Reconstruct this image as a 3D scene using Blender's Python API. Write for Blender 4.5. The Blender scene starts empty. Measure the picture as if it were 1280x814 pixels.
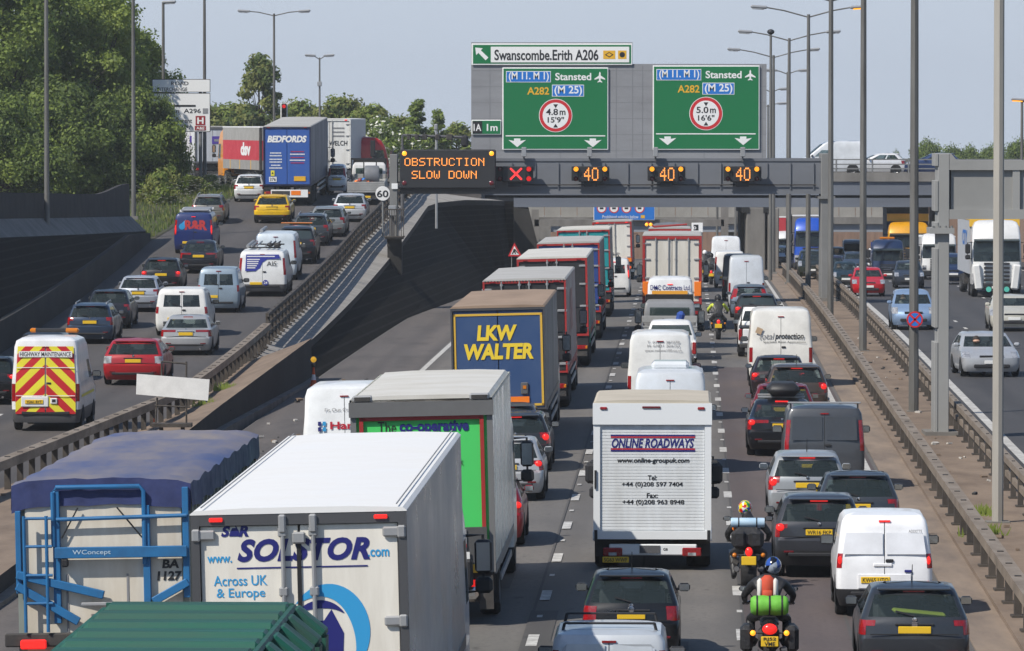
import bpy, math, random
from mathutils import Vector, Matrix, Euler
R = math.radians
random.seed(7)
SC = bpy.context.scene
COL = SC.collection
# ------------------------------------------------------------------ camera, sky, sun
F_PX, CAM_H, HOR = 7000.0, 8.9, 148.0
PITCH = math.atan((407.0 - HOR) / F_PX)
cam = bpy.data.cameras.new('camera')
cam.sensor_width = 36.0
cam.lens = F_PX / 1280.0 * 36.0
cam.clip_start = 1.0
cam.clip_end = 6000.0
cam_o = bpy.data.objects.new('camera', cam)
COL.objects.link(cam_o)
cam_o.location = (0, 0, CAM_H)
cam_o.rotation_euler = (math.pi / 2 - PITCH, 0, 0)
SC.camera = cam_o
SUN_EL, SUN_AZ = R(46), R(50)          # azimuth measured from straight behind the camera towards the left
sdir = Vector((-math.sin(SUN_AZ) * math.cos(SUN_EL), -math.cos(SUN_AZ) * math.cos(SUN_EL), math.sin(SUN_EL)))
world = bpy.data.worlds.new('World')
SC.world = world
world.use_nodes = True
wn = world.node_tree.nodes
sky = wn.new('ShaderNodeTexSky')
sky.sky_type = 'NISHITA'
sky.sun_disc = False
sky.sun_elevation = SUN_EL
sky.sun_rotation = math.atan2(sdir.x, sdir.y)
sky.air_density = 1.0
sky.dust_density = 0.4
sky.ozone_density = 3.0
wn['Background'].inputs['Strength'].default_value = 0.1
# pale haze band low over the horizon
_tc = wn.new('ShaderNodeTexCoord'); _sp = wn.new('ShaderNodeSeparateXYZ'); _mr = wn.new('ShaderNodeMapRange'); _mx = wn.new('ShaderNodeMix')
_mx.data_type = 'RGBA'; _mr.interpolation_type = 'SMOOTHSTEP'
_mr.inputs[1].default_value = 0.0; _mr.inputs[2].default_value = 0.22; _mr.inputs[3].default_value = 1.0; _mr.inputs[4].default_value = 0.0
_mx.inputs[7].default_value = (4.85, 5.5, 6.5, 1)
_l = world.node_tree.links.new
_l(_tc.outputs['Generated'], _sp.inputs[0]); _l(_sp.outputs['Z'], _mr.inputs[0]); _l(_mr.outputs[0], _mx.inputs[0]); _l(sky.outputs[0], _mx.inputs[6]); _l(_mx.outputs[2], wn['Background'].inputs[0])
sun = bpy.data.lights.new('sun', 'SUN')
sun.energy = 4.5
sun.angle = R(0.5)
sun.color = (1.0, 0.94, 0.845)
sun_o = bpy.data.objects.new('sun', sun)
COL.objects.link(sun_o)
sun_o.rotation_euler = sdir.to_track_quat('Z', 'Y').to_euler()
SC.view_settings.view_transform = 'Standard'
SC.view_settings.look = 'None'
SC.view_settings.exposure = 0.18
SC.view_settings.gamma = 1.0
SC.view_settings.use_curve_mapping = False
SC.render.engine = 'CYCLES'
SC.cycles.max_bounces = 6
SC.cycles.transparent_max_bounces = 10
SC.cycles.use_denoising = True
# ------------------------------------------------------------------ picture <-> place
_st, _ct = math.sin(PITCH), math.cos(PITCH)
def at(px, py, D):
    """the point on the vertical plane D metres ahead that the photograph shows at (px, py)"""
    a, b = (px - 640.0) / F_PX, (407.0 - py) / F_PX
    d = Vector((a, _ct + b * _st, -_st + b * _ct))
    t = D / d.y
    return Vector((d.x * t, D, CAM_H + d.z * t))
def ppm(D): return F_PX / D
def road_x(u, D): return u + 0.0317 * (D - 110.7)
def road_u(X, D): return X - 0.0317 * (D - 110.7)
def z_main(X, D):
    u = road_u(X, D)
    z = 0.0
    if u < 0.84: z -= 0.024 * (0.84 - max(u, -9.5))
    if D > 200: z -= 4e-5 * (D - 200) ** 2
    return z
def z_ramp(X, D):
    if D <= 160: return 0.0
    if D <= 310: return 1.8e-4 * (D - 160) ** 2
    t = min(D - 310, 20.0)
    return 4.05 + 0.054 * t - 0.054 * t * t / 40.0
PROF = {'main': z_main, 'ramp': z_ramp}
def ground_at(px, py, prof='main'):
    f = PROF[prof]
    D = 40.0
    while D < 700:
        p = at(px, py, D)
        if p.z <= f(p.x, D): break
        D += 0.25
    return Vector((p.x, D, f(p.x, D)))
# ------------------------------------------------------------------ materials
def lin(c):
    if isinstance(c, str):
        c = [int(c[i:i + 2], 16) / 255 for i in (0, 2, 4)]
        return tuple((x / 12.92 if x <= 0.04045 else ((x + 0.055) / 1.055) ** 2.4) for x in c)
    return tuple(c)
_M = {}
def mat(name, color, rough=0.5, metal=0.0, coat=0.0, emit=0.0, vary=0.0, vscale=1.5, spec=0.5, stretch=(1, 1, 1), second=None, bump=0.0, bscale=30.0):
    if name in _M: return _M[name]
    m = bpy.data.materials.new(name)
    m.use_nodes = True
    nt = m.node_tree
    b = nt.nodes['Principled BSDF']
    c = lin(color) + (1.0,)
    b.inputs['Base Color'].default_value = c
    b.inputs['Roughness'].default_value = rough
    b.inputs['Metallic'].default_value = metal
    b.inputs['Coat Weight'].default_value = coat
    b.inputs['Coat Roughness'].default_value = 0.05
    b.inputs['Specular IOR Level'].default_value = spec
    if emit:
        b.inputs['Emission Color'].default_value = c
        b.inputs['Emission Strength'].default_value = emit
    if vary or second:
        tc = nt.nodes.new('ShaderNodeTexCoord'); mp = nt.nodes.new('ShaderNodeMapping')
        mp.inputs['Scale'].default_value = stretch
        nz = nt.nodes.new('ShaderNodeTexNoise'); nz.inputs['Scale'].default_value = vscale; nz.inputs['Detail'].default_value = 6; nz.inputs['Roughness'].default_value = 0.62
        oi = nt.nodes.new('ShaderNodeObjectInfo'); ad = nt.nodes.new('ShaderNodeVectorMath'); ad.operation = 'ADD'
        nt.links.new(tc.outputs['Object'], mp.inputs[0])
        nt.links.new(mp.outputs[0], ad.inputs[0]); 
        ml = nt.nodes.new('ShaderNodeMath'); ml.operation = 'MULTIPLY'; ml.inputs[1].default_value = 37.0
        nt.links.new(oi.outputs['Random'], ml.inputs[0]); nt.links.new(ml.outputs[0], ad.inputs[1])
        nt.links.new(ad.outputs[0], nz.inputs['Vector'])
        rp = nt.nodes.new('ShaderNodeMapRange'); rp.inputs[1].default_value = 0.35; rp.inputs[2].default_value = 0.7
        nt.links.new(nz.outputs[0], rp.inputs[0])
        mx = nt.nodes.new('ShaderNodeMix'); mx.data_type = 'RGBA'
        mx.inputs[6].default_value = c
        s = lin(second) if second else tuple(x * (1 - vary) for x in c[:3])
        mx.inputs[7].default_value = tuple(s) + (1.0,)
        nt.links.new(rp.outputs[0], mx.inputs[0])
        nt.links.new(mx.outputs[2], b.inputs['Base Color'])
        mr = nt.nodes.new('ShaderNodeMapRange'); mr.inputs[3].default_value = rough; mr.inputs[4].default_value = min(1.0, rough + 0.25)
        nt.links.new(rp.outputs[0], mr.inputs[0]); nt.links.new(mr.outputs[0], b.inputs['Roughness'])
    if bump:
        tc = nt.nodes.new('ShaderNodeTexCoord')
        nz = nt.nodes.new('ShaderNodeTexNoise'); nz.inputs['Scale'].default_value = bscale; nz.inputs['Detail'].default_value = 4
        bp = nt.nodes.new('ShaderNodeBump'); bp.inputs['Strength'].default_value = bump; bp.inputs['Distance'].default_value = 0.02
        nt.links.new(tc.outputs['Object'], nz.inputs['Vector']); nt.links.new(nz.outputs[0], bp.inputs['Height']); nt.links.new(bp.outputs[0], b.inputs['Normal'])
    _M[name] = m
    return m
def paint(color, metal=0.0):
    k = 'paint_%s_%d' % (color if isinstance(color, str) else '_'.join('%.2f' % x for x in color), int(metal * 10))
    return mat(k, color, rough=0.32 if metal else 0.28, metal=metal, coat=0.5, vary=0.22, vscale=1.6)
def box_paint(color):
    """lorry panel with rain streaks and road grime"""
    k = 'panel_%s' % (color if isinstance(color, str) else '_'.join('%.2f' % x for x in color))
    c = lin(color)
    return mat(k, color, rough=0.42, vary=0.0, second=(c[0] * .78, c[1] * .765, c[2] * .74), vscale=1.4, stretch=(2.2, 2.2, 0.35))
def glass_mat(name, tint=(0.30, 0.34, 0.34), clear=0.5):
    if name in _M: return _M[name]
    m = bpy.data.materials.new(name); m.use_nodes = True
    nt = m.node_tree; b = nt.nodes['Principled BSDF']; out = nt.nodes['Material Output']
    b.inputs['Base Color'].default_value = (0.045, 0.062, 0.064, 1); b.inputs['Roughness'].default_value = 0.05; b.inputs['Specular IOR Level'].default_value = 0.9  # lightened base colour stands in for reflected sky and a lit interior
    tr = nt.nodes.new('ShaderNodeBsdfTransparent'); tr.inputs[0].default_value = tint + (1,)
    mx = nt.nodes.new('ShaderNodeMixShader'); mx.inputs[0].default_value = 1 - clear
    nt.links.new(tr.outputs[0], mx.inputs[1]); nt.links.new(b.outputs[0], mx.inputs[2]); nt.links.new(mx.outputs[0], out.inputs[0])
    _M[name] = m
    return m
def M(): pass
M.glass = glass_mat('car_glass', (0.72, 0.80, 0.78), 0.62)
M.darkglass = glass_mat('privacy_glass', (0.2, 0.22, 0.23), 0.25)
M.tyre = mat('tyre_rubber', (0.018, 0.018, 0.019), rough=0.85, vary=0.3, vscale=6)
M.rim = mat('alloy', (0.42, 0.42, 0.43), rough=0.35, metal=0.8)
M.steelrim = mat('steel_rim', (0.20, 0.20, 0.21), rough=0.5, metal=0.5)
M.black = mat('black_plastic', (0.016, 0.016, 0.018), rough=0.55)
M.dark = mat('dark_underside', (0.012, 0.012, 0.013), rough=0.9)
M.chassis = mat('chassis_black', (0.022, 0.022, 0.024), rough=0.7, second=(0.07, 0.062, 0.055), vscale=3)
M.grey = mat('grey_plastic', (0.09, 0.09, 0.095), rough=0.55)
M.chrome = mat('chrome', (0.75, 0.75, 0.76), rough=0.12, metal=1.0)
M.alu = mat('aluminium', (0.42, 0.425, 0.43), rough=0.4, metal=0.55, vary=0.25)
M.red_lens = mat('red_lens', (0.34, 0.007, 0.01), rough=0.12, coat=0.8, second=(.16, .004, .006), vscale=9)
M.red_lit = mat('red_lens_lit', (0.80, 0.02, 0.016), rough=0.2, emit=0.75)
M.dark_red = mat('dark_red_lens', (0.12, 0.005, 0.008), rough=0.12, coat=0.8)
M.clear_lens = mat('clear_lens', (0.46, 0.47, 0.49), rough=0.08, coat=0.9, second=(.09, .09, .10), vscale=7)
M.amber = mat('amber_lens', (0.55, 0.17, 0.01), rough=0.2)
M.amber_lit = mat('amber_lit', (1.0, 0.36, 0.02), rough=0.3, emit=1.3)
M.yplate = mat('yellow_plate', (0.74, 0.47, 0.02), rough=0.4)
M.wplate = mat('white_plate', (0.72, 0.72, 0.70), rough=0.4)
M.ink = mat('black_letters', (0.014, 0.014, 0.015), rough=0.5)
M.white = mat('white_paint_sign', (0.78, 0.78, 0.77), rough=0.45)
M.seat = mat('seat_fabric', (0.085, 0.085, 0.09), rough=0.9)
M.red = mat('red_paint_sign', (0.55, 0.02, 0.025), rough=0.45)
M.orange = mat('reflective_orange', (0.85, 0.20, 0.01), rough=0.35)
M.galv = mat('galvanised_steel', (0.20, 0.205, 0.205), rough=0.55, metal=0.15, vary=0.25, vscale=1.0, stretch=(3, 3, .4))
M.mirror = mat('mirror_glass', (0.45, 0.5, 0.53), rough=0.08, metal=0.9)
M.leather = mat('black_leather', (0.02, 0.02, 0.022), rough=0.4, vary=0.4, vscale=8, bump=.9, bscale=14)
# ------------------------------------------------------------------ meshes
class MB:
    def __init__(s): s.v = []; s.f = []; s.m = []; s.mats = []
    def mi(s, m):
        if m not in s.mats: s.mats.append(m)
        return s.mats.index(m)
    def add(s, vs, fs, m):
        o = len(s.v); s.v.extend([tuple(p) for p in vs]); k = s.mi(m)
        for f in fs: s.f.append([i + o for i in f]); s.m.append(k)
        return s
    def box(s, c, d, m, rot=None, ch=0.0):
        x, y, z = d[0] / 2, d[1] / 2, d[2] / 2
        if ch <= 0:
            vs = [Vector(p) for p in ((-x, -y, -z), (x, -y, -z), (x, y, -z), (-x, y, -z), (-x, -y, z), (x, -y, z), (x, y, z), (-x, y, z))]
            fs = [(0, 3, 2, 1), (4, 5, 6, 7), (0, 1, 5, 4), (1, 2, 6, 5), (2, 3, 7, 6), (3, 0, 4, 7)]
        else:
            ch = min(ch, x * .95, y * .95, z * .95)
            vs = []; idx = {}
            for sx in (-1, 1):
                for sy in (-1, 1):
                    for sz in (-1, 1):
                        for a in range(3):
                            p = [sx * x, sy * y, sz * z]
                            for b in range(3):
                                if b != a: p[b] -= (sx, sy, sz)[b] * ch
                            idx[(sx, sy, sz, a)] = len(vs); vs.append(Vector(p))
            fs = []
            for a in range(3):
                b, c2 = (a + 1) % 3, (a + 2) % 3
                for sa in (-1, 1):
                    q = []
                    for sb, sc in ((-1, -1), (1, -1), (1, 1), (-1, 1)):
                        k = [0, 0, 0]; k[a] = sa; k[b] = sb; k[c2] = sc
                        q.append(idx[(k[0], k[1], k[2], a)])
                    fs.append(q if sa > 0 else q[::-1])
                for sb in (-1, 1):
                    for sc in (-1, 1):
                        k0 = [0, 0, 0]; k0[b] = sb; k0[c2] = sc
                        k1 = list(k0); k0[a] = -1; k1[a] = 1
                        fs.append((idx[(*k0, b)], idx[(*k1, b)], idx[(*k1, c2)], idx[(*k0, c2)]))
            for sx in (-1, 1):
                for sy in (-1, 1):
                    for sz in (-1, 1):
                        fs.append(tuple(idx[(sx, sy, sz, a)] for a in range(3)))
            # fix winding by centroid
            out = []
            for f in fs:
                cc = sum((vs[i] for i in f), Vector()) / len(f)
                n = (vs[f[1]] - vs[f[0]]).cross(vs[f[2]] - vs[f[0]])
                out.append(f if n.dot(cc) > 0 else tuple(f[::-1]))
            fs = out
        mt = rot.to_matrix() if isinstance(rot, Euler) else rot
        c = Vector(c)
        vs = [(mt @ p if mt else p) + c for p in vs]
        return s.add(vs, fs, m)
    def b2(s, p0, p1, m, ch=0.0):
        return s.box([(a + b) / 2 for a, b in zip(p0, p1)], [abs(b - a) for a, b in zip(p0, p1)], m, None, ch)
    def tube(s, pts, rad, m, n=8, cap=True):
        pts = [Vector(p) for p in pts]
        rads = rad if isinstance(rad, (list, tuple)) else [rad] * len(pts)
        rings = []
        for i, p in enumerate(pts):
            d = (pts[min(i + 1, len(pts) - 1)] - pts[max(i - 1, 0)]).normalized()
            a = Vector((0, 0, 1)) if abs(d.z) < .9 else Vector((1, 0, 0))
            u = d.cross(a).normalized(); w = d.cross(u).normalized()
            rings.append([p + (u * math.cos(2 * math.pi * k / n) + w * math.sin(2 * math.pi * k / n)) * rads[i] for k in range(n)])
        vs = [q for r in rings for q in r]
        fs = []
        for i in range(len(pts) - 1):
            for k in range(n):
                a, b = i * n + k, i * n + (k + 1) % n
                fs.append((a, a + n, b + n, b))
        if cap:
            fs.append(tuple(range(n))); fs.append(tuple(range((len(pts) - 1) * n, len(pts) * n))[::-1])
        return s.add(vs, fs, m)
    def lathe(s, prof, c, axis, m, n=20):
        """prof: (radius, along); axis 'X','Y','Z'"""
        vs = []; c = Vector(c)
        for r, h in prof:
            for k in range(n):
                a = 2 * math.pi * k / n
                p = {'X': (h, r * math.cos(a), r * math.sin(a)), 'Y': (r * math.sin(a), h, r * math.cos(a)), 'Z': (r * math.cos(a), r * math.sin(a), h)}[axis]
                vs.append(Vector(p) + c)
        fs = [(i * n + k, i * n + (k + 1) % n, (i + 1) * n + (k + 1) % n, (i + 1) * n + k) for i in range(len(prof) - 1) for k in range(n)]
        return s.add(vs, fs, m)
    def ball(s, c, r, m, n=12, k=8):
        c = Vector(c); r = r if isinstance(r, (list, tuple)) else (r, r, r)
        vs = [c + Vector((0, 0, -r[2]))]
        for i in range(1, k):
            a = -math.pi / 2 + math.pi * i / k
            for j in range(n):
                b = 2 * math.pi * j / n
                vs.append(c + Vector((r[0] * math.cos(a) * math.cos(b), r[1] * math.cos(a) * math.sin(b), r[2] * math.sin(a))))
        vs.append(c + Vector((0, 0, r[2])))
        fs = [(0, 1 + (j + 1) % n, 1 + j) for j in range(n)]
        for i in range(k - 2):
            for j in range(n):
                a, b = 1 + i * n + j, 1 + i * n + (j + 1) % n
                fs.append((a, b, b + n, a + n))
        t = len(vs) - 1; o = 1 + (k - 2) * n
        fs += [(o + j, o + (j + 1) % n, t) for j in range(n)]
        return s.add(vs, fs, m)
    def poly(s, pts, m, thick=0.0, nrm=None):
        """flat polygon, optionally extruded along nrm"""
        pts = [Vector(p) for p in pts]; n = len(pts)
        if not thick: return s.add(pts, [tuple(range(n))], m)
        t = Vector(nrm) * thick
        vs = pts + [p + t for p in pts]
        fs = [tuple(range(n))[::-1], tuple(range(n, 2 * n))] + [(i, (i + 1) % n, n + (i + 1) % n, n + i) for i in range(n)]
        return s.add(vs, fs, m)
    def strip(s, L, Rr, m):
        n = len(L); vs = list(L) + list(Rr)
        return s.add(vs, [(i, n + i, n + i + 1, i + 1) for i in range(n - 1)], m)
    def mesh(s, name, smooth=35):
        me = bpy.data.meshes.new(name)
        me.from_pydata(s.v, [], s.f)
        for m in s.mats: me.materials.append(m)
        me.polygons.foreach_set('material_index', s.m)
        if smooth:
            me.polygons.foreach_set('use_smooth', [True] * len(s.f))
            me.update()
            me.set_sharp_from_angle(angle=R(smooth))
        me.update()
        return me
    def build(s, name, parent=None, smooth=35, label=None, loc=None, rot=None):
        return link(name, s.mesh(name, smooth), parent, label, loc, rot)
def link(name, me, parent=None, label=None, loc=None, rot=None):
    o = bpy.data.objects.new(name, me); COL.objects.link(o)
    if parent is not None: o.parent = parent
    if label: o['label'] = label
    if loc is not None: o.location = loc
    if rot is not None: o.rotation_euler = rot
    return o
def tag(o, label, cat, group=None):
    o['label'] = label; o['category'] = cat
    if group: o['group'] = group
    return o
def thing(name, label, cat, loc=(0, 0, 0), rot=(0, 0, 0), group=None):
    o = bpy.data.objects.new(name, None); COL.objects.link(o)
    o.empty_display_size = 0.3; o.location = loc; o.rotation_euler = rot
    return tag(o, label, cat, group)
def structure(o, kind='structure'): o['kind'] = kind; return o
_T = {}
def text_geo(s, bold=0.0, shear=0.0, space=1.0):
    k = (s, bold, shear, space)
    if k not in _T:
        c = bpy.data.curves.new('txt', 'FONT'); c.body = s; c.offset = bold; c.shear = shear; c.space_character = space; c.resolution_u = 4
        o = bpy.data.objects.new('txt', c); me = bpy.data.meshes.new_from_object(o)
        vs = [(v.co.x, v.co.y) for v in me.vertices]; fs = [tuple(p.vertices) for p in me.polygons]
        bpy.data.meshes.remove(me); bpy.data.objects.remove(o); bpy.data.curves.remove(c)
        x0, x1 = min(v[0] for v in vs), max(v[0] for v in vs); y0, y1 = min(v[1] for v in vs), max(v[1] for v in vs)
        _T[k] = ([(v[0] - x0, v[1] - y0) for v in vs], fs, x1 - x0, y1 - y0)
    return _T[k]
FACE = {'rear': (Vector((1, 0, 0)), Vector((0, 0, 1))), 'front': (Vector((-1, 0, 0)), Vector((0, 0, 1))),
        'right': (Vector((0, 1, 0)), Vector((0, 0, 1))), 'left': (Vector((0, -1, 0)), Vector((0, 0, 1)))}
def put_text(mb, s, c, w, h, m, face='rear', bold=0.02, shear=0.0, space=1.0, up=None):
    """text fitted in w x h metres, centred on c"""
    vs, fs, tw, th = text_geo(s, bold, shear, space)
    r, u = FACE[face] if up is None else (FACE[face][0], Vector(up).normalized())
    c = Vector(c)
    if w is None: w = h * tw / th
    if h is None: h = w * th / tw
    mb.add([c + r * ((x / tw - .5) * w) + u * ((y / th - .5) * h) for x, y in vs], fs, m)
    return mb
def lettering(root, s, c, w, h, m, face='rear', **k):
    up = k.pop('up', None); name = k.pop('name', 'lettering')
    return put_text(MB(), s, c, w, h, m, face, up=up, **k).build(name, root, smooth=0)
# ================================================================== ground, roads, walls
def smoothstep(a, b, x):
    t = max(0.0, min(1.0, (x - a) / (b - a))); return t * t * (3 - 2 * t)
def interp(pts, d):
    if d <= pts[0][0]:
        a, b = pts[0], pts[1]
    elif d >= pts[-1][0]:
        a, b = pts[-2], pts[-1]
    else:
        for a, b in zip(pts, pts[1:]):
            if a[0] <= d <= b[0]: break
    t = (d - a[0]) / (b[0] - a[0])
    return tuple(a[i] + (b[i] - a[i]) * t for i in range(1, len(a)))
def frange(a, b, s):
    n = max(1, int(round((b - a) / s))); return [a + (b - a) * i / n for i in range(n + 1)]
def asphalt(name, base, worn, streak):
    m = bpy.data.materials.new(name); m.use_nodes = True; nt = m.node_tree; b = nt.nodes['Principled BSDF']
    b.inputs['Roughness'].default_value = 0.82; b.inputs['Specular IOR Level'].default_value = 0.35
    tc = nt.nodes.new('ShaderNodeTexCoord')
    def noise(scale, stretch, detail=5):
        mp = nt.nodes.new('ShaderNodeMapping'); mp.inputs['Scale'].default_value = stretch; mp.inputs['Rotation'].default_value = (0, 0, 0.0317)
        nz = nt.nodes.new('ShaderNodeTexNoise'); nz.inputs['Scale'].default_value = scale; nz.inputs['Detail'].default_value = detail
        nt.links.new(tc.outputs['Object'], mp.inputs[0]); nt.links.new(mp.outputs[0], nz.inputs['Vector']); return nz
    def mixc(fac, a, c, lo=.35, hi=.68):
        rp = nt.nodes.new('ShaderNodeMapRange'); rp.inputs[1].default_value = lo; rp.inputs[2].default_value = hi; nt.links.new(fac, rp.inputs[0])
        mx = nt.nodes.new('ShaderNodeMix'); mx.data_type = 'RGBA'; nt.links.new(rp.outputs[0], mx.inputs[0])
        if isinstance(a, tuple): mx.inputs[6].default_value = a + (1,)
        else: nt.links.new(a, mx.inputs[6])
        mx.inputs[7].default_value = c + (1,)
        return mx.outputs[2]
    n1 = noise(0.25, (2.2, .06, 1)); n2 = noise(0.8, (1, .25, 1)); n3 = noise(9, (1, 1, 1), 3)
    c = mixc(n1.outputs[0], base, worn)
    c = mixc(n2.outputs[0], c, streak, .5, .8)
    # darker tyre tracks and oil line along each lane
    sx = nt.nodes.new('ShaderNodeSeparateXYZ'); nt.links.new(tc.outputs['Object'], sx.inputs[0])
    my = nt.nodes.new('ShaderNodeMath'); my.operation = 'MULTIPLY_ADD'; my.inputs[1].default_value = -.0317; nt.links.new(sx.outputs['Y'], my.inputs[0]); nt.links.new(sx.outputs['X'], my.inputs[2])
    sn = nt.nodes.new('ShaderNodeMath'); sn.operation = 'MULTIPLY_ADD'; sn.inputs[1].default_value = 2 * math.pi / 1.79; sn.inputs[2].default_value = 3.9; nt.links.new(my.outputs[0], sn.inputs[0])
    s2 = nt.nodes.new('ShaderNodeMath'); s2.operation = 'SINE'; nt.links.new(sn.outputs[0], s2.inputs[0])
    s3 = nt.nodes.new('ShaderNodeMath'); s3.operation = 'MULTIPLY_ADD'; s3.inputs[1].default_value = .16; nt.links.new(s2.outputs[0], s3.inputs[0]); nt.links.new(n1.outputs[0], s3.inputs[2])
    c = mixc(s3.outputs[0], c, tuple(x * .78 for x in base), .48, .78)
    n4 = noise(2.2, (1, .5, 1), 3); c = mixc(n4.outputs[0], c, tuple(x * .55 for x in base), .66, .76)
    c = mixc(n3.outputs[0], c, tuple(x * .72 for x in base), .52, .75)
    nt.links.new(c, b.inputs['Base Color'])
    bp = nt.nodes.new('ShaderNodeBump'); bp.inputs['Strength'].default_value = .25; bp.inputs['Distance'].default_value = .01
    nt.links.new(n3.outputs[0], bp.inputs['Height']); nt.links.new(bp.outputs[0], b.inputs['Normal'])
    return m
A_MAIN = asphalt('asphalt_main', (.126, .118, .110), (.162, .149, .135), (.10, .094, .089))
A_RAMP = asphalt('asphalt_ramp', (.076, .071, .07), (.10, .09, .085), (.058, .056, .056))
A_OPP = asphalt('asphalt_opposite', (.058, .057, .06), (.07, .067, .068), (.05, .049, .052))
A_SHOULDER = asphalt('asphalt_shoulder', (.10, .09, .085), (.14, .122, .11), (.06, .055, .052))
A_PATCH = asphalt('asphalt_patch', (.085, .08, .077), (.105, .097, .09), (.07, .066, .064))
A_RED = asphalt('asphalt_lane_three', (.098, .078, .074), (.125, .10, .093), (.075, .064, .062))
DIRT = mat('dirty_concrete', (.225, .168, .122), rough=.9, second=(.135, .098, .072), vscale=1.1, stretch=(1, .35, 1), bump=.4, bscale=8)
SLAB = mat('concrete_channel', (.255, .195, .145), rough=.9, second=(.14, .11, .09), vscale=.8, stretch=(1.5, .3, 1), bump=.3, bscale=6)
CONC = mat('weathered_concrete', (.21, .20, .185), rough=.85, second=(.12, .112, .102), vscale=.7, stretch=(1, 1, .4))
CONC_D = mat('dark_concrete', (.04, .037, .034), rough=.95, second=(.018, .017, .016), vscale=.5, stretch=(1, .4, 1))  # very dark concrete with darker mottling
STEEL = mat('weathered_barrier_steel', (.27, .22, .17), rough=.6, metal=.15, second=(.15, .12, .092), vscale=2.0, stretch=(1, .3, 1))
STEEL_D = mat('dark_barrier_steel', (.075, .062, .05), rough=.7, second=(.035, .03, .027), vscale=2.5)
GIRDER = mat('blue_grey_girder', (.135, .15, .18), rough=.55, vary=.25, vscale=.3, stretch=(.3, 1, 2))
EARTH = mat('brown_brick_wall', (.27, .175, .125), rough=.95, second=(.17, .11, .08), vscale=1.2, stretch=(2, 1, .3))
GRASS_G = mat('rough_ground', (.045, .055, .022), rough=1, second=(.08, .065, .04), vscale=.3)
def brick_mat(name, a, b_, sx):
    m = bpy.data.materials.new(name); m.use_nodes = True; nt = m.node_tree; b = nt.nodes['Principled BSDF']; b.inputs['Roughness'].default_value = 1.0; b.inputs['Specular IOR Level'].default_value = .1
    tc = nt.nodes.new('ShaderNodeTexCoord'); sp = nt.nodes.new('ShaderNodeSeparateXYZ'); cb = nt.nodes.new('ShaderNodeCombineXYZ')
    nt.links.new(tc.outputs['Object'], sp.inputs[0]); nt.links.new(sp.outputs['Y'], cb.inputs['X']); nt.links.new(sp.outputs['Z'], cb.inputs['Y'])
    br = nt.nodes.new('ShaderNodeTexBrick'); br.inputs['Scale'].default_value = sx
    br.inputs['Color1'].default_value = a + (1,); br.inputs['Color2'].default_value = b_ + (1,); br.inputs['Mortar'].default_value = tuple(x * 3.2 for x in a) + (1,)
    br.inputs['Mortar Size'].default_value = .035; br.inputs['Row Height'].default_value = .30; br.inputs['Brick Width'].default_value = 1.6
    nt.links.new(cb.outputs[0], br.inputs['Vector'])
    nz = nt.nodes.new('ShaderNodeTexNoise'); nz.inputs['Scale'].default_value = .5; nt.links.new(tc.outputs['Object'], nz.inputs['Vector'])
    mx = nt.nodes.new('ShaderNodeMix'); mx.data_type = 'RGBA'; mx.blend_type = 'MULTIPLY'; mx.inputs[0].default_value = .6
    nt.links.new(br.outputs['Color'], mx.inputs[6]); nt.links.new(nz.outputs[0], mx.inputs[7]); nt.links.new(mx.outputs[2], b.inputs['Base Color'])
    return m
BRICK = brick_mat('shade_blackened_blockwork', (.0085, .008, .008), (.006, .006, .006), 1.0)  # near-black base colour, shade painted into the wall faces

# --- ground sheet out to the horizon: low inside the motorway corridor, field level either side
def terrain(X, D):
    left = 1 - smoothstep(-26, -20.5, X)
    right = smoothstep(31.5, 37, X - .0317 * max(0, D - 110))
    far = smoothstep(541, 560, D)
    k = max(left, right, far)
    z = -6.5 + (10.8) * k - .3 * right
    if D > 640: z = min(z, CAM_H - 62 * D / F_PX + 1.0)
    return z
xs = [-800, -500, -250, -120, -70, -45, -35, -30] + frange(-26, -20.5, 1.1) + [-15, -5, 10, 25] + frange(33, 56, 1.6) + [70, 110, 250, 500, 800]
ds = [-60, 20, 60, 100, 150, 200, 250, 300, 350, 400, 450, 500, 530, 541, 546, 551, 556, 560, 600, 640, 660, 720, 900, 1200, 1500]
g = MB(); n = len(xs)
g.add([(x, d, terrain(x, d)) for d in ds for x in xs], [(j * n + i, j * n + i + 1, (j + 1) * n + i + 1, (j + 1) * n + i) for j in range(len(ds) - 1) for i in range(n - 1)], GRASS_G)
structure(g.build('ground'))
# --- road sheets
def u_sheet(name, u0, u1, d0, d1, m, dz=0.0, nu=2, skirt=True, kind='structure', parent=None):
    mb = MB(); dl = frange(d0, d1, 5.0); us = [u0 + (u1 - u0) * i / nu for i in range(nu + 1)]
    vs = []
    for d in dl:
        for u in us:
            x = road_x(u, d); vs.append((x, d, z_main(x, d) + dz))
    k = nu + 1
    fs = [(j * k + i, j * k + i + 1, (j + 1) * k + i + 1, (j + 1) * k + i) for j in range(len(dl) - 1) for i in range(nu)]
    mb.add(vs, fs, m)
    if skirt:
        for i in (0, nu):
            Lp = [vs[j * k + i] for j in range(len(dl))]; Lq = [(p[0], p[1], p[2] - (3.0 if skirt is True else skirt)) for p in Lp]
            mb.strip(Lp, Lq, m)
    o = mb.build(name, parent, smooth=0)
    if kind: o['kind'] = kind
    return o
def u_lines(name, items, m, dz=0.004):
    mb = MB()
    for u, w, d0, d1 in items:
        dl = frange(d0, d1, 6.0)
        Lp = []; Rp = []
        for d in dl:
            for s, lst in ((-.5, Lp), (.5, Rp)):
                x = road_x(u, d) + s * w; lst.append((x, d, z_main(x, d) + dz))
        mb.strip(Lp, Rp, m)
    return structure(mb.build(name, smooth=0))
u_sheet('main_road', -9.6, 8.3, 30, 560, A_MAIN, nu=8)
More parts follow.
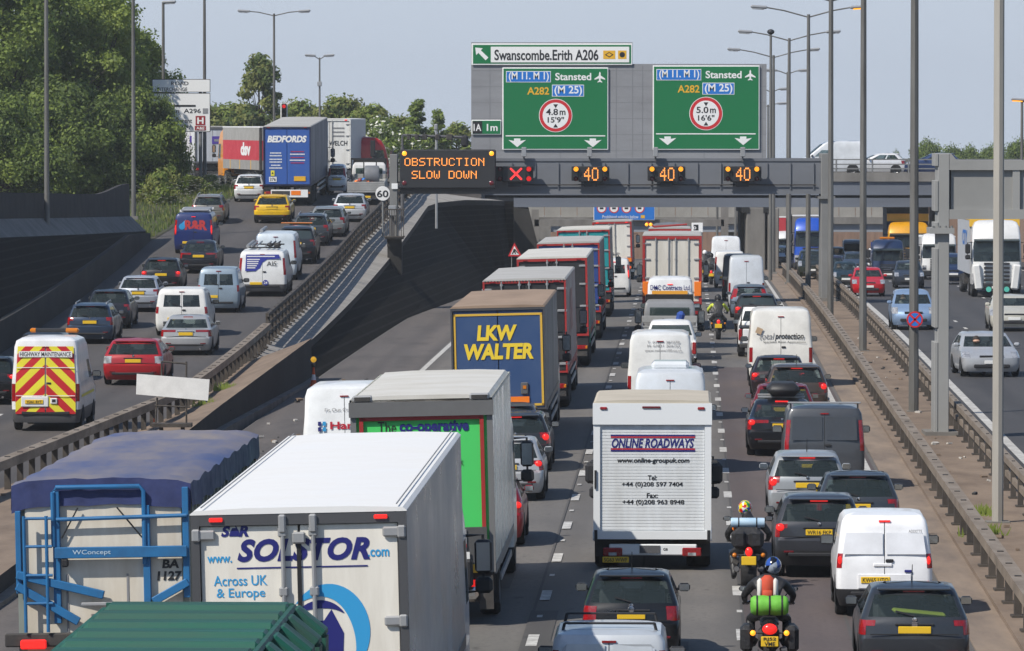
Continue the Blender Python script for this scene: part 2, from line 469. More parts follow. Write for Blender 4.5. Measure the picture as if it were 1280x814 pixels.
u_sheet('hard_shoulder', -9.55, -6.3, 31, 340, A_SHOULDER, dz=.004, nu=2, skirt=False)
u_sheet('outer_lane', 4.5, 8.2, 31, 200, A_RED, dz=.004, nu=2, skirt=False)
u_sheet('opposite_road', 11.35, 29.0, 30, 560, A_OPP, nu=3)
LINE = mat('road_paint', (.56, .55, .52), rough=.7, second=(.27, .26, .25), vscale=4)
items = []
d = 103.2 - 9 * 8
while d < 420:
    items.append((0.84, .19, d, d + 2.1)); items.append((4.42, .19, d + 1.0, d + 3.1))
    items.append((.84, .10, d + 5.4, d + 5.9)); items.append((4.42, .10, d + 6.4, d + 6.9))
    d += 9
u_lines('lane_markings', items, LINE, .009)
u_lines('edge_markings', [(-6.1, .2, 190, 235), (-2.7, .18, 235, 420), (8.02, .17, 31, 400), (12.25, .26, 31, 400), (25.6, .2, 31, 400)], LINE, .009)
items = []; d = 40
while d < 420:
    items.append((15.3, .14, d, d + 2)); items.append((18.6, .14, d + 3, d + 5)); items.append((22.1, .14, d + 3, d + 5)); d += 9
u_lines('opposite_markings', items, LINE, .006)
mb = MB()
for u, w, d0, d1 in ((-1.0, 2.2, 106, 112), (2.6, .9, 118, 131), (2.2, 2.6, 92, 95), (6.0, 1.1, 110, 119), (-4.4, 1.4, 118, 127), (-4.6, .5, 140, 190), (.9, .5, 84, 101), (6.3, .06, 84, 200), (2.6, .05, 84, 220), (4.46, .05, 84, 230), (.7, .05, 84, 240)):
    dl = frange(d0, d1, 3); mb.strip([(road_x(u - w / 2, d), d, z_main(road_x(u - w / 2, d), d) + .0065) for d in dl], [(road_x(u + w / 2, d), d, z_main(road_x(u + w / 2, d), d) + .0065) for d in dl], A_PATCH)
structure(mb.build('road_patches', smooth=0))
# --- central reserve: channel, kerb and dirty concrete
u_sheet('drainage_channel', 8.3, 9.05, 30, 420, SLAB, dz=.03, nu=1, skirt=.5)
u_sheet('central_reserve', 9.05, 11.35, 30, 420, DIRT, dz=.12, nu=2, skirt=.6)
# --- slip road
def xr_ramp(d): return interp([(100, -14.6), (134, -12.2), (165, -10.2), (217, -9.3), (277, -7.9), (305, -6.8), (345, -5.0)], d)[0]
mb = MB(); dl = frange(60, 330, 5); vs = []
for d in dl:
    xr = xr_ramp(d) + .2
    for t in range(5):
        x = -19.0 + (xr + 19.0) * t / 4; vs.append((x, d, z_ramp(x, d)))
fs = [(j * 5 + i, j * 5 + i + 1, (j + 1) * 5 + i + 1, (j + 1) * 5 + i) for j in range(len(dl) - 1) for i in range(4)]
mb.add(vs, fs, A_RAMP)
for i in (0, 4):
    P_ = [vs[j * 5 + i] for j in range(len(dl))]; mb.strip(P_, [(p[0], p[1], p[2] - 3) for p in P_], A_RAMP)
structure(mb.build('slip_road', smooth=0))
mb = MB()
def ramp_strip(mb, xf, w, d0, d1, dz=.006):
    dl = frange(d0, d1, 5); mb.strip([(xf(d) - w / 2, d, z_ramp(0, d) + dz) for d in dl], [(xf(d) + w / 2, d, z_ramp(0, d) + dz) for d in dl], LINE)
d = 96
while d < 172:
    ramp_strip(mb, lambda q: -15.4 + (q - 160) * .006, .14, d, d + 2.2); d += 7
structure(mb.build('slip_markings', smooth=0))
# roundabout plateau
mb = MB()
mb.b2((-46, 329, 1.0), (-1.8, 440, 4.6), A_RAMP)
structure(mb.build('roundabout_road', smooth=0))
# verge between slip road and motorway (raised dirt with a low concrete edge)
mb = MB(); dl = frange(70, 196, 4)
edge = [(70, -11.0, .2), (106, -9.75, .2), (130, -9.3, .25), (164, -8.6, .45), (192, -7.15, 1.15), (200, -6.9, 1.25)]
inner = []; outer = []
for d in dl:
    X, z = interp(edge, d); outer.append((X, d, z)); inner.append((xr_ramp(d) + .1, d, max(z_ramp(0, d) + .02, .1)))
mb.strip(inner, outer, DIRT)
mb.strip(outer, [(p[0] + .02, p[1], -3.2) for p in outer], CONC_D)
structure(mb.build('verge', smooth=0))
# kerb line at foot of verge
mb = MB()
mb.strip([(interp(edge, d)[0], d, z_main(interp(edge, d)[0], d) + .10) for d in dl], [(interp(edge, d)[0] + .25, d, z_main(interp(edge, d)[0], d) + .10) for d in dl], CONC)
mb.strip([(interp(edge, d)[0] + .25, d, z_main(interp(edge, d)[0], d) + .10) for d in dl], [(interp(edge, d)[0] + .25, d, -1) for d in dl], CONC)
structure(mb.build('kerb', smooth=0))
# --- retaining slope of the slip road with its sloping coping
toe = [(186, -7.0), (192, -6.95), (228, -5.35), (268, -3.35), (300, -1.6), (331, .15)]
slope = thing('retaining_wall', 'shade blackened blockwork slope rising beside the motorway under the slip road', 'wall')
mbw = MB(); mbc = MB(); dl = frange(186, 331, 4)
ci, co, tt = [], [], []
for d in dl:
    k = smoothstep(316, 331, d); xo = road_x(-11.2, d) * (1 - k) + (toe[-1][1] - .6) * k
    if d < 200: xo = xr_ramp(d) + 1.1
    zt = z_ramp(0, d)
    ci.append(Vector((min(xr_ramp(d), xo - .7), d, zt + .12))); co.append(Vector((xo, d, zt - .32 - .25 * smoothstep(322, 331, d)))); tt.append(Vector((interp(toe, d)[0], d, -1.5)))
mbc.strip(ci, co, mat('pale_coping', (.33, .31, .285), rough=.85, second=(.19, .18, .165), vscale=.8, stretch=(1, 2.5, 1)))
co2 = [p + Vector((0, 0, -.28)) for p in co]
mbc.strip(co, co2, CONC_D)
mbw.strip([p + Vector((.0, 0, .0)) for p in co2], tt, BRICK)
# toe kerb and end face

mbw.poly([ci[0], co[0], co2[0], tt[0], (xr_ramp(186), 186, -1.5)], CONC_D)
e = tt[-1]
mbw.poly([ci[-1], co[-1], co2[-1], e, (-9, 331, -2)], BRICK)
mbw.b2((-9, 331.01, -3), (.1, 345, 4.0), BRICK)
mbw.build('wall', slope, smooth=0); mbc.build('coping', slope, smooth=0)
# --- left retaining wall
lw = thing('retaining_wall', 'long dark retaining wall with pale coping on far left of slip road', 'wall')
prof = [(120, -18.65, -22.6, 4.5), (190, -18.6, -21.6, 4.3), (225, -18.55, -20.75, 4.1), (255, -18.4, -19.5, 3.62), (283, -18.2, -18.5, 3.2)]
mbw = MB(); mbk = MB(); mbc = MB(); mbf = MB()
dl = frange(120, 283, 3.5); k0 = []; k1 = []; b0 = []; b1 = []; c1 = []; f0 = []; f1 = []
for d in dl:
    xb, xt, zt = interp(prof, d); zr = z_ramp(0, d); zk = min(zr + 1.15, zt - .1)
    k0.append((xb, d, zr - 2)); k1.append((xb - .08, d, zk)); b0.append((xb - .3, d, zk)); b1.append((xt, d, zt)); c1.append((xt - .75, d, zt + .75))
    up = .55 * smoothstep(268, 283, d)
    f0.append((xt - .8, d, zt + .7)); f1.append((xt - .85, d, zt + 1.85 + up))
mbk.strip(k1, k0, CONC_D); mbk.strip(b0, k1, CONC_D)
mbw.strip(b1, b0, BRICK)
mbc.strip(c1, b1, mat('mossy_coping', (.20, .19, .18), rough=.9, second=(.12, .115, .11), vscale=.9))
mbf.strip(f1, f0, mat('dark_parapet', (.034, .031, .03), rough=.9, vary=.4, vscale=1.0))
f2 = [(p[0] - .2, p[1], p[2]) for p in f1]; f3 = [(p[0] - .2, p[1], p[2]) for p in f0]
mbf.strip(f2, f1, CONC_D); mbf.strip(f3, f2, CONC_D)
mbw.poly([b1[-1], b0[-1], k0[-1], (f0[-1][0], 283, 0), f0[-1], c1[-1]], CONC_D)
mbw.build('wall', lw, smooth=0); mbk.build('kerb_wall', lw, smooth=0); mbc.build('coping', lw, smooth=0); mbf.build('parapet', lw, smooth=0)
# pier lines on the parapet
# --- embankment behind the wall and low verge up to the roundabout
mb = MB()
xe = lambda d: interp([(283, -18.2), (300, -17.4), (315, -16.0), (332, -14.4), (350, -13.4)], d)[0]
mb.strip([(-19.4, d, z_ramp(0, d) + .12) for d in frange(283, 345, 6)], [(xe(d), d, z_ramp(0, d) + .03) for d in frange(283, 345, 6)], GRASS_G)
mb.strip([(-26, d, 4.6) for d in frange(283, 345, 6)], [(-19.4, d, z_ramp(0, d) + .12) for d in frange(283, 345, 6)], GRASS_G)
structure(mb.build('verge_bank', smooth=0))

# ================================================================== steel barriers
def barrier(label, path, d0, d1, sp, rails, post, m_rail, m_post, group, hgt=1.0):
    """path(d) -> x, ground z; rails: (height, tall, deep)"""
    t = thing('safety_barrier', label, 'barrier', group=group)
    dl = frange(d0, d1, 6)
    for hz, tall, deep in rails:
        mb = MB()
        pts = [path(d) + (d,) for d in dl]
        A_ = [(x - deep / 2, d, z + hz + tall / 2) for x, z, d in pts]; B_ = [(x + deep / 2, d, z + hz + tall / 2) for x, z, d in pts]
        C_ = [(x + deep / 2, d, z + hz - tall / 2) for x, z, d in pts]; D_ = [(x - deep / 2, d, z + hz - tall / 2) for x, z, d in pts]
        mb.strip(A_, B_, m_rail); mb.strip(B_, C_, m_rail); mb.strip(C_, D_, m_rail); mb.strip(D_, A_, m_rail)
        mb.poly([A_[0], D_[0], C_[0], B_[0]], m_rail)
        mb.build('rail', t, smooth=0)
    pm = MB(); pm.b2((-post[0] / 2, -post[1] / 2, -.3), (post[0] / 2, post[1] / 2, hgt), m_post)
    pm.b2((-post[0] * .9, -post[1] * 1.2, -.02), (post[0] * .9, post[1] * 1.2, .04), m_post)
    hz, tall, deep = rails[0]; pm.box((0, 0, hz + tall / 2 + .008), (deep * .45, .09, .02), M.chassis)
    me = pm.mesh('post', 0)
    n = 0; d = d0 + .4
    while d < d1 and n < 100:
        x, z = path(d); link('post', me, t, loc=(x, d, z)); d += sp; n += 1
    return t
def med(u, dz=.12):
    def f(d):
        x = road_x(u, d); return x, z_main(x, d) + dz
    return f
barrier('long weathered steel box-rail barrier beside the outer lane of queuing traffic', med(9.3), 70, 345, 2.8, [(.62, .2, .26)], (.13, .16), STEEL, STEEL_D, 'motorway barriers', .55)
barrier('pale topped steel barrier along the edge of the oncoming carriageway', med(11.0), 70, 345, 2.8, [(.78, .16, .16), (.42, .14, .08)], (.12, .14), STEEL, STEEL_D, 'motorway barriers', .72)
def rp(off):
    return lambda d: (xr_ramp(d) + off, max(z_ramp(0, d), 0) + .05)
barrier('lower stretch of slip road barrier with one rusty top beam beside the verge', rp(.35), 96, 208, 1.9, [(.72, .22, .3)], (.14, .18), STEEL, STEEL_D, 'slip road barriers', .64)
barrier('upper stretch of slip road parapet with three slatted rails above black wall', rp(.3), 209, 326, 2.1, [(1.08, .13, .14), (.72, .16, .1), (.36, .16, .1)], (.16, .2), STEEL_D, STEEL_D, 'slip road barriers', 1.12)

# ================================================================== sign kit
def panel(x0, y0, x1, y1, D):
    a, b = at(x0, y0, D), at(x1, y1, D)
    return (a + b) / 2, abs(b.x - a.x), abs(a.z - b.z)
GREEN = mat('sign_green', (.003, .155, .048), rough=.45)
BLUE = mat('sign_blue', (.012, .16, .55), rough=.45)
SGREY = mat('sign_back_grey', (.25, .255, .27), rough=.6, vary=.18, vscale=.4, stretch=(1, 1, 4))
YEL = mat('sign_yellow', (.72, .40, .02), rough=.45)
def plate(name, x0, y0, x1, y1, D, m, parent, border=None, bw=.05, thick=.06):
    c, w, h = panel(x0, y0, x1, y1, D)
    mb = MB()
    if border:
        mb.box(c, (w, thick, h), border, ch=.02)
        mb.box(c + Vector((0, -thick / 2 - .004, 0)), (w - 2 * bw, .008, h - 2 * bw), m)
    else: mb.box(c, (w, thick, h), m, ch=.01)
    return mb.build(name, parent, smooth=0)
def stext(s, x0, y0, x1, y1, D, m, parent, bold=.02, name='lettering', **k):
    c, w, h = panel(x0, y0, x1, y1, D)
    return put_text(MB(), s, c, w, h, m, 'rear', bold=bold, **k).build(name, parent, smooth=0)
def ring(mb, c, r0, r1, m, dy=0.0, n=36):
    vs = []
    for k in range(n):
        a = 2 * math.pi * k / n
        vs += [(c.x + r0 * math.cos(a), c.y + dy, c.z + r0 * math.sin(a)), (c.x + r1 * math.cos(a), c.y + dy, c.z + r1 * math.sin(a))]
    mb.add(vs, [(2 * k, (2 * k + 2) % (2 * n), (2 * k + 3) % (2 * n), 2 * k + 1) for k in range(n)], m)
def disc(mb, c, r, m, dy=0.0, n=36):
    mb.add([(c.x + r * math.cos(2 * math.pi * k / n), c.y + dy, c.z + r * math.sin(2 * math.pi * k / n)) for k in range(n)], [tuple(range(n))], m)
def shape(mb, pts, D, m):
    mb.poly([at(x, y, D) for x, y in pts], m)
GLY = {'O': '01110100011000110001100011000101110', 'B': '11110100011000111110100011000111110', 'S': '01111100001000001110000010000111110', 'T': '11111001000010000100001000010000100',
       'R': '11110100011000111110101001001010001', 'U': '10001100011000110001100011000101110', 'C': '01110100011000010000100001000101110', 'I': '01110001000010000100001000010001110',
       'N': '10001110011010110011100011000110001', 'L': '10000100001000010000100001000011111', 'W': '10001100011000110101101011010101010', 'D': '11110100011000110001100011000111110',
       '4': '00010001100101010010111110001000010', '0': '01110100011000110001100011000101110', ' ': '0' * 35}
LED = mat('led_amber', (1.0, .33, .06), rough=.4, emit=1.0)
LED_R = mat('led_red', (1.0, .03, .03), rough=.4, emit=1.3)
def dots(parent, s, x0, y0, x1, y1, D, m, rows=7):
    """lamp-matrix lettering"""
    cells = []; n = len(s)
    for k, ch in enumerate(s):
        for i in range(35):
            if GLY[ch][i] == '1': cells.append((k * 6 + i % 5, i // 5))
    wid = n * 6 - 1; mb = MB(); px = (x1 - x0) / wid; py = (y1 - y0) / 7; q = .43
    for cx, cy in cells:
        xa = x0 + (cx + .5) * px; ya = y0 + (cy + .5) * py
        c = at(xa, ya, D); w = px / ppm(D); h = py / ppm(D)
        mb.box(c, (w * .8, .02, h * .8), m)
    return mb.build('lamp_lettering', parent, smooth=0)

# ================================================================== main sign and signal gantry
GD = 276.0
GPAINT = mat('gantry_grey', (.15, .16, .18), rough=.6, vary=.2, vscale=.4, stretch=(.4, 1, 2))
GPOST = mat('gantry_post_grey', (.19, .19, .185), rough=.6, vary=.2, vscale=.5)
gan = thing('signal_gantry', 'grey steel gantry beam spanning the queuing lanes with lane signals below green signs', 'gantry', at(760, 390, GD))
gl = gan.location
def sub(mb, name, parent, base): # build in world coordinates under a parent placed at base
    o = mb.build(name, parent, smooth=0)
    o.matrix_parent_inverse = Matrix.Translation(base).inverted(); return o
a, b = at(500, 201, GD), at(1034, 240, GD)
mb = MB(); mb.b2((a.x, GD, b.z), (b.x, GD + 1.6, a.z), GPAINT); mb.b2((a.x, GD - .05, a.z - .02), (b.x - .3, GD + 1.65, a.z + .12), GPAINT); mb.b2((a.x, GD - .06, b.z - .1), (b.x - .3, GD + 1.66, b.z + .05), GPAINT)
sub(mb, 'beam', gan, gl)
mb = MB(); p = at(1033, 192, GD); mb.b2((p.x - .27, GD - .3, z_main(p.x, GD) + .1), (p.x + .27, GD + 1.9, p.z), GPOST, .03); q = at(1033, 247, GD); mb.b2((p.x - .42, GD - .45, q.z - .06), (p.x + .42, GD + 2.05, q.z + .06), GPOST)
mb.b2((p.x - .45, GD - .5, z_main(p.x, GD)), (p.x + .45, GD + 2.1, z_main(p.x, GD) + .3), CONC)
sub(mb, 'post', gan, gl)
mb = MB(); p = at(492, 193, GD - .9); mb.b2((p.x - .19, GD - 1.2, 2.7), (p.x + .19, GD + .9, p.z), GPOST, .02); mb.b2((p.x - .3, GD - 1.3, 1.2), (p.x + .4, GD + 1.0, 2.75), CONC_D)
sub(mb, 'post', gan, gl)
# sign boards: the grey backing is part of the gantry
bd = MB()
for (x0, y0, x1, y1) in ((589, 53, 790.5, 199.5), (790.5, 80, 958, 199.5)):
    c, w, h = panel(x0, y0, x1, y1, GD + .3); bd.box(c, (w, .1, h), SGREY)
for x in (620, 700, 840, 930):
    a, b = at(x, 90, GD + .6), at(x, 200, GD + .6); bd.b2((a.x - .08, GD + .36, b.z), (a.x + .08, GD + .6, a.z), GPAINT)
sub(bd, 'sign_backing', gan, gl)
bs = MB(); SEAM = mat('panel_seam', (.19, .195, .205), rough=.6)
for y in (68, 88, 108, 128, 148, 168, 188):
    for x0, x1 in ((589.5, 790), (791, 957.5)):
        if y > 82 or x0 < 600: a, b = at(x0, y, GD), at(x1, y + .7, GD); bs.b2((a.x, GD + .246, b.z), (b.x, GD + .251, a.z), SEAM)
for x in (612, 700, 770, 790.5, 803, 880, 953): a, b = at(x, 82, GD), at(x + .6, 199, GD); bs.b2((a.x, GD + .243, b.z), (b.x, GD + .2455, a.z), SEAM)
sub(bs, 'panel_seams', gan, gl)
bs = MB()
for i in range(14): a = at(640 + i * 29, 203, GD); bs.b2((a.x - .02, GD - .07, at(0, 237, GD).z), (a.x + .02, GD - .004, at(0, 203.5, GD).z), GPAINT)
a, b = at(640, 231, GD), at(1020, 233, GD); bs.tube([(a.x, GD - .1, a.z), (b.x, GD - .1, a.z)], .035, M.chassis, 6); sub(bs, 'cable_run', gan, gl)
for x in (655, 737, 819.5, 928.5):      # small lamp units on the top flange
    c, w, h = panel(x - 3, 184, x + 3, 196, GD - .35); mb = MB(); mb.box(c, (w, .2, h), M.alu, ch=.02); mb.b2((c.x - .04, GD - .3, c.z - h), (c.x + .04, GD + .0, c.z), M.grey)
    sub(mb, 'sign_lamp', gan, gl)
def sign(label, x0, y0, x1, y1, D, m, border=None, bw=.05, cat='road sign', group=None):
    t = thing('road_sign', label, cat, group=group)
    plate('panel', x0, y0, x1, y1, D, m, t, border, bw); return t
SD = GD + .18; TD = SD - .045
t = sign('long green and white Swanscombe Erith exit sign at top of the gantry board', 589.5, 54.5, 790.5, 81.5, SD, GREEN, M.white, .07)
mb = MB(); c, w, h = panel(613.5, 58.5, 786.5, 78, TD); mb.box(c, (w, .008, h), M.white); mb.build('white_panel', t, smooth=0)
stext('Swanscombe.Erith A206', 618, 62, 748, 75.5, TD - .012, M.ink, t)
mb = MB(); shape(mb, [(594, 59.5), (603.5, 60.5), (601, 63), (610.5, 72), (607, 75.5), (598, 66.2), (595.2, 69)], TD - .002, M.white); mb.build('arrow', t, smooth=0)
mb = MB()
for xa, xb in ((754, 769), (772.5, 783)): shape(mb, [(xa, 63.3), (xa, 73.8), (xb, 73.8), (xb, 63.3)], TD - .012, YEL)
mb.build('diversion_patch', t, smooth=0)
mb = MB(); shape(mb, [(756, 68.5), (761.5, 72), (767, 68.5), (761.5, 65.2)], TD - .016, M.ink); shape(mb, [(758, 68.5), (761.5, 70.8), (765, 68.5), (761.5, 66.3)], TD - .020, YEL)
disc(mb, at(777.8, 68.5, TD - .016), .135, M.ink); mb.build('diversion_symbol', t, smooth=0)
def plane_sym(mb, cx, cy, s, D, m):
    pts = [(0, -8), (1.2, -6), (1.3, -2.2), (8, 2.6), (8, 4.2), (1.3, 2.2), (1.1, 5.2), (3.6, 7.4), (3.6, 8.4), (0, 7.4)]
    pts = pts + [(-x, y) for x, y in reversed(pts[1:-1])]
    shape(mb, [(cx + x * s, cy + y * s) for x, y in pts][::-1], D, m)
def height_sign(x0, y0, x1, y1, h1, h2, label):
    t = sign(label, x0, y0, x1, y1, SD, GREEN, M.white, .055, group='green height limit signs')
    ox, oy = x0 - 628.0, y0 - 84.5
    def box_(xa, ya, xb, yb):
        mb = MB(); c, w, h = panel(xa + ox, ya + oy, xb + ox, yb + oy, TD); mb.box(c, (w, .006, h), M.white); mb.box(c + Vector((0, -.006, 0)), (w - .06, .006, h - .06), BLUE); mb.build('blue_panel', t, smooth=0)
    box_(632.5, 89, 688.5, 103); box_(690, 106, 730, 120.8)
    stext('(M 11. M 1)', 636 + ox, 90 + oy, 686 + ox, 102.2 + oy, TD - .012, M.white, t); stext('(M 25)', 693 + ox, 107.3 + oy, 727.5 + ox, 120 + oy, TD - .012, M.white, t)
    stext('Stansted', 694 + ox, 91.2 + oy, 739 + ox, 100.5 + oy, TD - .002, M.white, t); stext('A282', 659 + ox, 109 + oy, 686.5 + ox, 118.5 + oy, TD - .002, YEL, t)
    mb = MB(); plane_sym(mb, 749.8 + ox, 96.3 + oy, .83, TD - .002, M.white)
    shape(mb, [(632 + ox, 169.2 + oy), (632 + ox, 170.6 + oy), (756.5 + ox, 170.6 + oy), (756.5 + ox, 169.2 + oy)], TD - .002, M.white)
    for ax in (646.5, 741): shape(mb, [(ax + ox - 11, 175 + oy), (ax + ox, 184 + oy), (ax + ox + 11, 175 + oy), (ax + ox + 4, 176.2 + oy), (ax + ox + 4, 173.2 + oy), (ax + ox - 4, 173.2 + oy), (ax + ox - 4, 176.2 + oy)], TD - .002, M.white)
    mb.build('symbols', t, smooth=0)
    mb = MB(); c = at(694.5 + ox, 144.5 + oy, TD); disc(mb, c, 20.9 / ppm(GD), M.white); disc(mb, c, 20.2 / ppm(GD), M.red, -.004); disc(mb, c, 16.2 / ppm(GD), M.white, -.008)
    shape(mb, [(691.5 + ox, 130.5 + oy), (694.5 + ox, 135.3 + oy), (697.5 + ox, 130.5 + oy)], TD - .012, M.ink); shape(mb, [(691.5 + ox, 159.5 + oy), (697.5 + ox, 159.5 + oy), (694.5 + ox, 154.7 + oy)], TD - .012, M.ink)
    mb.build('height_limit_disc', t, smooth=0)
    stext(h1, 682.5 + ox, 136 + oy, 697.5 + ox, 144 + oy, TD - .014, M.ink, t); stext('m', 699.5 + ox, 138.3 + oy, 706.8 + ox, 144 + oy, TD - .014, M.ink, t)
    stext(h2, 684.5 + ox, 146.3 + oy, 705 + ox, 153.5 + oy, TD - .014, M.ink, t)
    return t
height_sign(628, 84.5, 760.5, 187.5, '4.8', "15'9\"", 'green Stansted sign showing 4.8 m height limit on left of gantry board')
height_sign(816, 82, 949.5, 187.5, '5.0', "16'6\"", 'green Stansted sign showing 5.0 m height limit on right of gantry board')
t = sign('small black and green junction 1A one mile plate low on the gantry board', 589.5, 150, 626.5, 168.5, SD, GREEN, M.white, .04)
mb = MB(); c, w, h = panel(590.6, 151.5, 602.6, 167, TD); mb.box(c, (w, .008, h), M.ink); mb.build('black_panel', t, smooth=0)
stext('1A', 592, 155, 601.5, 163.8, TD - .012, M.white, t); stext('1m', 608.5, 155, 622, 163.8, TD - .002, M.white, t)
# lane signals
LSD = GD - .55
def lane_signal(px, label, kind):
    t = thing('lane_signal', label, 'lane signal', group='lane signals on the gantry')
    mb = MB(); c, w, h = panel(px - 15, 208, px + 15, 227.5, LSD); mb.box(c, (w, .42, h), M.black, ch=.03)
    a = at(px - 8, 227, LSD); b = at(px + 8, 227, LSD); mb.b2((a.x, LSD, a.z - .25), (b.x, LSD + .1, a.z + .02), M.black)
    mb.b2((a.x, LSD + .15, c.z - .2), (b.x, GD - .055, c.z + .2), M.black)
    for s in (-1, 1):
        e1 = at(px + s * 19, 217, LSD); mb.box((e1.x, LSD, e1.z), (.36, .36, h * .92), M.black, ch=.03)
    mb.build('housing', t)
    for s in (-1, 1):
        for yy in (211.5, 223.5):
            c = at(px + s * 18, yy, LSD - .2)
            on = (yy < 215) if kind == '40' else (s > 0)
            m = (M.amber_lit if kind == '40' else M.red_lit) if on else M.dark_red
            lb = MB(); lb.lathe([(0, -.05), (.06, -.045), (.115, -.02), (.125, .06)], c, 'Y', m, 14); lb.lathe([(.13, -.16), (.14, -.16), (.14, .02)], c, 'Y', M.black, 14); lb.build('lamp', t)
    if kind == '40': dots(t, '40', px - 8, 209.5, px + 10, 226, LSD - .225, LED)
    else:
        mb = MB(); c = at(px + 2, 217.5, LSD - .225)
        for s in (-1, 1): mb.box(c, (.78, .02, .085), LED_R, Euler((0, s * .78, 0)))
        mb.build('red_cross', t, smooth=0)
lane_signal(643, 'closed lane signal showing a red cross beside the message sign', 'x')
lane_signal(738, 'lane signal showing 40 under the 4.8 m height sign', '40')
lane_signal(833, 'lane signal showing 40 second from the right gantry post', '40')
lane_signal(928, 'lane signal showing 40 nearest the right post of the gantry', '40')
# variable message sign
VD = GD - 1.3
t = thing('message_sign', 'black matrix message sign reading OBSTRUCTION SLOW DOWN in amber lamps', 'message sign')
mb = MB(); c, w, h = panel(499.5, 187, 620, 236, VD); mb.box(c + Vector((0, .3, 0)), (w, .6, h), mat('matrix_black', (.018, .019, .022), rough=.6), ch=.06); mb.b2((c.x - .4, VD + .58, c.z - .5), (c.x + .4, GD - .06, c.z + .5), M.black); mb.build('housing', t)
dots(t, 'OBSTRUCTION', 505.5, 197.5, 605.5, 207.5, VD - .02, LED); dots(t, 'SLOW DOWN', 514.5, 213.5, 596, 223.5, VD - .02, LED)
for x, y, m in ((505.5, 192, M.amber_lit), (614.5, 192, M.amber_lit), (505.5, 229, M.dark_red), (614.5, 229, M.dark_red)):
    lb = MB(); lb.lathe([(0, -.06), (.07, -.05), (.115, -.02), (.12, .05)], at(x, y, VD), 'Y', m, 16); lb.build('lamp', t)
t = sign('small white marker plate on the post of the message sign', 489.6, 229.5, 497.2, 236.5, GD - 1.25, M.white)
# service cage at foot of the post
t = thing('service_cage', 'dark steel railing cage round foot of the message sign post', 'railing')
mb = MB(); a = at(481, 262, GD - 2); b = at(504.5, 296, GD - 2)
for z in (a.z, b.z): 
    mb.b2((a.x, GD - 2.05, z - .03), (b.x, GD - 1.97, z + .03), STEEL_D); mb.b2((a.x - .04, GD - 2, z - .03), (a.x + .04, GD - .9, z + .03), STEEL_D); mb.b2((b.x - .04, GD - 2, z - .03), (b.x + .04, GD - .9, z + .03), STEEL_D)
mb.b2((a.x, GD - 2, b.z - .12), (b.x, GD - .9, b.z - .04), STEEL_D)
mb.build('frame', t, smooth=0)
mb = MB()
for i in range(9):
    x = a.x + (b.x - a.x) * i / 8; mb.b2((x - .018, GD - 2.02, b.z), (x + .018, GD - 1.98, a.z), STEEL_D)
mb.build('bars', t, smooth=0)
mb = MB(); c, w, h = panel(485.5, 257, 495.5, 270, GD - 1.6); mb.box(c, (w, .3, h), M.alu, ch=.03); mb.b2((c.x - .1, GD - 1.6, b.z - .1), (c.x + .1, GD - 1.5, c.z), M.grey); mb.build('cabinet', t)
mb = MB(); mb.b2((a.x + .1, GD - 1.6, b.z - .5), (b.x - .1, GD - 1.2, b.z - .1), CONC_D); mb.build('support', t, smooth=0)
# round 60 sign
t = thing('speed_sign', 'round white 60 sign on a short pole beside the slip road parapet', 'road sign')
sd = 285.0; c = at(478.5, 242, sd)
mb = MB(); mb.lathe([(0, -.02), (.36, -.02), (.37, -.01), (.37, .02), (0, .02)], c, 'Y', M.white, 32); mb.build('disc', t)
stext('60', 471, 238, 485.5, 246.8, sd - .03, M.ink, t)
mb = MB(); mb.tube([(c.x, sd + .07, z_ramp(0, sd)), (c.x, sd + .07, c.z + .2)], .045, M.galv, 8); mb.build('pole', t)

# ================================================================== gantry over the oncoming lanes
D2 = 155.0
OG = mat('pale_gantry_grey', (.285, .285, .275), rough=.6, vary=.16, vscale=.5, stretch=(1, 1, .5))
OGd = mat('pale_gantry_panel', (.25, .25, .24), rough=.6, vary=.12, vscale=.6)
t = thing('sign_gantry', 'pale grey box gantry with a slotted post over the oncoming carriageway', 'gantry', at(1177, 555, D2)); gl = t.location.copy()
mb = MB(); a = at(1168.5, 192, D2); b = at(1187, 192, D2); zb = z_main(a.x, D2) + .1; y1 = D2 + 1.1
mb.b2((a.x + .09, D2, zb), (b.x, y1, a.z), OG, .015)
for z0, z1 in ((a.z - .35, a.z), (a.z - 1.6, a.z - .75), (zb, zb + 2.6), (zb + 3.0, zb + 5.2), (zb + 5.6, a.z - 1.9)): mb.b2((a.x, D2 - .02, z0), (a.x + .1, y1 + .02, z1), OG, .01)
q = at(1177, 288.5, D2); mb.b2((a.x - .13, D2 - .15, q.z - .08), (b.x + .13, y1 + .15, q.z + .08), OG); 
for k in range(4): mb.lathe([(0, .14), (.035, .14), (.035, .08)], (a.x - .04 + k * .17, D2 - .07, q.z), 'Z', M.galv, 6)
sub(mb, 'post', t, gl)
mb = MB(); mb.b2((a.x - .25, D2 - .25, zb - .25), (b.x + .25, y1 + .25, zb + .12), CONC); sub(mb, 'plinth', t, gl)
mb = MB(); X1 = 27.8
za, zc = at(0, 200.5, D2).z, at(0, 274, D2).z
mb.b2((b.x + .05, D2 + .12, zc + .1), (X1, y1 - .1, za - .1), OGd)
mb.b2((b.x, D2, za - .27), (X1, y1, za), OG); mb.b2((b.x, D2, zc), (X1, y1, zc + .27), OG)
x = b.x + 1.75
while x < X1: mb.b2((x, D2 + .03, zc + .26), (x + .2, y1 - .03, za - .26), OG); x += 1.95
mb.poly([(b.x, D2 - .003, a.z), (b.x, D2 - .003, za - .1), (b.x + .28, D2 - .003, za - .1), (b.x + .05, D2 - .003, a.z)][::-1], OG, y1 - D2, (0, 1, 0))
sub(mb, 'beam', t, gl)
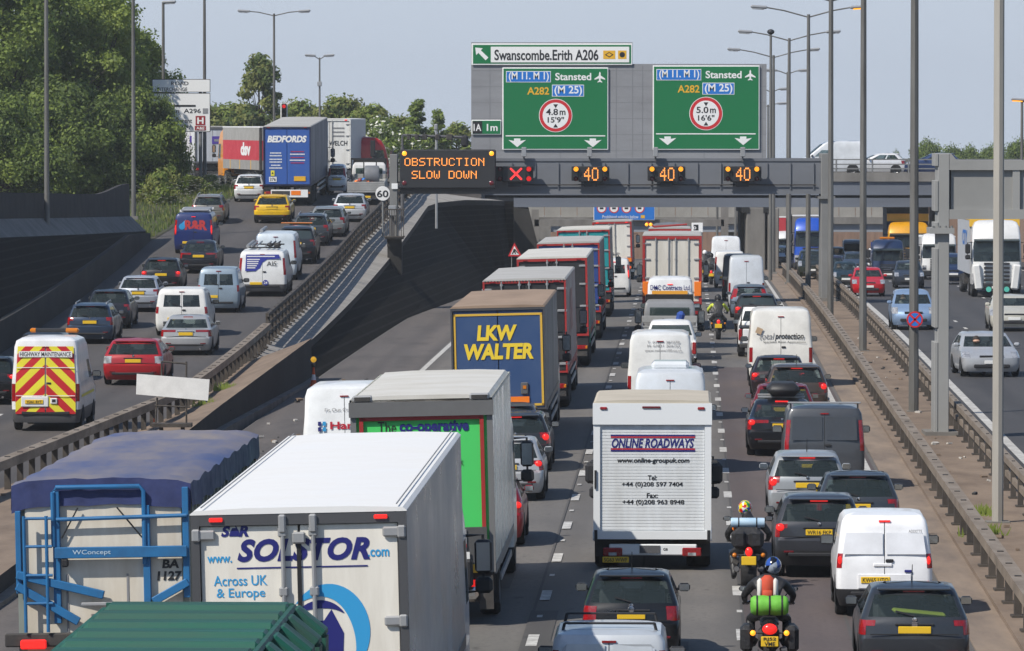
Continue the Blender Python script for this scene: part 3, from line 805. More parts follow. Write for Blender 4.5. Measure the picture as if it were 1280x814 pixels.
mb = MB(); mb.b2((X1 - .3, D2, z_main(X1, D2) - .2), (X1 + .3, y1, za + .2), OG); sub(mb, 'post', t, gl)

# ================================================================== bridges
def slabs(mb, x0, x1, y0, y1, z0, z1, step, gap, m):
    x = x0
    while x < x1: mb.b2((x, y0, z0), (min(x + step - gap, x1), y1, z1), m); x += step
B1 = 372.0
t = thing('road_bridge', 'near road bridge with blue grey girders carrying the roundabout over the motorway', 'bridge')
xa, xb = -1.7, 29.5
Z = lambda y, d: CAM_H - (y - HOR) * d / F_PX
mb = MB(); mb.b2((xa - 8, B1, Z(227, B1)), (xb + 6, B1 + .5, Z(216, B1)), CONC); mb.b2((xa - 8, B1 + .5, Z(226, B1)), (xb + 6, B1 + 12, Z(219, B1)), A_RAMP); mb.b2((xa - 8, B1 + 12, Z(227, B1)), (xb + 6, B1 + 12.5, Z(216, B1)), CONC); mb.build('deck', t, smooth=0)
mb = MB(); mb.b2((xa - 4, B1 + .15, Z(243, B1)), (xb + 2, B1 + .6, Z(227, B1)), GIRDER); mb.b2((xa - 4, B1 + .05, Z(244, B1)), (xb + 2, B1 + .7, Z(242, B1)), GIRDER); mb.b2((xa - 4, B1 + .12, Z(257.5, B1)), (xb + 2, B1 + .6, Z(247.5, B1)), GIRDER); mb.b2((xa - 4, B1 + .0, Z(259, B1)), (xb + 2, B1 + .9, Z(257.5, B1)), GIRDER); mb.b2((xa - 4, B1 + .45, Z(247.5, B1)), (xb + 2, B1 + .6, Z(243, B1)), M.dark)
for k in range(9): mb.b2((xa + 3.4 * k, B1 + .7, Z(238, B1)), (xa + 3.4 * k + .3, B1 + 9.9, Z(228, B1)), GIRDER)
mb.build('girder', t, smooth=0)
mb = MB()
for z in (Z(199.5, B1), Z(205.5, B1), Z(211, B1)): mb.b2((xa - 8, B1 + .2, z - .04), (xb + 6, B1 + .28, z + .04), M.galv)
x = xa - 8
while x < xb + 6: mb.b2((x, B1 + .16, Z(217, B1)), (x + .1, B1 + .32, Z(199, B1)), M.galv); x += 2.4
mb.build('railing', t, smooth=0)
for (px, w) in ((941, 1.25), (962.5, .75)):
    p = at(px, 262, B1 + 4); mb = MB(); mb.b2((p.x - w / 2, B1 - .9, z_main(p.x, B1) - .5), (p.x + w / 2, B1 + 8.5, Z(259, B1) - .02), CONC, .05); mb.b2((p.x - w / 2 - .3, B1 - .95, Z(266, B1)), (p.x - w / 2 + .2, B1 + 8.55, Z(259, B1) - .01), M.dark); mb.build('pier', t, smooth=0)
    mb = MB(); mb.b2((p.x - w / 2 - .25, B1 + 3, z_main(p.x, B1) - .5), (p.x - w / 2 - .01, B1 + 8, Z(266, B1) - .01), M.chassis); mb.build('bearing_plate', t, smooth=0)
# abutments
mb = MB(); l0 = at(661, 262, B1)
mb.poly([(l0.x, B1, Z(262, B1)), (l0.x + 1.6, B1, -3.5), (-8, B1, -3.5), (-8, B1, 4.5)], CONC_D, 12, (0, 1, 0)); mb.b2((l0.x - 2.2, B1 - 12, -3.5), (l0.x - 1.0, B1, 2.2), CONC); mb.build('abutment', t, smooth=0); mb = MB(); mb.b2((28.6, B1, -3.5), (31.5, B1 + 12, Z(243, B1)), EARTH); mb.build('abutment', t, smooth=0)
B2 = 462.0
t = thing('road_bridge', 'second paler road bridge beyond the near bridge with panelled concrete parapet', 'bridge')
mb = MB(); slabs(mb, 0, 34, B2, B2 + .3, Z(271.5, B2), Z(258, B2), 1.35, .06, mat('parapet_panel', (.33, .315, .285), rough=.85, vary=.25, vscale=.6)); mb.build('parapet', t, smooth=0)
mb = MB(); mb.b2((-4, B2 - .1, Z(280, B2)), (38, B2 + 9, Z(271.6, B2)), CONC); mb.build('deck', t, smooth=0)
mb = MB(); mb.b2((-4, B2 + .2, Z(290, B2)), (38, B2 + .7, Z(280.1, B2)), mat('pale_girder', (.25, .27, .30), rough=.6)); mb.b2((-4, B2 + 8, Z(290, B2)), (38, B2 + 8.5, Z(280.1, B2)), GIRDER); mb.build('girder', t, smooth=0)
mb = MB(); mb.b2((-6, B2, -4.5), (3.2, B2 + 9, Z(280, B2)), CONC); mb.build('abutment', t, smooth=0); mb = MB(); mb.b2((35, B2, -4.5), (40, B2 + 9, Z(280, B2)), EARTH); mb.build('abutment', t, smooth=0); mb = MB(); mb.b2((17.8, B2 + 2, -4), (18.6, B2 + 7, Z(290, B2)), CONC); mb.build('pier', t, smooth=0)
ob = MB(); ob.b2((-40, 536, -8), (90, 541, 4.6), EARTH); t = ob.build('retaining_wall', smooth=0); tag(t, 'brown ribbed wall closing the cutting beyond the second bridge', 'wall')
ob = MB()
for i, d in enumerate(frange(378, 520, 7)): pass
pts = [(road_x(29.3, d), d) for d in frange(300, 530, 8)]
ob.strip([(x, d, 3.9) for x, d in pts], [(x, d, -4) for x, d in pts], EARTH); ob.strip([(x + .5, d, 3.9) for x, d in pts], [(x, d, 3.9) for x, d in pts], CONC)
t = ob.build('retaining_wall', smooth=0); tag(t, 'brown brick wall along far right edge of the oncoming carriageway', 'wall')
# blue sign and gantry between the bridges
t = thing('signal_gantry', 'plain grey gantry bar under the bridges carrying the blue sign', 'gantry'); d = 425.0
mb = MB(); a, b = at(668, 274.5, d), at(905, 283, d); mb.b2((a.x, d, b.z), (b.x, d + .6, a.z), CONC); mb.build('beam', t, smooth=0)
mb = MB(); p = at(906, 258, d); mb.b2((p.x - .28, d, z_main(p.x, d) - .3), (p.x + .28, d + .6, p.z), CONC); mb.build('post', t, smooth=0)
mb = MB(); p = at(669, 262, d); mb.b2((p.x - .28, d, z_main(p.x, d) - .5), (p.x + .28, d + .6, p.z), CONC); mb.build('post', t, smooth=0)
t = sign('blue sign with red rings reading Prohibited vehicles half hidden by the near bridge', 742, 250, 818.5, 275.5, d - .3, BLUE, M.white, .04)
mb = MB()
for x in (752, 767.5, 783, 799.5):
    c = at(x, 260.5, d - .345); disc(mb, c, .36, M.white); ring(mb, c, .29, .37, M.red, -.004); mb.b2((c.x - .14, c.y - .008, c.z - .07), (c.x + .14, c.y - .005, c.z + .07), M.ink)
mb.build('red_rings', t, smooth=0); stext('Prohibited vehicles below', 753, 269, 798, 273.2, d - .35, M.white, t, bold=.0); mb = MB(); shape(mb, [(801, 269), (801, 273), (806, 273), (806, 269)], d - .35, YEL); mb.build('yellow_patch', t, smooth=0)
t = thing('camera_sign', 'small white enforcement camera sign above the box lorry with the crane', 'road sign'); d = 345.0
plate('panel', 864.5, 278.5, 878.5, 290.5, d, M.white, t); mb = MB(); c, w, h = panel(867, 281, 873, 288, d - .04); mb.box(c, (w, .01, h), M.ink); mb.build('symbol', t, smooth=0)
mb = MB(); c = at(868.5, 285, d - .05); ring(mb, c, .05, .09, M.white); mb.build('lens_mark', t, smooth=0)
mb = MB(); p = at(877, 280, d); mb.tube([(p.x, d + .08, z_main(p.x, d)), (p.x, d + .08, p.z)], .06, M.galv); mb.build('pole', t)

# ================================================================== lamp posts and masts
POLE = mat('lamp_post_grey', (.15, .148, .14), rough=.55, metal=.1, second=(.085, .082, .075), vscale=1.2, stretch=(2, 2, .3))
POLE_L = mat('lamp_post_pale', (.36, .34, .30), rough=.6, second=(.28, .26, .23), vscale=1.0, stretch=(2, 2, .3))
def lamp_post(x, y, z0, z1, label, arms=(-2.5, 2.5), r=(.125, .075), m=None, lit=None, rise=.35, base=True, group='street lamps', yaw=0.0, plinth=.45):
    t = thing('street_lamp', label, 'street lamp', (x, y, z0), (0, 0, yaw), group=group)
    H = z1 - z0
    mb = MB(); mb.tube([(0, 0, 0), (0, 0, H * .12), (0, 0, H * .125), (0, 0, H)], [r[0], r[0], r[0] * .96, r[1]], m or POLE, 8); mb.build('pole', t)
    if base: mb = MB(); mb.b2((-plinth / 2, -plinth / 2, -.15), (plinth / 2, plinth / 2, .03), CONC); mb.build('base_plate', t, smooth=0)
    for i, L in enumerate(arms):
        s = 1 if L > 0 else -1
        mb = MB(); mb.tube([(0, 0, H - .15), (L * .5, 0, H + rise * .55), (L * .86, 0, H + rise)], .04, m or POLE, 6); mb.build('arm', t)
        hm = MB(); hm.box((L, 0, H + rise + .02), (.85, .3, .16), M.alu, Euler((0, -s * .06, 0)), ch=.06); hm.box((L + s * .05, 0, H + rise - .075), (.6, .24, .06), M.amber_lit if lit == i else M.clear_lens, Euler((0, -s * .06, 0)), ch=.02); hm.build('lamp_head', t)
    return t
def pole_at(px, py, r, label, **k):
    p = ground_at(px, py, 'main'); p.z += .12
    return lamp_post(p.x, p.y, p.z, p.z + k.pop('H', 14.2), label, r=r, **k), p
pole_at(1247, 661, (.125, .11), 'pale thick lamp column nearest the camera on the central reserve', m=POLE_L, plinth=.5)
_, pz = pole_at(1142, 520, (.15, .11), 'dark lamp column carrying the round no stopping sign', plinth=.4)
pole_at(1078.5, 443, (.145, .105), 'dark lamp column in front of the red oncoming hatchback')
pole_at(1038, 402, (.14, .10), 'dark lamp column close against the gantry right post')
pole_at(1010, 375, (.14, .08), 'tall twin arm lamp with one glowing amber head above the gantry', lit=1, H=14.3)
pole_at(986, 356, (.14, .08), 'twin arm lamp second in the receding line above the gantry', H=13.9)
pole_at(966.5, 343, (.14, .08), 'twin arm lamp third in the receding line above the gantry', H=13.7)
for px, d, top, lab in ((984.5, 372, 90, 'twin arm lamp fourth in the receding line with a dark right head'), (964.5, 400, 113, 'twin arm lamp fifth in the receding line partly behind the green sign'), (960, 440, 131, 'twin arm lamp sixth and farthest in the receding line behind the green sign')):
    p = at(px, top, d); lamp_post(p.x, d, z_main(p.x, d), p.z, lab, arms=(-.9, .9) if d == 400 else (-1.1, 1.1), r=(.1, .07), rise=.1)
for px, d in ((896.5, 432), (903, 441), (919.5, 436)):
    p = at(px, 240, d); t = lamp_post(p.x, d, z_main(p.x, d), p.z, 'slim dark lamp column standing beyond the bridge piers', arms=(), r=(.11, .09), group='slim columns beyond the bridge')
# cctv mast
t = thing('camera_mast', 'slim mast with a dark dome camera on top behind the green sign', 'camera mast', group='camera masts'); p = at(963.5, 41, 330)
mb = MB(); mb.tube([(p.x, 330, z_main(p.x, 330)), (p.x, 330, p.z)], [.11, .07], POLE, 8); mb.build('pole', t); mb = MB(); mb.ball((p.x, 330, p.z + .05), (.22, .22, .16), M.black); mb.build('dome_camera', t)
# left side lamps
for px, d, zt, lab, kw in ((58.5, 246, 16.5, 'lamp column at far left rising out of the dark parapet among the trees', {}), (167, 285, 17, 'lamp column between the trees and the retaining wall end', {}), (256, 341, 17, 'lamp column rising behind the white direction sign', {})):
    p = at(px, 230, d); lamp_post(p.x, d, 3.9, zt, lab, arms=(-2.4, 2.4), r=(.12, .08), group='street lamps', **kw)
p = at(204, 3, 335); lamp_post(p.x, 335, 4.3, p.z, 'lamp column with one short arm beside the roadside trees', arms=(.35,), r=(.12, .08), rise=.0)
p = at(342.5, 17, 372); lamp_post(p.x, 372, 4.6, p.z, 'tall twin arm lamp standing alone behind the blue lorry', arms=(-2.0, 2.0), r=(.1, .07), rise=.15)
p = at(399.5, 72, 430); lamp_post(p.x, 430, 4.6, p.z, 'short distant twin arm lamp above the lorries on the slip road', arms=(-.72, .72), r=(.1, .06), rise=.15)
mb = MB(); mb.box((p.x, 429.85, at(0, 105, 430).z), (.35, .2, .35), M.alu, ch=.03); o = mb.build('control_box', bpy.data.objects[[q.name for q in bpy.data.objects if q.get('label', '').startswith('short distant')][0]]); o.location = -Vector((p.x, 430, 4.6))
p = at(1277.5, 125, 330); t = lamp_post(p.x, 330, 3.5, p.z, 'lamp at right edge with a small glowing amber head', arms=(-.22, .6), r=(.11, .07), lit=0, rise=0)
# no stopping sign on the dark column
t = thing('no_stopping_sign', 'round blue no stopping sign with red cross fixed to a dark lamp column', 'road sign')
dn = pz.y - .22; c = at(1143.5, 399.5, dn); r = 10.2 / ppm(dn)
mb = MB(); mb.lathe([(0, -.02), (r, -.02), (r, .02), (0, .02)], c, 'Y', M.red, 32); disc(mb, c, r * .8, BLUE, -.024)
for s in (-1, 1): mb.box(c + Vector((0, -.028, 0)), (r * 1.7, .006, r * .24), M.red, Euler((0, s * .785, 0)))
mb.b2((c.x - .03, c.y + .02, c.z - .1), (c.x + .03, c.y + .1, c.z + .1), M.galv)
mb.build('disc', t, smooth=30)
# temporary white board seen from behind on the slip road barrier
wd = 151.0
t = thing('sign_board', 'blank white back of a tilted roadworks board on the slip road barrier', 'sign board')
mb = MB(); pts = [(171, 467.5), (262, 474.5), (260, 501), (170, 493)]; mb.poly([at(x, y, wd) for x, y in pts][::-1], mat('board_back', (.78, .77, .74), rough=.6, vary=.15, vscale=3), .04, (0, 1, 0)); mb.build('board', t, smooth=0)
mb = MB()
for xx, y0, y1 in ((196.5, 497, 529), (233, 452, 529), (202, 452, 470)): mb.tube([at(xx, y0, wd + .1), at(xx - (2 if xx < 200 else 0), y1, wd + .1)], .028, STEEL_D, 6)
mb.tube([at(202, 452, wd + .1), at(234, 455, wd + .1)], .028, STEEL_D, 6); mb.tube([at(193, 507, wd + .1), at(238, 509, wd + .1)], .025, STEEL_D, 6)
a = at(190, 529, wd + .1); b = at(240, 529, wd + .1); mb.b2((a.x, wd - .2, a.z - .1), (b.x, wd + .4, a.z), STEEL_D); mb.b2((a.x + .2, wd, -.1), (a.x + .3, wd + .2, a.z - .05), STEEL_D); mb.b2((b.x - .3, wd, -.1), (b.x - .2, wd + .2, a.z - .05), STEEL_D); mb.build('frame', t, smooth=0)
# cones
OR = mat('cone_orange', (.75, .11, .02), rough=.5, vary=.2, vscale=8)
def cone(px, py, D, hpx, label, lamp=False):
    h = hpx / ppm(D); p = at(px, py, D)
    t = thing('traffic_cone', label, 'traffic cone', p, group='traffic cones'); w = h * .42
    mb = MB(); mb.box((0, 0, .03), (w, w, .06), OR, ch=.02); mb.lathe([(w * .4, .06), (w * .3, h * .33)], (0, 0, 0), 'Z', OR, 16); mb.lathe([(w * .2, h * .62), (w * .1, h), (0, h)], (0, 0, 0), 'Z', OR, 16); mb.build('cone_body', t)
    mb = MB(); mb.lathe([(w * .3, h * .33), (w * .2, h * .62)], (0, 0, 0), 'Z', M.white, 16); mb.build('reflective_band', t)
    if lamp: mb = MB(); mb.b2((-.07, -.06, h), (.07, .06, h + .16), M.black, .02); mb.lathe([(0, -.06), (.1, -.05), (.1, .05), (0, .06)], (.0, 0, h + .26), 'Y', YEL, 14); mb.build('hazard_lamp', t)
g_ = ground_at(392, 483, 'main'); cone(392, 483, g_.y, 24, 'orange and white cone with a yellow lamp at foot of black wall', True)
cone(192.5, 536, 158, 13, 'small orange cone tip showing above the blue lorry tarpaulin')
# roadworks triangle
t = thing('warning_sign', 'red triangle roadworks sign beside the black wall ahead of the lorries', 'road sign'); d = 300.0
mb = MB(); mb.poly([at(643, 303.5, d), at(635, 320.5, d), at(652.5, 320.5, d)], M.red, .03, (0, 1, 0)); mb.poly([at(643, 307.5, d - .012), at(638, 318.6, d - .012), at(649, 318.6, d - .012)], M.white); mb.build('triangle', t, smooth=0)
mb = MB(); shape(mb, [(642, 311), (641.2, 314), (639.5, 317.8), (641, 317.8), (642.6, 315.2), (644, 317.8), (645, 317.8), (644, 313.5), (646, 316), (648.3, 317.9), (647.5, 316), (644.3, 311.5)], d - .02, M.ink); mb.build('digging_man_symbol', t, smooth=0)
mb = MB(); p = at(643.5, 320, d); mb.b2((p.x - .2, d + .05, z_main(p.x, d)), (p.x - .15, d + .1, p.z), M.galv); mb.b2((p.x + .15, d + .05, z_main(p.x, d)), (p.x + .2, d + .1, p.z), M.galv); mb.build('frame', t, smooth=0)
# white direction sign on the left
t = thing('direction_sign', 'large white junction sign with red hospital symbol half hidden by leaves', 'road sign'); d = 331.0
plate('panel', 190, 99, 263, 115.5, d, M.white, t, M.ink, .035); plate('panel', 190, 116.5, 263, 165, d, M.white, t, M.ink, .035)
k = d - .05
stext('ROAD', 214, 102, 235.5, 106.6, k, M.ink, t, bold=.01); stext('INTERCHANGE', 196, 109.5, 234, 113.8, k, M.ink, t, bold=.01)
stext('Swan  A296', 204, 136, 251, 141.5, k, M.ink, t, bold=.01); stext('Darent', 219.5, 148, 240, 154, k, M.ink, t, bold=.01); stext('Valley', 222, 155.5, 239, 161.5, k, M.ink, t, bold=.01)
mb = MB(); a, b = at(214, 131.2, k), at(244.5, 133.6, k); mb.b2((a.x, k, b.z), (b.x, k + .01, a.z), M.ink); c, w, h = panel(244.5, 145, 256.5, 156.5, k); mb.box(c, (w, .01, h), mat('hospital_red', (.28, .01, .015), rough=.5)); c, w, h = panel(243.5, 157.5, 257.3, 163, k); mb.box(c, (w, .01, h), _M['hospital_red']); c, w, h = panel(253.5, 135.5, 260, 142, k); mb.box(c, (w, .01, h), SGREY); mb.build('symbols', t, smooth=0)
stext('H', 246.5, 147, 254.5, 155, k - .012, M.white, t, bold=.04); stext('A&E', 245.3, 158.6, 255.6, 162, k - .012, M.white, t)
for x in (212, 250.5):
    mb = MB(); p = at(x, 115, d + .1); mb.tube([(p.x, d + .12, 3.4), (p.x, d + .12, at(0, 99, d).z)], .1, M.galv, 8); mb.build('pole', t)
# traffic lights at the roundabout
def traffic_light(px, y0, y1, D, label, lit, face=True):
    t = thing('traffic_light', label, 'traffic light', group='traffic lights'); c, w, h = panel(px - 3.6, y0, px + 3.6, y1, D)
    if face: mb = MB(); mb.box(c + Vector((0, .06, 0)), (w * 1.25, .03, h * 1.06), M.white); mb.build('backing_board', t, smooth=0)
    mb = MB(); mb.box(c, (w * .85, .16, h), M.black, ch=.03); mb.build('housing', t)
    if face:
        for i, m in enumerate((M.red_lit if lit else M.dark_red, M.dark, M.dark)):
            lb = MB(); q = c + Vector((0, -.1, h * (.32 - .32 * i))); lb.lathe([(0, -.03), (.1, -.02), (.12, .03)], q, 'Y', m, 14); lb.lathe([(.125, -.14), (.135, -.14), (.135, .02)], q, 'Y', M.black, 14); lb.build('lamp', t)
    mb = MB(); mb.tube([(c.x, D + .02, 4.5), (c.x, D + .02, c.z)], .06, M.grey, 8); mb.build('pole', t)
traffic_light(355, 129.5, 149, 350, 'traffic light showing red above the blue lorry roof', True)
traffic_light(466, 175.5, 196, 345, 'dark back of a traffic light beside the red lorry', False, False)
# pipe-work gantry arm behind the message sign
t = thing('camera_mast', 'grey boom with boxes behind the top of the message sign', 'camera mast', group='camera masts'); d = 300.0
mb = MB(); mb.tube([at(503, 169, d), at(578, 171.5, d)], .07, M.grey, 8); mb.tube([at(503, 184, d), at(503, 169, d)], .06, M.grey, 8)
for x, w in ((511, 5), (521, 5), (531, 6), (547, 6), (562, 8)):
    c, ww, h = panel(x - w / 2, 168, x + w / 2, 175, d); mb.box(c, (ww, .3, h), M.chassis, ch=.03)
c, w, h = panel(573, 169, 589, 184, d); mb.box(c, (w * .6, .5, h), M.black, ch=.12); mb.tube([at(545.5, 163, d), at(545.5, 188, d), (at(545.5, 188, d).x, d, 3)], .07, M.alu, 8); c, w, h = panel(541, 155, 549, 163, d); mb.box(c, (w * .6, .2, h), M.alu, ch=.05); mb.tube([at(503, 184, d), (at(503, 184, d).x, d, 3)], .1, M.grey, 8); mb.build('boom', t)
# ================================================================== trees and plants
def leaf_mat(name, c, c2):
    m = mat(name, c, rough=.6, second=c2, vscale=.5)
    nt = m.node_tree; b = nt.nodes['Principled BSDF']; out = nt.nodes['Material Output']
    tl = nt.nodes.new('ShaderNodeBsdfTranslucent'); mx = nt.nodes.new('ShaderNodeMixShader'); mx.inputs[0].default_value = .42
    src = b.inputs['Base Color'].links[0].from_socket; nt.links.new(src, tl.inputs[0])
    nt.links.new(b.outputs[0], mx.inputs[1]); nt.links.new(tl.outputs[0], mx.inputs[2]); nt.links.new(mx.outputs[0], out.inputs[0])
    return m
LEAF_A = leaf_mat('leaf_green', (.25, .32, .06), (.145, .21, .045))
LEAF_B = leaf_mat('leaf_dark', (.13, .18, .042), (.08, .125, .03))
LEAF_C = leaf_mat('leaf_olive', (.27, .29, .075), (.17, .19, .05))
LEAF_D = leaf_mat('leaf_bright', (.32, .39, .07), (.2, .27, .05))
FLOWER = mat('white_flower', (.62, .62, .54), rough=.8)
BARK = mat('bark', (.075, .06, .045), rough=.95, vary=.4, vscale=4)
def crown_mesh(name, seed, H, Rr, n_cl, n_leaf, leaf, mats, base=.22, shape_='round', flower=None, cl_r=.26):
    rd = random.Random(seed); mb = MB(); cl = []
    for i in range(n_cl):
        t = rd.random() ** .85; z = H * (base + (1 - base) * t)
        if shape_ == 'round': rr = Rr * (math.sin(math.pi * (.16 + .80 * t)) ** .7)
        elif shape_ == 'cone': rr = Rr * (1.02 - t) ** .8 + .15
        else: rr = Rr * (.55 + .45 * math.sin(math.pi * min(1, t + .15)))
        a = rd.random() * 2 * math.pi; q = rr * math.sqrt(rd.random()) * (1.0 if rd.random() > .2 else 1.3)
        cl.append((Vector((q * math.cos(a), q * math.sin(a), z)), Rr * cl_r * (.55 + rd.random() * .9), rd.choice(mats)))
    vs = []; fs = {m: [] for m in mats + ([flower] if flower else [])}
    per = n_leaf // n_cl
    for c, r, m in cl:
        for k in range(per):
            d = Vector((rd.gauss(0, 1), rd.gauss(0, 1), rd.gauss(0, .75)))
            d = d.normalized() * r * (rd.random() ** .45)
            p = c + d
            n = (d.normalized() * .9 + Vector((rd.uniform(-1, 1), rd.uniform(-1, 1), rd.uniform(-.3, 1.2)))).normalized()
            u = n.cross(Vector((rd.uniform(-1, 1), rd.uniform(-1, 1), rd.uniform(-1, 1)))).normalized(); w = n.cross(u)
            s = leaf * rd.uniform(.6, 1.35); i = len(vs)
            vs += [p - u * s, p + w * s * .55, p + u * s, p - w * s * .55]
            mm = m
            if flower and rd.random() < .16: mm = flower
            elif rd.random() < .22: mm = rd.choice(mats)
            fs[mm].append((i, i + 1, i + 2, i + 3))
    o = 0
    mb.v = [tuple(v) for v in vs]
    for m, l in fs.items():
        k = mb.mi(m)
        for f in l: mb.f.append(list(f)); mb.m.append(k)
    return mb.mesh(name, 0), cl
def trunk_mesh(name, seed, H, r, cl, frac=.72):
    rd = random.Random(seed); mb = MB()
    pts = [Vector((0, 0, -.4))] + [Vector((rd.uniform(-.15, .15) * i * H / 14, rd.uniform(-.15, .15) * i * H / 14, H * frac * i / 5)) for i in range(1, 6)]
    mb.tube(pts, [r * 1.25, r, r * .85, r * .65, r * .45, r * .2], BARK, 8)
    for c, q, m in cl[::2]:
        k = min(4, max(1, int((c.z / (H * frac)) * 5 * .62))); b = pts[k]
        mb.tube([b, (b + c) / 2 + Vector((0, 0, -.25)), c], [r * .34, r * .2, r * .06], BARK, 5)
    return mb.mesh(name)
_TR = {}
def tree_kind(key, **k):
    if key not in _TR:
        me, cl = crown_mesh('crown_' + key, k.pop('seed'), **k); _TR[key] = (me, trunk_mesh('trunk_' + key, 5, k['H'], k['H'] * .017 + .04, cl), k['H'])
    return _TR[key]
def put_tree(key, x, y, z, h, rz, label, group, wide=1.0, cat='tree', name='tree'):
    me, tm, H = _TR[key]; s = h / H
    t = thing(name, label, cat, (x, y, z), (0, 0, rz), group)
    for nm, m_ in (('trunk', tm), ('crown', me)):
        o = link(nm, m_, t); o.scale = (s * wide, s * wide, s)
    return t
G1 = [LEAF_A, LEAF_B, LEAF_A]; G2 = [LEAF_B, LEAF_A]; G3 = [LEAF_C, LEAF_A, LEAF_B]
tree_kind('broad', seed=3, H=14, Rr=4.6, n_cl=150, n_leaf=36000, leaf=.14, mats=G1, base=.14)
tree_kind('loose', seed=8, H=13, Rr=3.9, n_cl=130, n_leaf=26000, leaf=.13, mats=[LEAF_A, LEAF_D, LEAF_A], base=.16, cl_r=.24)
tree_kind('low', seed=11, H=7, Rr=4.2, n_cl=110, n_leaf=26000, leaf=.14, mats=G2, base=.02)
tree_kind('far', seed=21, H=8, Rr=3.8, n_cl=60, n_leaf=8000, leaf=.26, mats=G3, base=.1)
tree_kind('poplar', seed=31, H=10, Rr=1.7, n_cl=50, n_leaf=6000, leaf=.2, mats=G1, base=.12, shape_='cone', cl_r=.3)
tree_kind('conifer', seed=33, H=10, Rr=3.0, n_cl=60, n_leaf=7500, leaf=.19, mats=[LEAF_B, LEAF_C], base=.15, shape_='cone', cl_r=.22)
tree_kind('elder', seed=41, H=5.5, Rr=3.4, n_cl=55, n_leaf=7500, leaf=.2, mats=G1, base=.02, flower=FLOWER)
tree_kind('bush', seed=51, H=2.2, Rr=1.5, n_cl=24, n_leaf=3000, leaf=.13, mats=[LEAF_A, LEAF_C], base=.0, cl_r=.32)
def T(px, D, ytop, key, rz, label, group, z=4.2, wide=1.0):
    p = at(px, ytop, D); return put_tree(key, p.x, D, z, p.z - z, rz, label, group, wide)
gl_ = 'trees behind the retaining wall'
T(-20, 318, -40, 'broad', .3, 'big broadleaf tree at far left edge behind the dark parapet', gl_)
T(34, 326, -34, 'broad', 2.1, 'tall bright green tree between the first two lamp columns', gl_)
T(84, 338, -46, 'broad', 4.0, 'tall full tree left of the second lamp column', gl_)
T(116, 330, -4, 'loose', 1.2, 'airy bright green tree behind the second lamp column', gl_)
T(152, 345, 30, 'loose', 2.6, 'airy tree whose top meets the sky right of second lamp column', gl_)
T(186, 345, 62, 'loose', 5.0, 'outermost airy tree overhanging the white direction sign', gl_, wide=.85)
gb_ = 'low trees along the parapet'
T(2, 305, 130, 'low', .4, 'dark low tree filling the gap at left above parapet', gb_)
T(56, 315, 110, 'low', 2.2, 'dark low tree around foot of first lamp column', gb_)
T(112, 320, 120, 'low', 3.9, 'dark low tree between the first and second lamp columns', gb_)
T(160, 326, 120, 'low', 5.2, 'dark low tree at foot of second lamp column', gb_, wide=.85)
T(203, 327, 132, 'low', 1.0, 'dark bushy tree covering the left half of the white sign', gb_, z=4.2, wide=.42)
# roadside bushes
rd = random.Random(4)
gv = 'bushes on the slip road bank'
for i, (px, D, yt, lab) in enumerate(((196, 310, 222, 'bush at the swooping end of the parapet'), (208, 318, 214, 'bush below the white direction sign'), (223, 322, 226, 'bush left of the silver estate on the bank'), (240, 322, 224, 'bush at foot of the white direction sign posts'), (262, 336, 222, 'last bush on bank before the orange cab'))):
    p = at(px, yt, D); put_tree('bush', p.x, D, z_ramp(0, D) - .2, max(.8, p.z - z_ramp(0, D) + .2), i * 1.3, lab, gv, .85 if i < 3 else 1.2, 'bush', 'bush')
mb = MB(); vs = []
def blades(mb, x0, x1, d0, d1, zf, n, h, mats, w=.05):
    for i in range(n):
        d = rd.uniform(d0, d1); x = x0(d) + (x1(d) - x0(d)) * rd.random(); z = zf(x, d); a = rd.uniform(0, math.pi); hh = h * rd.uniform(.5, 1.4)
        dx, dy = math.cos(a) * w, math.sin(a) * w; lx, ly = rd.uniform(-.2, .2) * hh, rd.uniform(-.2, .2) * hh
        mb.add([(x - dx, d - dy, z), (x + dx, d + dy, z), (x + lx, d + ly, z + hh)], [(0, 1, 2)], rd.choice(mats))
blades(mb, lambda d: -22.5, lambda d: xe(d) - .15, 284, 345, lambda x, d: z_ramp(0, d) + .05 + max(0, (-19.4 - x)) / 6.6 * (4.55 - z_ramp(0, d)), 5000, .3, [LEAF_B, LEAF_C, LEAF_B])
for i in range(520):
    d = rd.uniform(300, 345); x = rd.uniform(-21.5, xe(d) - .2); z = z_ramp(0, d) + .6 + rd.random() * .5; s = rd.uniform(.06, .13)
    mb.add([(x - s, d, z), (x, d - s, z + .03), (x + s, d, z), (x, d + s, z + .03)], [(0, 1, 2, 3)], FLOWER)
o = mb.build('grass', smooth=0); o['kind'] = 'stuff'
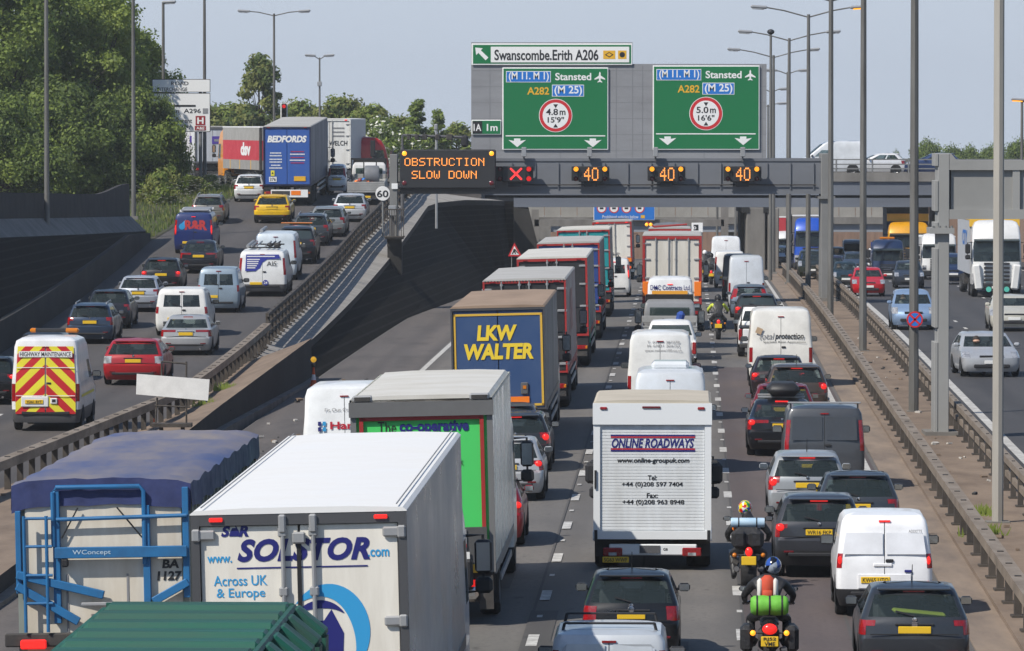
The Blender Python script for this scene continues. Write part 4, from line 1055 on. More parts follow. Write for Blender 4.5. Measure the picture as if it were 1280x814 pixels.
# weeds on the two central verges
mb = MB()
for d, x, n in ((118, 10.0, 120), (124, 10.4, 90), (176, None, 120), (168, None, 60)):
    for i in range(n):
        xx = (x if x is not None else xr_ramp(d) + 1.0) + rd.gauss(0, .2); dd = d + rd.gauss(0, .4); zz = (z_main(xx, dd) + .1) if x is not None else .15 + (d - 160) * .012
        h = rd.uniform(.08, .3); mb.add([(xx - .03, dd, zz), (xx + .03, dd, zz), (xx + rd.uniform(-.12, .12), dd, zz + h)], [(0, 1, 2)], LEAF_D)
o = mb.build('weeds', smooth=0); o['kind'] = 'stuff'
gf = 'distant trees beyond the roundabout'
for i, (px, D, yt, key, w, lab) in enumerate((
    (272, 470, 139, 'far', 1.1, 'low round tree right of the white direction sign'), (300, 480, 137, 'far', 1.1, 'low tree in front of the tall dark conifer'),
    (326, 455, 74, 'conifer', 1.0, 'tall ragged conifer left of the red traffic light'), (371, 480, 134, 'far', 1.0, 'low tree right of the red traffic light'),
    (392, 500, 140, 'far', .9, 'low tree at foot of the distant twin lamp'), (428, 450, 130, 'far', 1.1, 'round pale green tree above the white lorry'),
    (462, 440, 140, 'far', 1.1, 'round tree right of the white lorry top'), (522, 430, 128, 'poplar', 1.3, 'slim pointed tree above the message sign'), (548, 445, 140, 'poplar', 1.2, 'slim pointed tree beside the gantry board'),
    (500, 450, 152, 'far', 1.0, 'bushy tree left of the slim pointed tree'), (570, 455, 160, 'far', 1.0, 'bushy tree touching the gantry board edge'))):
    T(px, D, yt, key, i * 1.7, lab, gf, z=4.0, wide=w)
for i, (px, D, yt, lab) in enumerate(((432, 405, 158, 'white flowered elder bush behind the white lorry'), (462, 400, 156, 'white flowered elder bush behind the red lorry'), (488, 395, 163, 'white flowered elder bush left of the message sign'))):
    T(px, D, yt, 'elder', i * 2.0, lab, 'flowering elder bushes', z=4.0)
for i, (px, D, yt, w, lab) in enumerate(((1118, 640, 196, 1.2, 'hazy low bush right of the bridge van'), (1158, 620, 183, 1.3, 'rounded tree beyond the right end of the bridge'), (1192, 600, 190, 1.3, 'low tree above the pale gantry left end'), (1216, 610, 190, 1.2, 'low tree above the middle of the pale gantry'), (1240, 620, 189, 1.1, 'low tree behind the pale lamp column'), (1272, 590, 183, 1.2, 'tree at right edge above the pale gantry'), (1255, 480, 255, 1.0, 'green tree glimpsed beneath the pale gantry'))):
    T(px, D, yt, 'low', i * 1.1 + .5, lab, 'trees beyond the bridge right end', z=-1.5 if D > 500 else -3.0, wide=w * (.5 if i else .35))
# ================================================================== vehicles
FR = [-.88, -.72, -.40, -.05, .05, .40, .72, .88]
SF = [0, .06, .27, .46, .50, .72, .93, 1]
NC = 40
def loop_at(z, yR, yF, w, bowR, bowF, rr, rf):
    """one horizontal section of a body, counter-clockwise seen from above, rear edge first"""
    P = []
    br = lambda f: bowR * f * f
    bf = lambda f: bowF * f * f
    for f in FR: P.append((f * w, yR + br(f), z))
    y0, x0 = yR + br(.88), .88 * w; y1 = yR + bowR + rr
    for a in (30, 60):
        a = R(a); P.append((x0 + (w - x0) * math.sin(a), y1 - (y1 - y0) * math.cos(a), z))
    ya, yb = y1, yF - bowF - rf
    for s in SF: P.append((w, ya + (yb - ya) * s, z))
    y2 = yF - bf(.88)
    for a in (30, 60):
        a = R(a); P.append((x0 + (w - x0) * math.cos(a), yb + (y2 - yb) * math.sin(a), z))
    for f in FR[::-1]: P.append((f * w, yF - bf(f), z))
    for a in (60, 30):
        a = R(a); P.append((-(x0 + (w - x0) * math.cos(a)), yb + (y2 - yb) * math.sin(a), z))
    for s in SF[::-1]: P.append((-w, ya + (yb - ya) * s, z))
    for a in (60, 30):
        a = R(a); P.append((-(x0 + (w - x0) * math.sin(a)), y1 - (y1 - y0) * math.cos(a), z))
    return P
REAR = range(0, 7); CRR = range(7, 10); RIGHT = range(10, 17); CFR = range(17, 20); FRONT = range(20, 27); CFL = range(27, 30); LEFT = range(30, 37); CRL = range(37, 40)
# rows: z, rear y, front y counted back from the nose, half width, then named by role in the dictionary
KINDS = {
 'hatch': dict(L=4.25, W=1.78, H=1.47, bow=(.10, .16), rr=(.22, .30), rows=[(.19, .14, -.12, .455), (.32, .03, -.03, .485), (.47, .0, .0, .496), (.66, .0, -.02, .5), (.715, .065, -.16, .5), (.86, .085, -.6, .495), (.95, .11, -1.12, .485), (1.0, .14, -1.22, .475), (1.33, .50, -1.95, .40), (1.41, .62, -2.12, .378), (1.45, .80, -2.4, .33), (1.47, 1.2, -2.75, .24)],
    belt=7, top=8, tl=(4, 6), hl=(3, 5), plate=.80, seats=1),
 'estate': dict(L=4.6, W=1.80, H=1.49, bow=(.10, .16), rr=(.2, .30), rows=[(.19, .14, -.12, .455), (.32, .03, -.03, .485), (.47, .0, .0, .496), (.66, .0, -.02, .5), (.715, .06, -.16, .5), (.87, .07, -.6, .495), (.96, .085, -1.15, .487), (1.0, .10, -1.25, .478), (1.34, .30, -1.98, .405), (1.42, .38, -2.15, .385), (1.465, .52, -2.4, .345), (1.49, .9, -2.75, .25)],
    belt=7, top=8, tl=(4, 7), hl=(3, 5), plate=.82, seats=1),
 'saloon': dict(L=4.6, W=1.80, H=1.43, bow=(.10, .16), rr=(.24, .30), rows=[(.19, .14, -.12, .455), (.32, .03, -.03, .485), (.47, .0, .0, .496), (.64, .0, -.02, .5), (.70, .06, -.16, .5), (.87, .075, -.6, .495), (.95, .085, -1.12, .487), (1.0, .55, -1.25, .465), (1.29, 1.12, -1.95, .395), (1.37, 1.3, -2.12, .372), (1.41, 1.5, -2.35, .33), (1.43, 1.8, -2.6, .24)],
    belt=7, top=8, tl=(4, 6), hl=(3, 5), plate=.80, seats=1),
 'suv': dict(L=4.4, W=1.83, H=1.62, bow=(.08, .14), rr=(.22, .28), rows=[(.26, .12, -.12, .46), (.40, .03, -.03, .488), (.56, .0, .0, .497), (.76, .0, -.02, .5), (.82, .06, -.16, .5), (1.0, .075, -.6, .495), (1.08, .085, -1.1, .485), (1.13, .11, -1.2, .475), (1.46, .36, -1.9, .405), (1.55, .46, -2.05, .385), (1.60, .6, -2.3, .34), (1.62, 1.0, -2.65, .25)],
    belt=7, top=8, tl=(4, 6), hl=(4, 6), plate=.92, seats=1),
 'mpv': dict(L=4.6, W=1.85, H=1.66, bow=(.08, .16), rr=(.22, .30), rows=[(.22, .12, -.12, .46), (.36, .03, -.03, .488), (.52, .0, .0, .497), (.70, .005, -.02, .5), (.84, .03, -.14, .5), (.96, .05, -.5, .495), (1.04, .07, -.88, .488), (1.09, .10, -.98, .478), (1.46, .34, -1.85, .41), (1.56, .44, -2.05, .39), (1.62, .6, -2.35, .345), (1.66, 1.0, -2.7, .25)],
    belt=7, top=8, tl=(5, 8), hl=(3, 5), plate=.86, seats=1),
 'carvan': dict(L=4.3, W=1.76, H=1.80, bow=(.05, .16), rr=(.12, .28), rows=[(.2, .12, -.12, .46), (.34, .02, -.03, .488), (.50, .0, .0, .497), (.68, .0, -.02, .5), (.86, .01, -.16, .5), (.98, .02, -.6, .497), (1.06, .03, -1.0, .49), (1.11, .04, -1.1, .485), (1.55, .12, -1.75, .452), (1.67, .15, -1.95, .435), (1.76, .22, -2.25, .40), (1.80, .5, -2.6, .32)],
    belt=7, top=8, tl=(4, 7), hl=(3, 5), plate=.66, seats=0),
 'van': dict(L=5.1, W=1.95, H=2.05, bow=(.05, .16), rr=(.12, .26), rows=[(.24, .10, -.12, .465), (.38, .02, -.03, .49), (.56, .0, .0, .498), (.76, .0, -.02, .5), (.98, .0, -.16, .5), (1.10, .01, -.6, .499), (1.20, .01, -.95, .496), (1.26, .02, -1.02, .492), (1.72, .07, -1.75, .472), (1.88, .09, -2.0, .462), (1.99, .14, -2.3, .43), (2.05, .4, -2.7, .34)],
    belt=7, top=8, tl=(4, 8), hl=(3, 5), plate=.60, seats=0),
 'hivan': dict(L=5.7, W=2.0, H=2.55, bow=(.04, .16), rr=(.10, .26), rows=[(.24, .10, -.12, .465), (.40, .02, -.03, .49), (.60, .0, .0, .498), (.82, .0, -.02, .5), (1.05, .0, -.16, .5), (1.18, .01, -.6, .499), (1.30, .01, -.9, .498), (1.36, .015, -.98, .496), (1.86, .05, -1.6, .472), (2.30, .08, -2.15, .462), (2.47, .12, -2.45, .435), (2.55, .32, -2.9, .36)],
    belt=7, top=8, tl=(3, 6), hl=(3, 5), plate=.62, seats=0),
}
def wheel_meshes(r, w, steel=False):
    k = ('wheel', round(r, 2), round(w, 2), steel)
    if k not in _T:
        mb = MB(); h = w / 2
        mb.lathe([(r * .62, -h), (r * .9, -h), (r * .985, -h * .72), (r, -h * .4), (r, h * .4), (r * .985, h * .72), (r * .9, h), (r * .62, h)], (0, 0, 0), 'X', M.tyre, 22)
        mb.lathe([(0, -h * .5), (r * .62, -h * .5)], (0, 0, 0), 'X', M.dark, 16); mb.lathe([(r * .62, h * .5), (0, h * .5)], (0, 0, 0), 'X', M.dark, 16)
        t = mb.mesh('wheel')
        mb = MB(); mm = M.steelrim if steel else M.rim
        for s in (-1, 1):
            mb.lathe([(r * .54, s * h * .8), (r * .64, s * h * 1.0), (r * .66, s * h * .7)], (0, 0, 0), 'X', mm, 20)
            mb.lathe([(0, s * h * .85), (r * .16, s * h * .82), (r * .18, s * h * .5)], (0, 0, 0), 'X', mm, 12)
            for q in range(5 if not steel else 9):
                a = 2 * math.pi * q / (5 if not steel else 9); c = Vector((s * h * .7, math.cos(a) * r * .35, math.sin(a) * r * .35))
                mb.box(c, (h * .2, r * .44, r * (.17 if not steel else .13)), mm, Euler((a, 0, 0)))
        _T[k] = (t, mb.mesh('rim'))
    return _T[k]
def wheels(root, pts, r, w=.2, steel=False):
    t, q = wheel_meshes(r, w, steel)
    for x, y in pts:
        o = link('wheel', t, root, loc=(x, y, r)); link('rim', q, o)
def place(cx, gy, wpx, prof, L, away=True, yaw=None):
    """stand a vehicle so that its end nearest the camera is where the photograph shows it"""
    p = ground_at(cx, gy, prof); W = wpx / ppm(p.y)
    h = (-.0317 if prof == 'main' else -.02) if yaw is None else -yaw
    f = Vector((-math.sin(h), math.cos(h), 0))
    c = p + f * (L / 2)
    zf = PROF[prof]; e = p + f * L
    pitch = math.atan2(zf(e.x, e.y) - p.z, L)
    c.z = (p.z + zf(e.x, e.y)) / 2
    roll = -math.atan(.024) if (prof == 'main' and road_u(c.x, c.y) < .6 and away) else 0.0
    rz = h if away else h + math.pi
    return c, (pitch if away else -pitch, roll, rz), W
class Body:
    """lofted body: rows of horizontal sections; cells can be handed over to parts"""
    def __init__(s, kind, W, L, H):
        K = KINDS[kind]; s.K = K; s.W, s.L, s.H = W, L, H
        sl, sz = L / K['L'], H / K['H']
        s.rows = []
        n = len(K['rows'])
        for i, (z, a, b, w) in enumerate(K['rows']):
            cab = i >= K['belt']
            s.rows.append((z * sz, a * sl - L / 2, L / 2 + b * sl, w * W, K['bow'][0] * (1.25 if cab else 1), K['bow'][1] * (1.2 if cab else 1), K['rr'][0] * (.7 if cab else 1), K['rr'][1] * (.55 if cab else 1)))
        s.P = [loop_at(*r) for r in s.rows]
        s.owner = {}
    def give(s, name, r0, r1, cols):
        for i in range(r0, r1):
            for j in cols: s.owner[(i, j)] = name
    def cells(s, key, m, root, name, off=0.0, label=None):
        vs, fs, ix = [], [], {}
        cen = Vector((0, 0, s.H * .5))
        for (i, j), o in s.owner.items():
            if o != key: continue
            q = []
            for a, b in ((i, j), (i, (j + 1) % NC), (i + 1, (j + 1) % NC), (i + 1, j)):
                if (a, b) not in ix:
                    p = Vector(s.P[a][b])
                    if off:
                        d = Vector((p.x, p.y, 0)); d = Vector((d.x / s.W * 2.2, d.y / s.L * 1.3, .2)).normalized(); p = p + d * off
                    ix[(a, b)] = len(vs); vs.append(p)
                q.append(ix[(a, b)])
            fs.append(q)
        if not fs: return None
        mb = MB(); mb.add(vs, fs, m); return mb.build(name, root, label=label)
    def body(s, m, root, low=None, lowrow=2):
        vs = [p for r in s.P for p in r]; n = len(s.P); mb = MB()
        fa, fb = [], []
        for i in range(n - 1):
            for j in range(NC):
                if (i, j) in s.owner: continue
                q = (i * NC + j, i * NC + (j + 1) % NC, (i + 1) * NC + (j + 1) % NC, (i + 1) * NC + j)
                (fb if low and i < lowrow else fa).append(q)
        top = [(n - 1) * NC + j for j in range(NC)]
        c = len(vs); z = s.rows[-1][0] + .012 * s.H; r = s.rows[-1]
        vs.append((0, (r[1] + r[2]) / 2, z))
        fa += [(top[j], top[(j + 1) % NC], c) for j in range(NC)]
        mb.add(vs, fa, m)
        if fb: mb.mats.append(low) if low not in mb.mats else None; k = mb.mi(low); [mb.f.append(list(q)) or mb.m.append(k) for q in fb]
        mb.f.append(list(range(NC))[::-1]); mb.m.append(mb.mi(M.dark))
        return mb.build('body', root, 38)
    def yr(s, z, f=0.0):
        R_ = s.rows
        for a, b in zip(R_, R_[1:]):
            if a[0] <= z <= b[0]:
                t = (z - a[0]) / (b[0] - a[0]); return a[1] + (b[1] - a[1]) * t + a[4] * f * f
        return R_[0][1]
    def yf(s, z, f=0.0):
        R_ = s.rows
        for a, b in zip(R_, R_[1:]):
            if a[0] <= z <= b[0]:
                t = (z - a[0]) / (b[0] - a[0]); return a[2] + (b[2] - a[2]) * t - a[5] * f * f
        return R_[0][2]
_INT = {}
def interior(root, b, rows=2):
    me = _INT.get('seat')
    if me is None:
        mb = MB(); mb.box((0, 0, .28), (.48, .5, .2), M.seat, ch=.05); mb.box((0, -.24, .62), (.46, .14, .6), M.seat, Euler((-.18, 0, 0)), .05); mb.box((0, -.33, 1.02), (.27, .1, .2), M.seat, Euler((-.1, 0, 0)), .04)
        me = _INT['seat'] = mb.mesh('seat')
    zb = b.H * .20; sc = (b.H - zb - .1) / 1.18
    for y in ([b.L * .06, -b.L * .17] if rows == 2 else [b.L * .1]):
        for x in (-.21, .21):
            o = link('seat', me, root, loc=(x * b.W, y, zb)); o.scale = (b.W / 1.8, 1, min(sc, 1.0))
def mirror(root, b, side, y, z, m, big=1.0):
    mb = MB(); w = b.rows[b.K['belt']][3]
    mb.box((side * (w + .10 * big), y, z), (.20 * big, .10, .14 * big), m, Euler((0, 0, side * .12)), .04); mb.b2((side * w * .95, y - .02, z - .05), (side * (w + .06), y + .04, z - .01), M.black)
    mb.box((side * (w + .10 * big), y - .054, z), (.165 * big, .006, .108 * big), M.mirror, Euler((0, 0, side * .12)))
    mb.build('mirror', root)
def numplate(root, y, z, text=None, front=False, w=.52, x=0.0):
    mb = MB(); s = 1 if front else -1; mb.box((x, y + s * .012, z), (w, .02, .115), M.wplate if front else M.yplate, ch=.008); o = mb.build('number_plate', root, smooth=0)
    if text: put_text(MB(), text, (x, y + s * .024, z), w * .88, .078, M.ink, 'front' if front else 'rear', bold=.015).build('lettering', o, smooth=0)
    return o
def arches(root, b, ys, r, m=None):
    for y in ys:
        for s in (-1, 1):
            mb = MB(); x = s * (b.W / 2 + .004); n = 14; q = r * 1.17
            pts = [(x, y + q * math.cos(math.pi * i / n), r + q * math.sin(math.pi * i / n)) for i in range(n + 1)] + [(x, y - q, b.rows[0][0]), (x, y + q, b.rows[0][0])]
            mb.poly(pts if s > 0 else pts[::-1], m or M.dark); mb.build('wheel_arch', root, smooth=0)
def vehicle(kind, cx, gy, wpx, color, label, cat='car', group=None, name=None, prof='main', away=True, H=None, L=None, yaw=None, lit=False, plate=None, near=False,
            metal=.35, rails=False, low=None, privacy=False, rear_glass=True, lights=None, wiper=True, third=True, steel=False, aerial=False, door_seam=None, fw=None, mirrors=True, mcol=None, dxy=None, tl_mat=None):
    K = KINDS[kind]; L = L or K['L']; H = H or K['H']
    c, rot, W = place(cx, gy, wpx, prof, L, away, yaw)
    if fw: W = fw
    if dxy: c.x += dxy[0]; c.y += dxy[1]
    root = thing(name or {'hatch': 'hatchback', 'estate': 'estate_car', 'saloon': 'saloon_car', 'suv': 'sport_utility_car', 'mpv': 'people_carrier', 'carvan': 'small_van', 'van': 'panel_van', 'hivan': 'panel_van'}[kind], label, cat, c, rot, group)
    b = Body(kind, W, L, H); van = kind in ('carvan', 'van', 'hivan')
    pm = paint(color, metal)
    bt, tp = K['belt'], K['top']
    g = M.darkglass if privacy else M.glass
    if rear_glass == 'twin': b.give('rear_window', bt, tp, (1, 2)); b.give('rear_window2', bt, tp, (4, 5))
    elif rear_glass: b.give('rear_window', bt, tp, REAR if kind not in ('carvan', 'van') else range(1, 6))
    b.give('windscreen', bt, tp + (0 if kind != 'hivan' else 1), FRONT)
    if not van:
        for nm, C in (('rw', RIGHT), ('lw', LEFT)):
            l = list(C) if nm == 'rw' else list(C)[::-1]
            b.give('side_window_a' + nm, bt, tp, l[1:3]); b.give('side_window_b' + nm, bt, tp, l[4:6])
    else:
        for nm, C in (('rw', RIGHT), ('lw', LEFT)):
            l = list(C) if nm == 'rw' else list(C)[::-1]
            b.give('side_window_b' + nm, bt, tp, l[5:6])
    t0, t1 = K['tl']
    if van: cr, cl = list(CRR)[:2], list(CRL)[1:]
    else: cr, cl = [6, 7, 8, 9], [0, 37, 38, 39]
    if lights == 'wide': cr, cl = [5, 6, 7, 8, 9], [0, 1, 37, 38, 39]
    if lights == 'corner': cr, cl = [6, 7, 8], [0, 38, 39]
    b.give('tail_r', t0, t1, cr); b.give('tail_l', t0, t1, cl)
    if not van and t1 - t0 > 1:
        for j in (0, 1, 5, 6):
            if lights != 'corner' or kind in ('estate', 'suv', 'mpv'): b.owner.pop((t0, j), None)
    h0, h1 = K['hl']
    b.give('head_r', h0, h1, [26, 27, 28, 29]); b.give('head_l', h0, h1, [17, 18, 19, 20])
    b.body(pm, root, low)
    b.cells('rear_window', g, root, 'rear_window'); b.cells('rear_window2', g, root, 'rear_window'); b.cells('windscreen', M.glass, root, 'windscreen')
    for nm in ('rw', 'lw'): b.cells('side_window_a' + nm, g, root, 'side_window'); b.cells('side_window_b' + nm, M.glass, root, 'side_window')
    lm = tl_mat or M.red_lens
    b.cells('tail_r', lm, root, 'tail_light', .006); b.cells('tail_l', lm, root, 'tail_light', .006)
    if lit:
        tm = (t0 + t1) // 2
        for j, sx in ((6, 1), (1, -1)):
            q = Vector(b.P[tm][j]); mb = MB(); hh = (b.rows[t1][0] - b.rows[t0][0]); xx = sx * (abs(q.x) + W * (.075 if not van else .1)); mb.ball((xx, q.y + .03, q.z + hh * .05), (W * .05 if not van else W * .022, .05, hh * .3), M.red_lit, 10, 6); mb.build('brake_lamp', root)
    b.cells('head_r', M.clear_lens, root, 'headlight', .004); b.cells('head_l', M.clear_lens, root, 'headlight', .004)
    r = .315 if not van else .335
    if kind in ('suv',): r = .35
    yw = (-L / 2 + L * .185, L / 2 - L * .2); xw = W / 2 - .105
    arches(root, b, yw, r)
    wheels(root, [(s * xw, y) for y in yw for s in (-1, 1)], r, .21, steel or van)
    # rear details
    zp = K['plate'] * H / K['H']
    mb = MB(); z0 = b.rows[1][0]; zc = b.rows[2][0]
    mb.box((0, b.yr(zc) - .004 + .03, (z0 + zc) / 2), (W * .7, .08, (zc - z0) * .5), M.black, ch=.02); mb.build('bumper_insert', root)
    numplate(root, b.yr(zp) , zp, plate, False, .52 if W > 1.6 else .46, x=(-.28 if van and rear_glass != 'plain' else 0.0))
    zb = b.rows[bt - 1][0]
    if third:
        z = b.rows[tp + 1][0]; mb = MB(); mb.box((0, b.yr(z) - (.012 if van or kind == 'saloon' else .075), z - (0 if van or kind == 'saloon' else .022)), (.34 if not van else .2, .03, .03), M.red_lit if lit else M.red_lens); mb.build('high_brake_light', root, smooth=0)
    if wiper and rear_glass and kind != 'saloon':
        mb = MB(); za, zz = b.rows[bt][0], b.rows[tp][0]; dy, dz = b.yr(zz) - b.yr(za), zz - za
        p0 = Vector((.0, b.yr(za) - .02, za + .02)); p1 = p0 + Vector((-W * .17, dy * .22, dz * .22)); mb.tube([p0, p1], .014, M.black, 5); mb.build('wiper', root)
    if not van:
        rb_, rt_ = b.rows[4], b.rows[bt]; xs_ = W * .40; mb = MB()
        for s in ():
            for q in range(4):
                za = rb_[0] + (rt_[0] - rb_[0]) * q / 4; zc2 = rb_[0] + (rt_[0] - rb_[0]) * (q + 1) / 4; f_ = .8
                mb.poly([(s * xs_ - .006, b.yr(za, f_) - .005, za), (s * xs_ + .006, b.yr(za, f_) - .005, za), (s * xs_ + .006, b.yr(zc2, f_) - .005, zc2), (s * xs_ - .006, b.yr(zc2, f_) - .005, zc2)], M.dark)
        mb.box((0, b.yr(rb_[0]) - .002, rb_[0] + .012), (W * .8, .02, .014), M.dark); mb.build('tailgate_seam', root, smooth=0)
        mb = MB(); mb.box((0, b.yr(zp + .09) - .006, zp + .085), (.62, .03, .035), M.chrome if rails or kind == 'saloon' else M.black, ch=.01); mb.lathe([(0, -.022), (.034, -.02), (.038, 0)], (0, b.yr(zp + .16) - .004, zp + .165), 'Y', M.chrome, 16); mb.build('tailgate_trim', root)
        mb = MB(); [mb.box((s * W * .34, b.yr(b.rows[2][0], .68) - .008, b.rows[2][0] - .02), (.2, .03, .04), M.dark_red, ch=.008) for s in (-1, 1)]; mb.tube([(W * .28, -L / 2 + .25, .26), (W * .28, -L / 2 + .0, .25)], .035, M.chrome, 10); mb.build('bumper_fitting', root)
    if not van or kind == 'carvan': interior(root, b, 2 if not van else 1)
    zmir = b.rows[bt][0] + .06; ymir = b.yf(b.rows[bt][0]) - .42
    if mirrors:
        for s in (-1, 1): mirror(root, b, s, ymir, zmir, (M.black if van else (paint(mcol, metal) if mcol else pm)), 1.25 if van else 1.0)
    if rails:
        for s in (-1, 1):
            z = b.rows[tp + 2][0]; x = s * b.rows[tp + 2][3] * .96; mb = MB(); ya = b.yr(z) + .2; yb_ = ya + L * .36
            mb.tube([(x, ya - .05, z - .02), (x, ya + .05, z + .055), (x, yb_, z + .065), (x, yb_ + .12, z)], .022, M.alu, 6); mb.build('roof_rail', root)
    if kind in ('hatch', 'suv', 'estate', 'mpv') and rear_glass:
        z = b.rows[tp + 1][0]; mb = MB(); mb.box((0, b.yr(z) - .035, z + .012), (b.rows[tp + 1][3] * 1.75, .16, .034), pm, Euler((.12, 0, 0)), .014); mb.build('spoiler', root)
    if aerial:
        z = b.rows[-1][0]; mb = MB(); y = b.yr(b.rows[-1][0]) + .05; mb.tube([(0, y, z), (0, y - .16, z + .30)], [.012, .006], M.black, 5); mb.build('aerial', root)
    if door_seam or (van and door_seam is None):
        mb = MB(); z0, z1 = b.rows[2][0], b.rows[tp + 1][0]
        for a, c2 in zip([z0 + (z1 - z0) * i / 8 for i in range(8)], [z0 + (z1 - z0) * i / 8 for i in range(1, 9)]):
            mb.poly([(-.006, b.yr(a) - .004, a), (.006, b.yr(a) - .004, a), (.006, b.yr(c2) - .004, c2), (-.006, b.yr(c2) - .004, c2)], M.dark)
        mb.build('door_seam', root, smooth=0)
        mb = MB(); zh = z0 + (z1 - z0) * .42; mb.box((.09, b.yr(zh) - .015, zh), (.14, .03, .06), M.black, ch=.012); mb.build('door_handle', root)
    if not away:
        fz = b.rows[3][0]; mb = MB(); mb.box((0, b.yf(b.rows[2][0]) - .02, b.rows[2][0] - .09), (W * .62, .09, .13), M.black, ch=.03); mb.build('lower_grille', root)
        mb = MB(); mb.box((0, b.yf(fz + .03) + .0, fz + .035), (W * .42, .05, .09), M.black, ch=.02); mb.box((0, b.yf(fz + .03) + .02, fz + .085), (W * .42, .03, .018), M.chrome); mb.build('grille', root)
        numplate(root, b.yf(b.rows[2][0]) + .01, b.rows[2][0] + .05, None, True)
    return root, b
KINDS['cab'] = dict(L=2.25, W=2.48, H=3.7, bow=(.02, .16), rr=(.06, .22), rows=[(.42, .0, -.06, .475), (.62, .0, .0, .495), (1.15, .0, .0, .5), (1.72, .0, -.02, .5), (2.68, .0, -.2, .492), (2.95, .0, -.28, .488), (3.4, .08, -.5, .465), (3.62, .3, -.8, .42), (3.7, .6, -1.1, .34)], belt=3, top=4, tl=(0, 1), hl=(1, 2), plate=.6)
def cab(root, y, W, color, away=True, H=3.7, metal=.1, visor=None, grille=None, name='cab', big_mirrors=True, text=None, L=2.25):
    b = Body('cab', W, L, H); pm = paint(color, metal)
    b.give('windscreen', 3, 4, range(19, 28)); b.give('side_window_r', 3, 4, range(13, 16)); b.give('side_window_l', 3, 4, range(31, 34))
    b.give('head_r', 1, 2, [26, 27, 28]); b.give('head_l', 1, 2, [18, 19, 20])
    o = b.body(pm, root, M.black, 1); o.location = (0, y, 0); o.name = name
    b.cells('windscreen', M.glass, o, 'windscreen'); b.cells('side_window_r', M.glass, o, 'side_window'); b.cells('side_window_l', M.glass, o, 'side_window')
    b.cells('head_r', M.clear_lens, o, 'headlight', .006); b.cells('head_l', M.clear_lens, o, 'headlight', .006)
    mb = MB(); mb.b2((-W * .46, -L * .3, .6), (W * .46, -L * .12, 2.3), M.dark); mb.box((-.5, .1, 1.5), (.5, .5, 1.3), M.seat, ch=.08); mb.box((.5, .1, 1.5), (.5, .5, 1.3), M.seat, ch=.08); mb.build('seat', o)
    yf = L / 2
    for s in (-1, 1):
        mb = MB(); zc = 2.25 * H / 3.7
        mb.tube([(s * W * .49, yf - .25, zc + .42), (s * (W * .5 + .22), yf - .1, zc + .42), (s * (W * .5 + .22), yf - .1, zc - .42), (s * W * .49, yf - .25, zc - .42)], .025, M.black, 6)
        mb.box((s * (W * .5 + .22), yf - .12, zc + .1), (.26, .16, .5), M.black, ch=.05); mb.box((s * (W * .5 + .22), yf - .12, zc - .33), (.26, .16, .24), M.black, ch=.05)
        mb.box((s * (W * .5 + .22), yf - .205, zc + .1), (.2, .008, .42), M.mirror); mb.build('mirror', o)
    if not away:
        mb = MB(); zs = [1.62, 1.42, 1.22, 1.02, .84] if grille is None else grille
        for z in zs:
            zz = z * H / 3.7; mb.box((0, b.yf(zz) + .02, zz), (W * .52, .06, .105 * H / 3.7), M.black, ch=.02); mb.box((0, b.yf(zz) + .045, zz - .075), (W * .54, .05, .03), M.chrome, ch=.01)
        mb.build('grille', o)
        mb = MB(); zz = .52 * H / 3.7; mb.box((0, yf - .05, zz), (W * .98, .22, .34), M.black, ch=.06); mb.build('bumper', o)
        numplate(o, yf + .06, zz - .04, None, True)
        mb = MB(); zz = 2.72 * H / 3.7; mb.box((0, b.yf(zz) + .1, zz + .03), (W * .92, .28, .1), M.darkglass, Euler((-.3, 0, 0)), .03); mb.build('sun_visor', o)
        for s in (-1, 1):
            mb = MB(); mb.tube([(s * .1 - .35, b.yf(1.75 * H / 3.7) + .02, 1.74 * H / 3.7), (s * .1 + .25, b.yf(1.95 * H / 3.7) + .03, 1.9 * H / 3.7)], .012, M.black, 4); mb.build('wiper', o)
    if text: put_text(MB(), text[0], (0, b.yf(text[1]) + .06, text[1]), text[2], text[3], M.ink if len(text) < 5 else text[4], 'front').build('lettering', o, smooth=0)
    return o, b
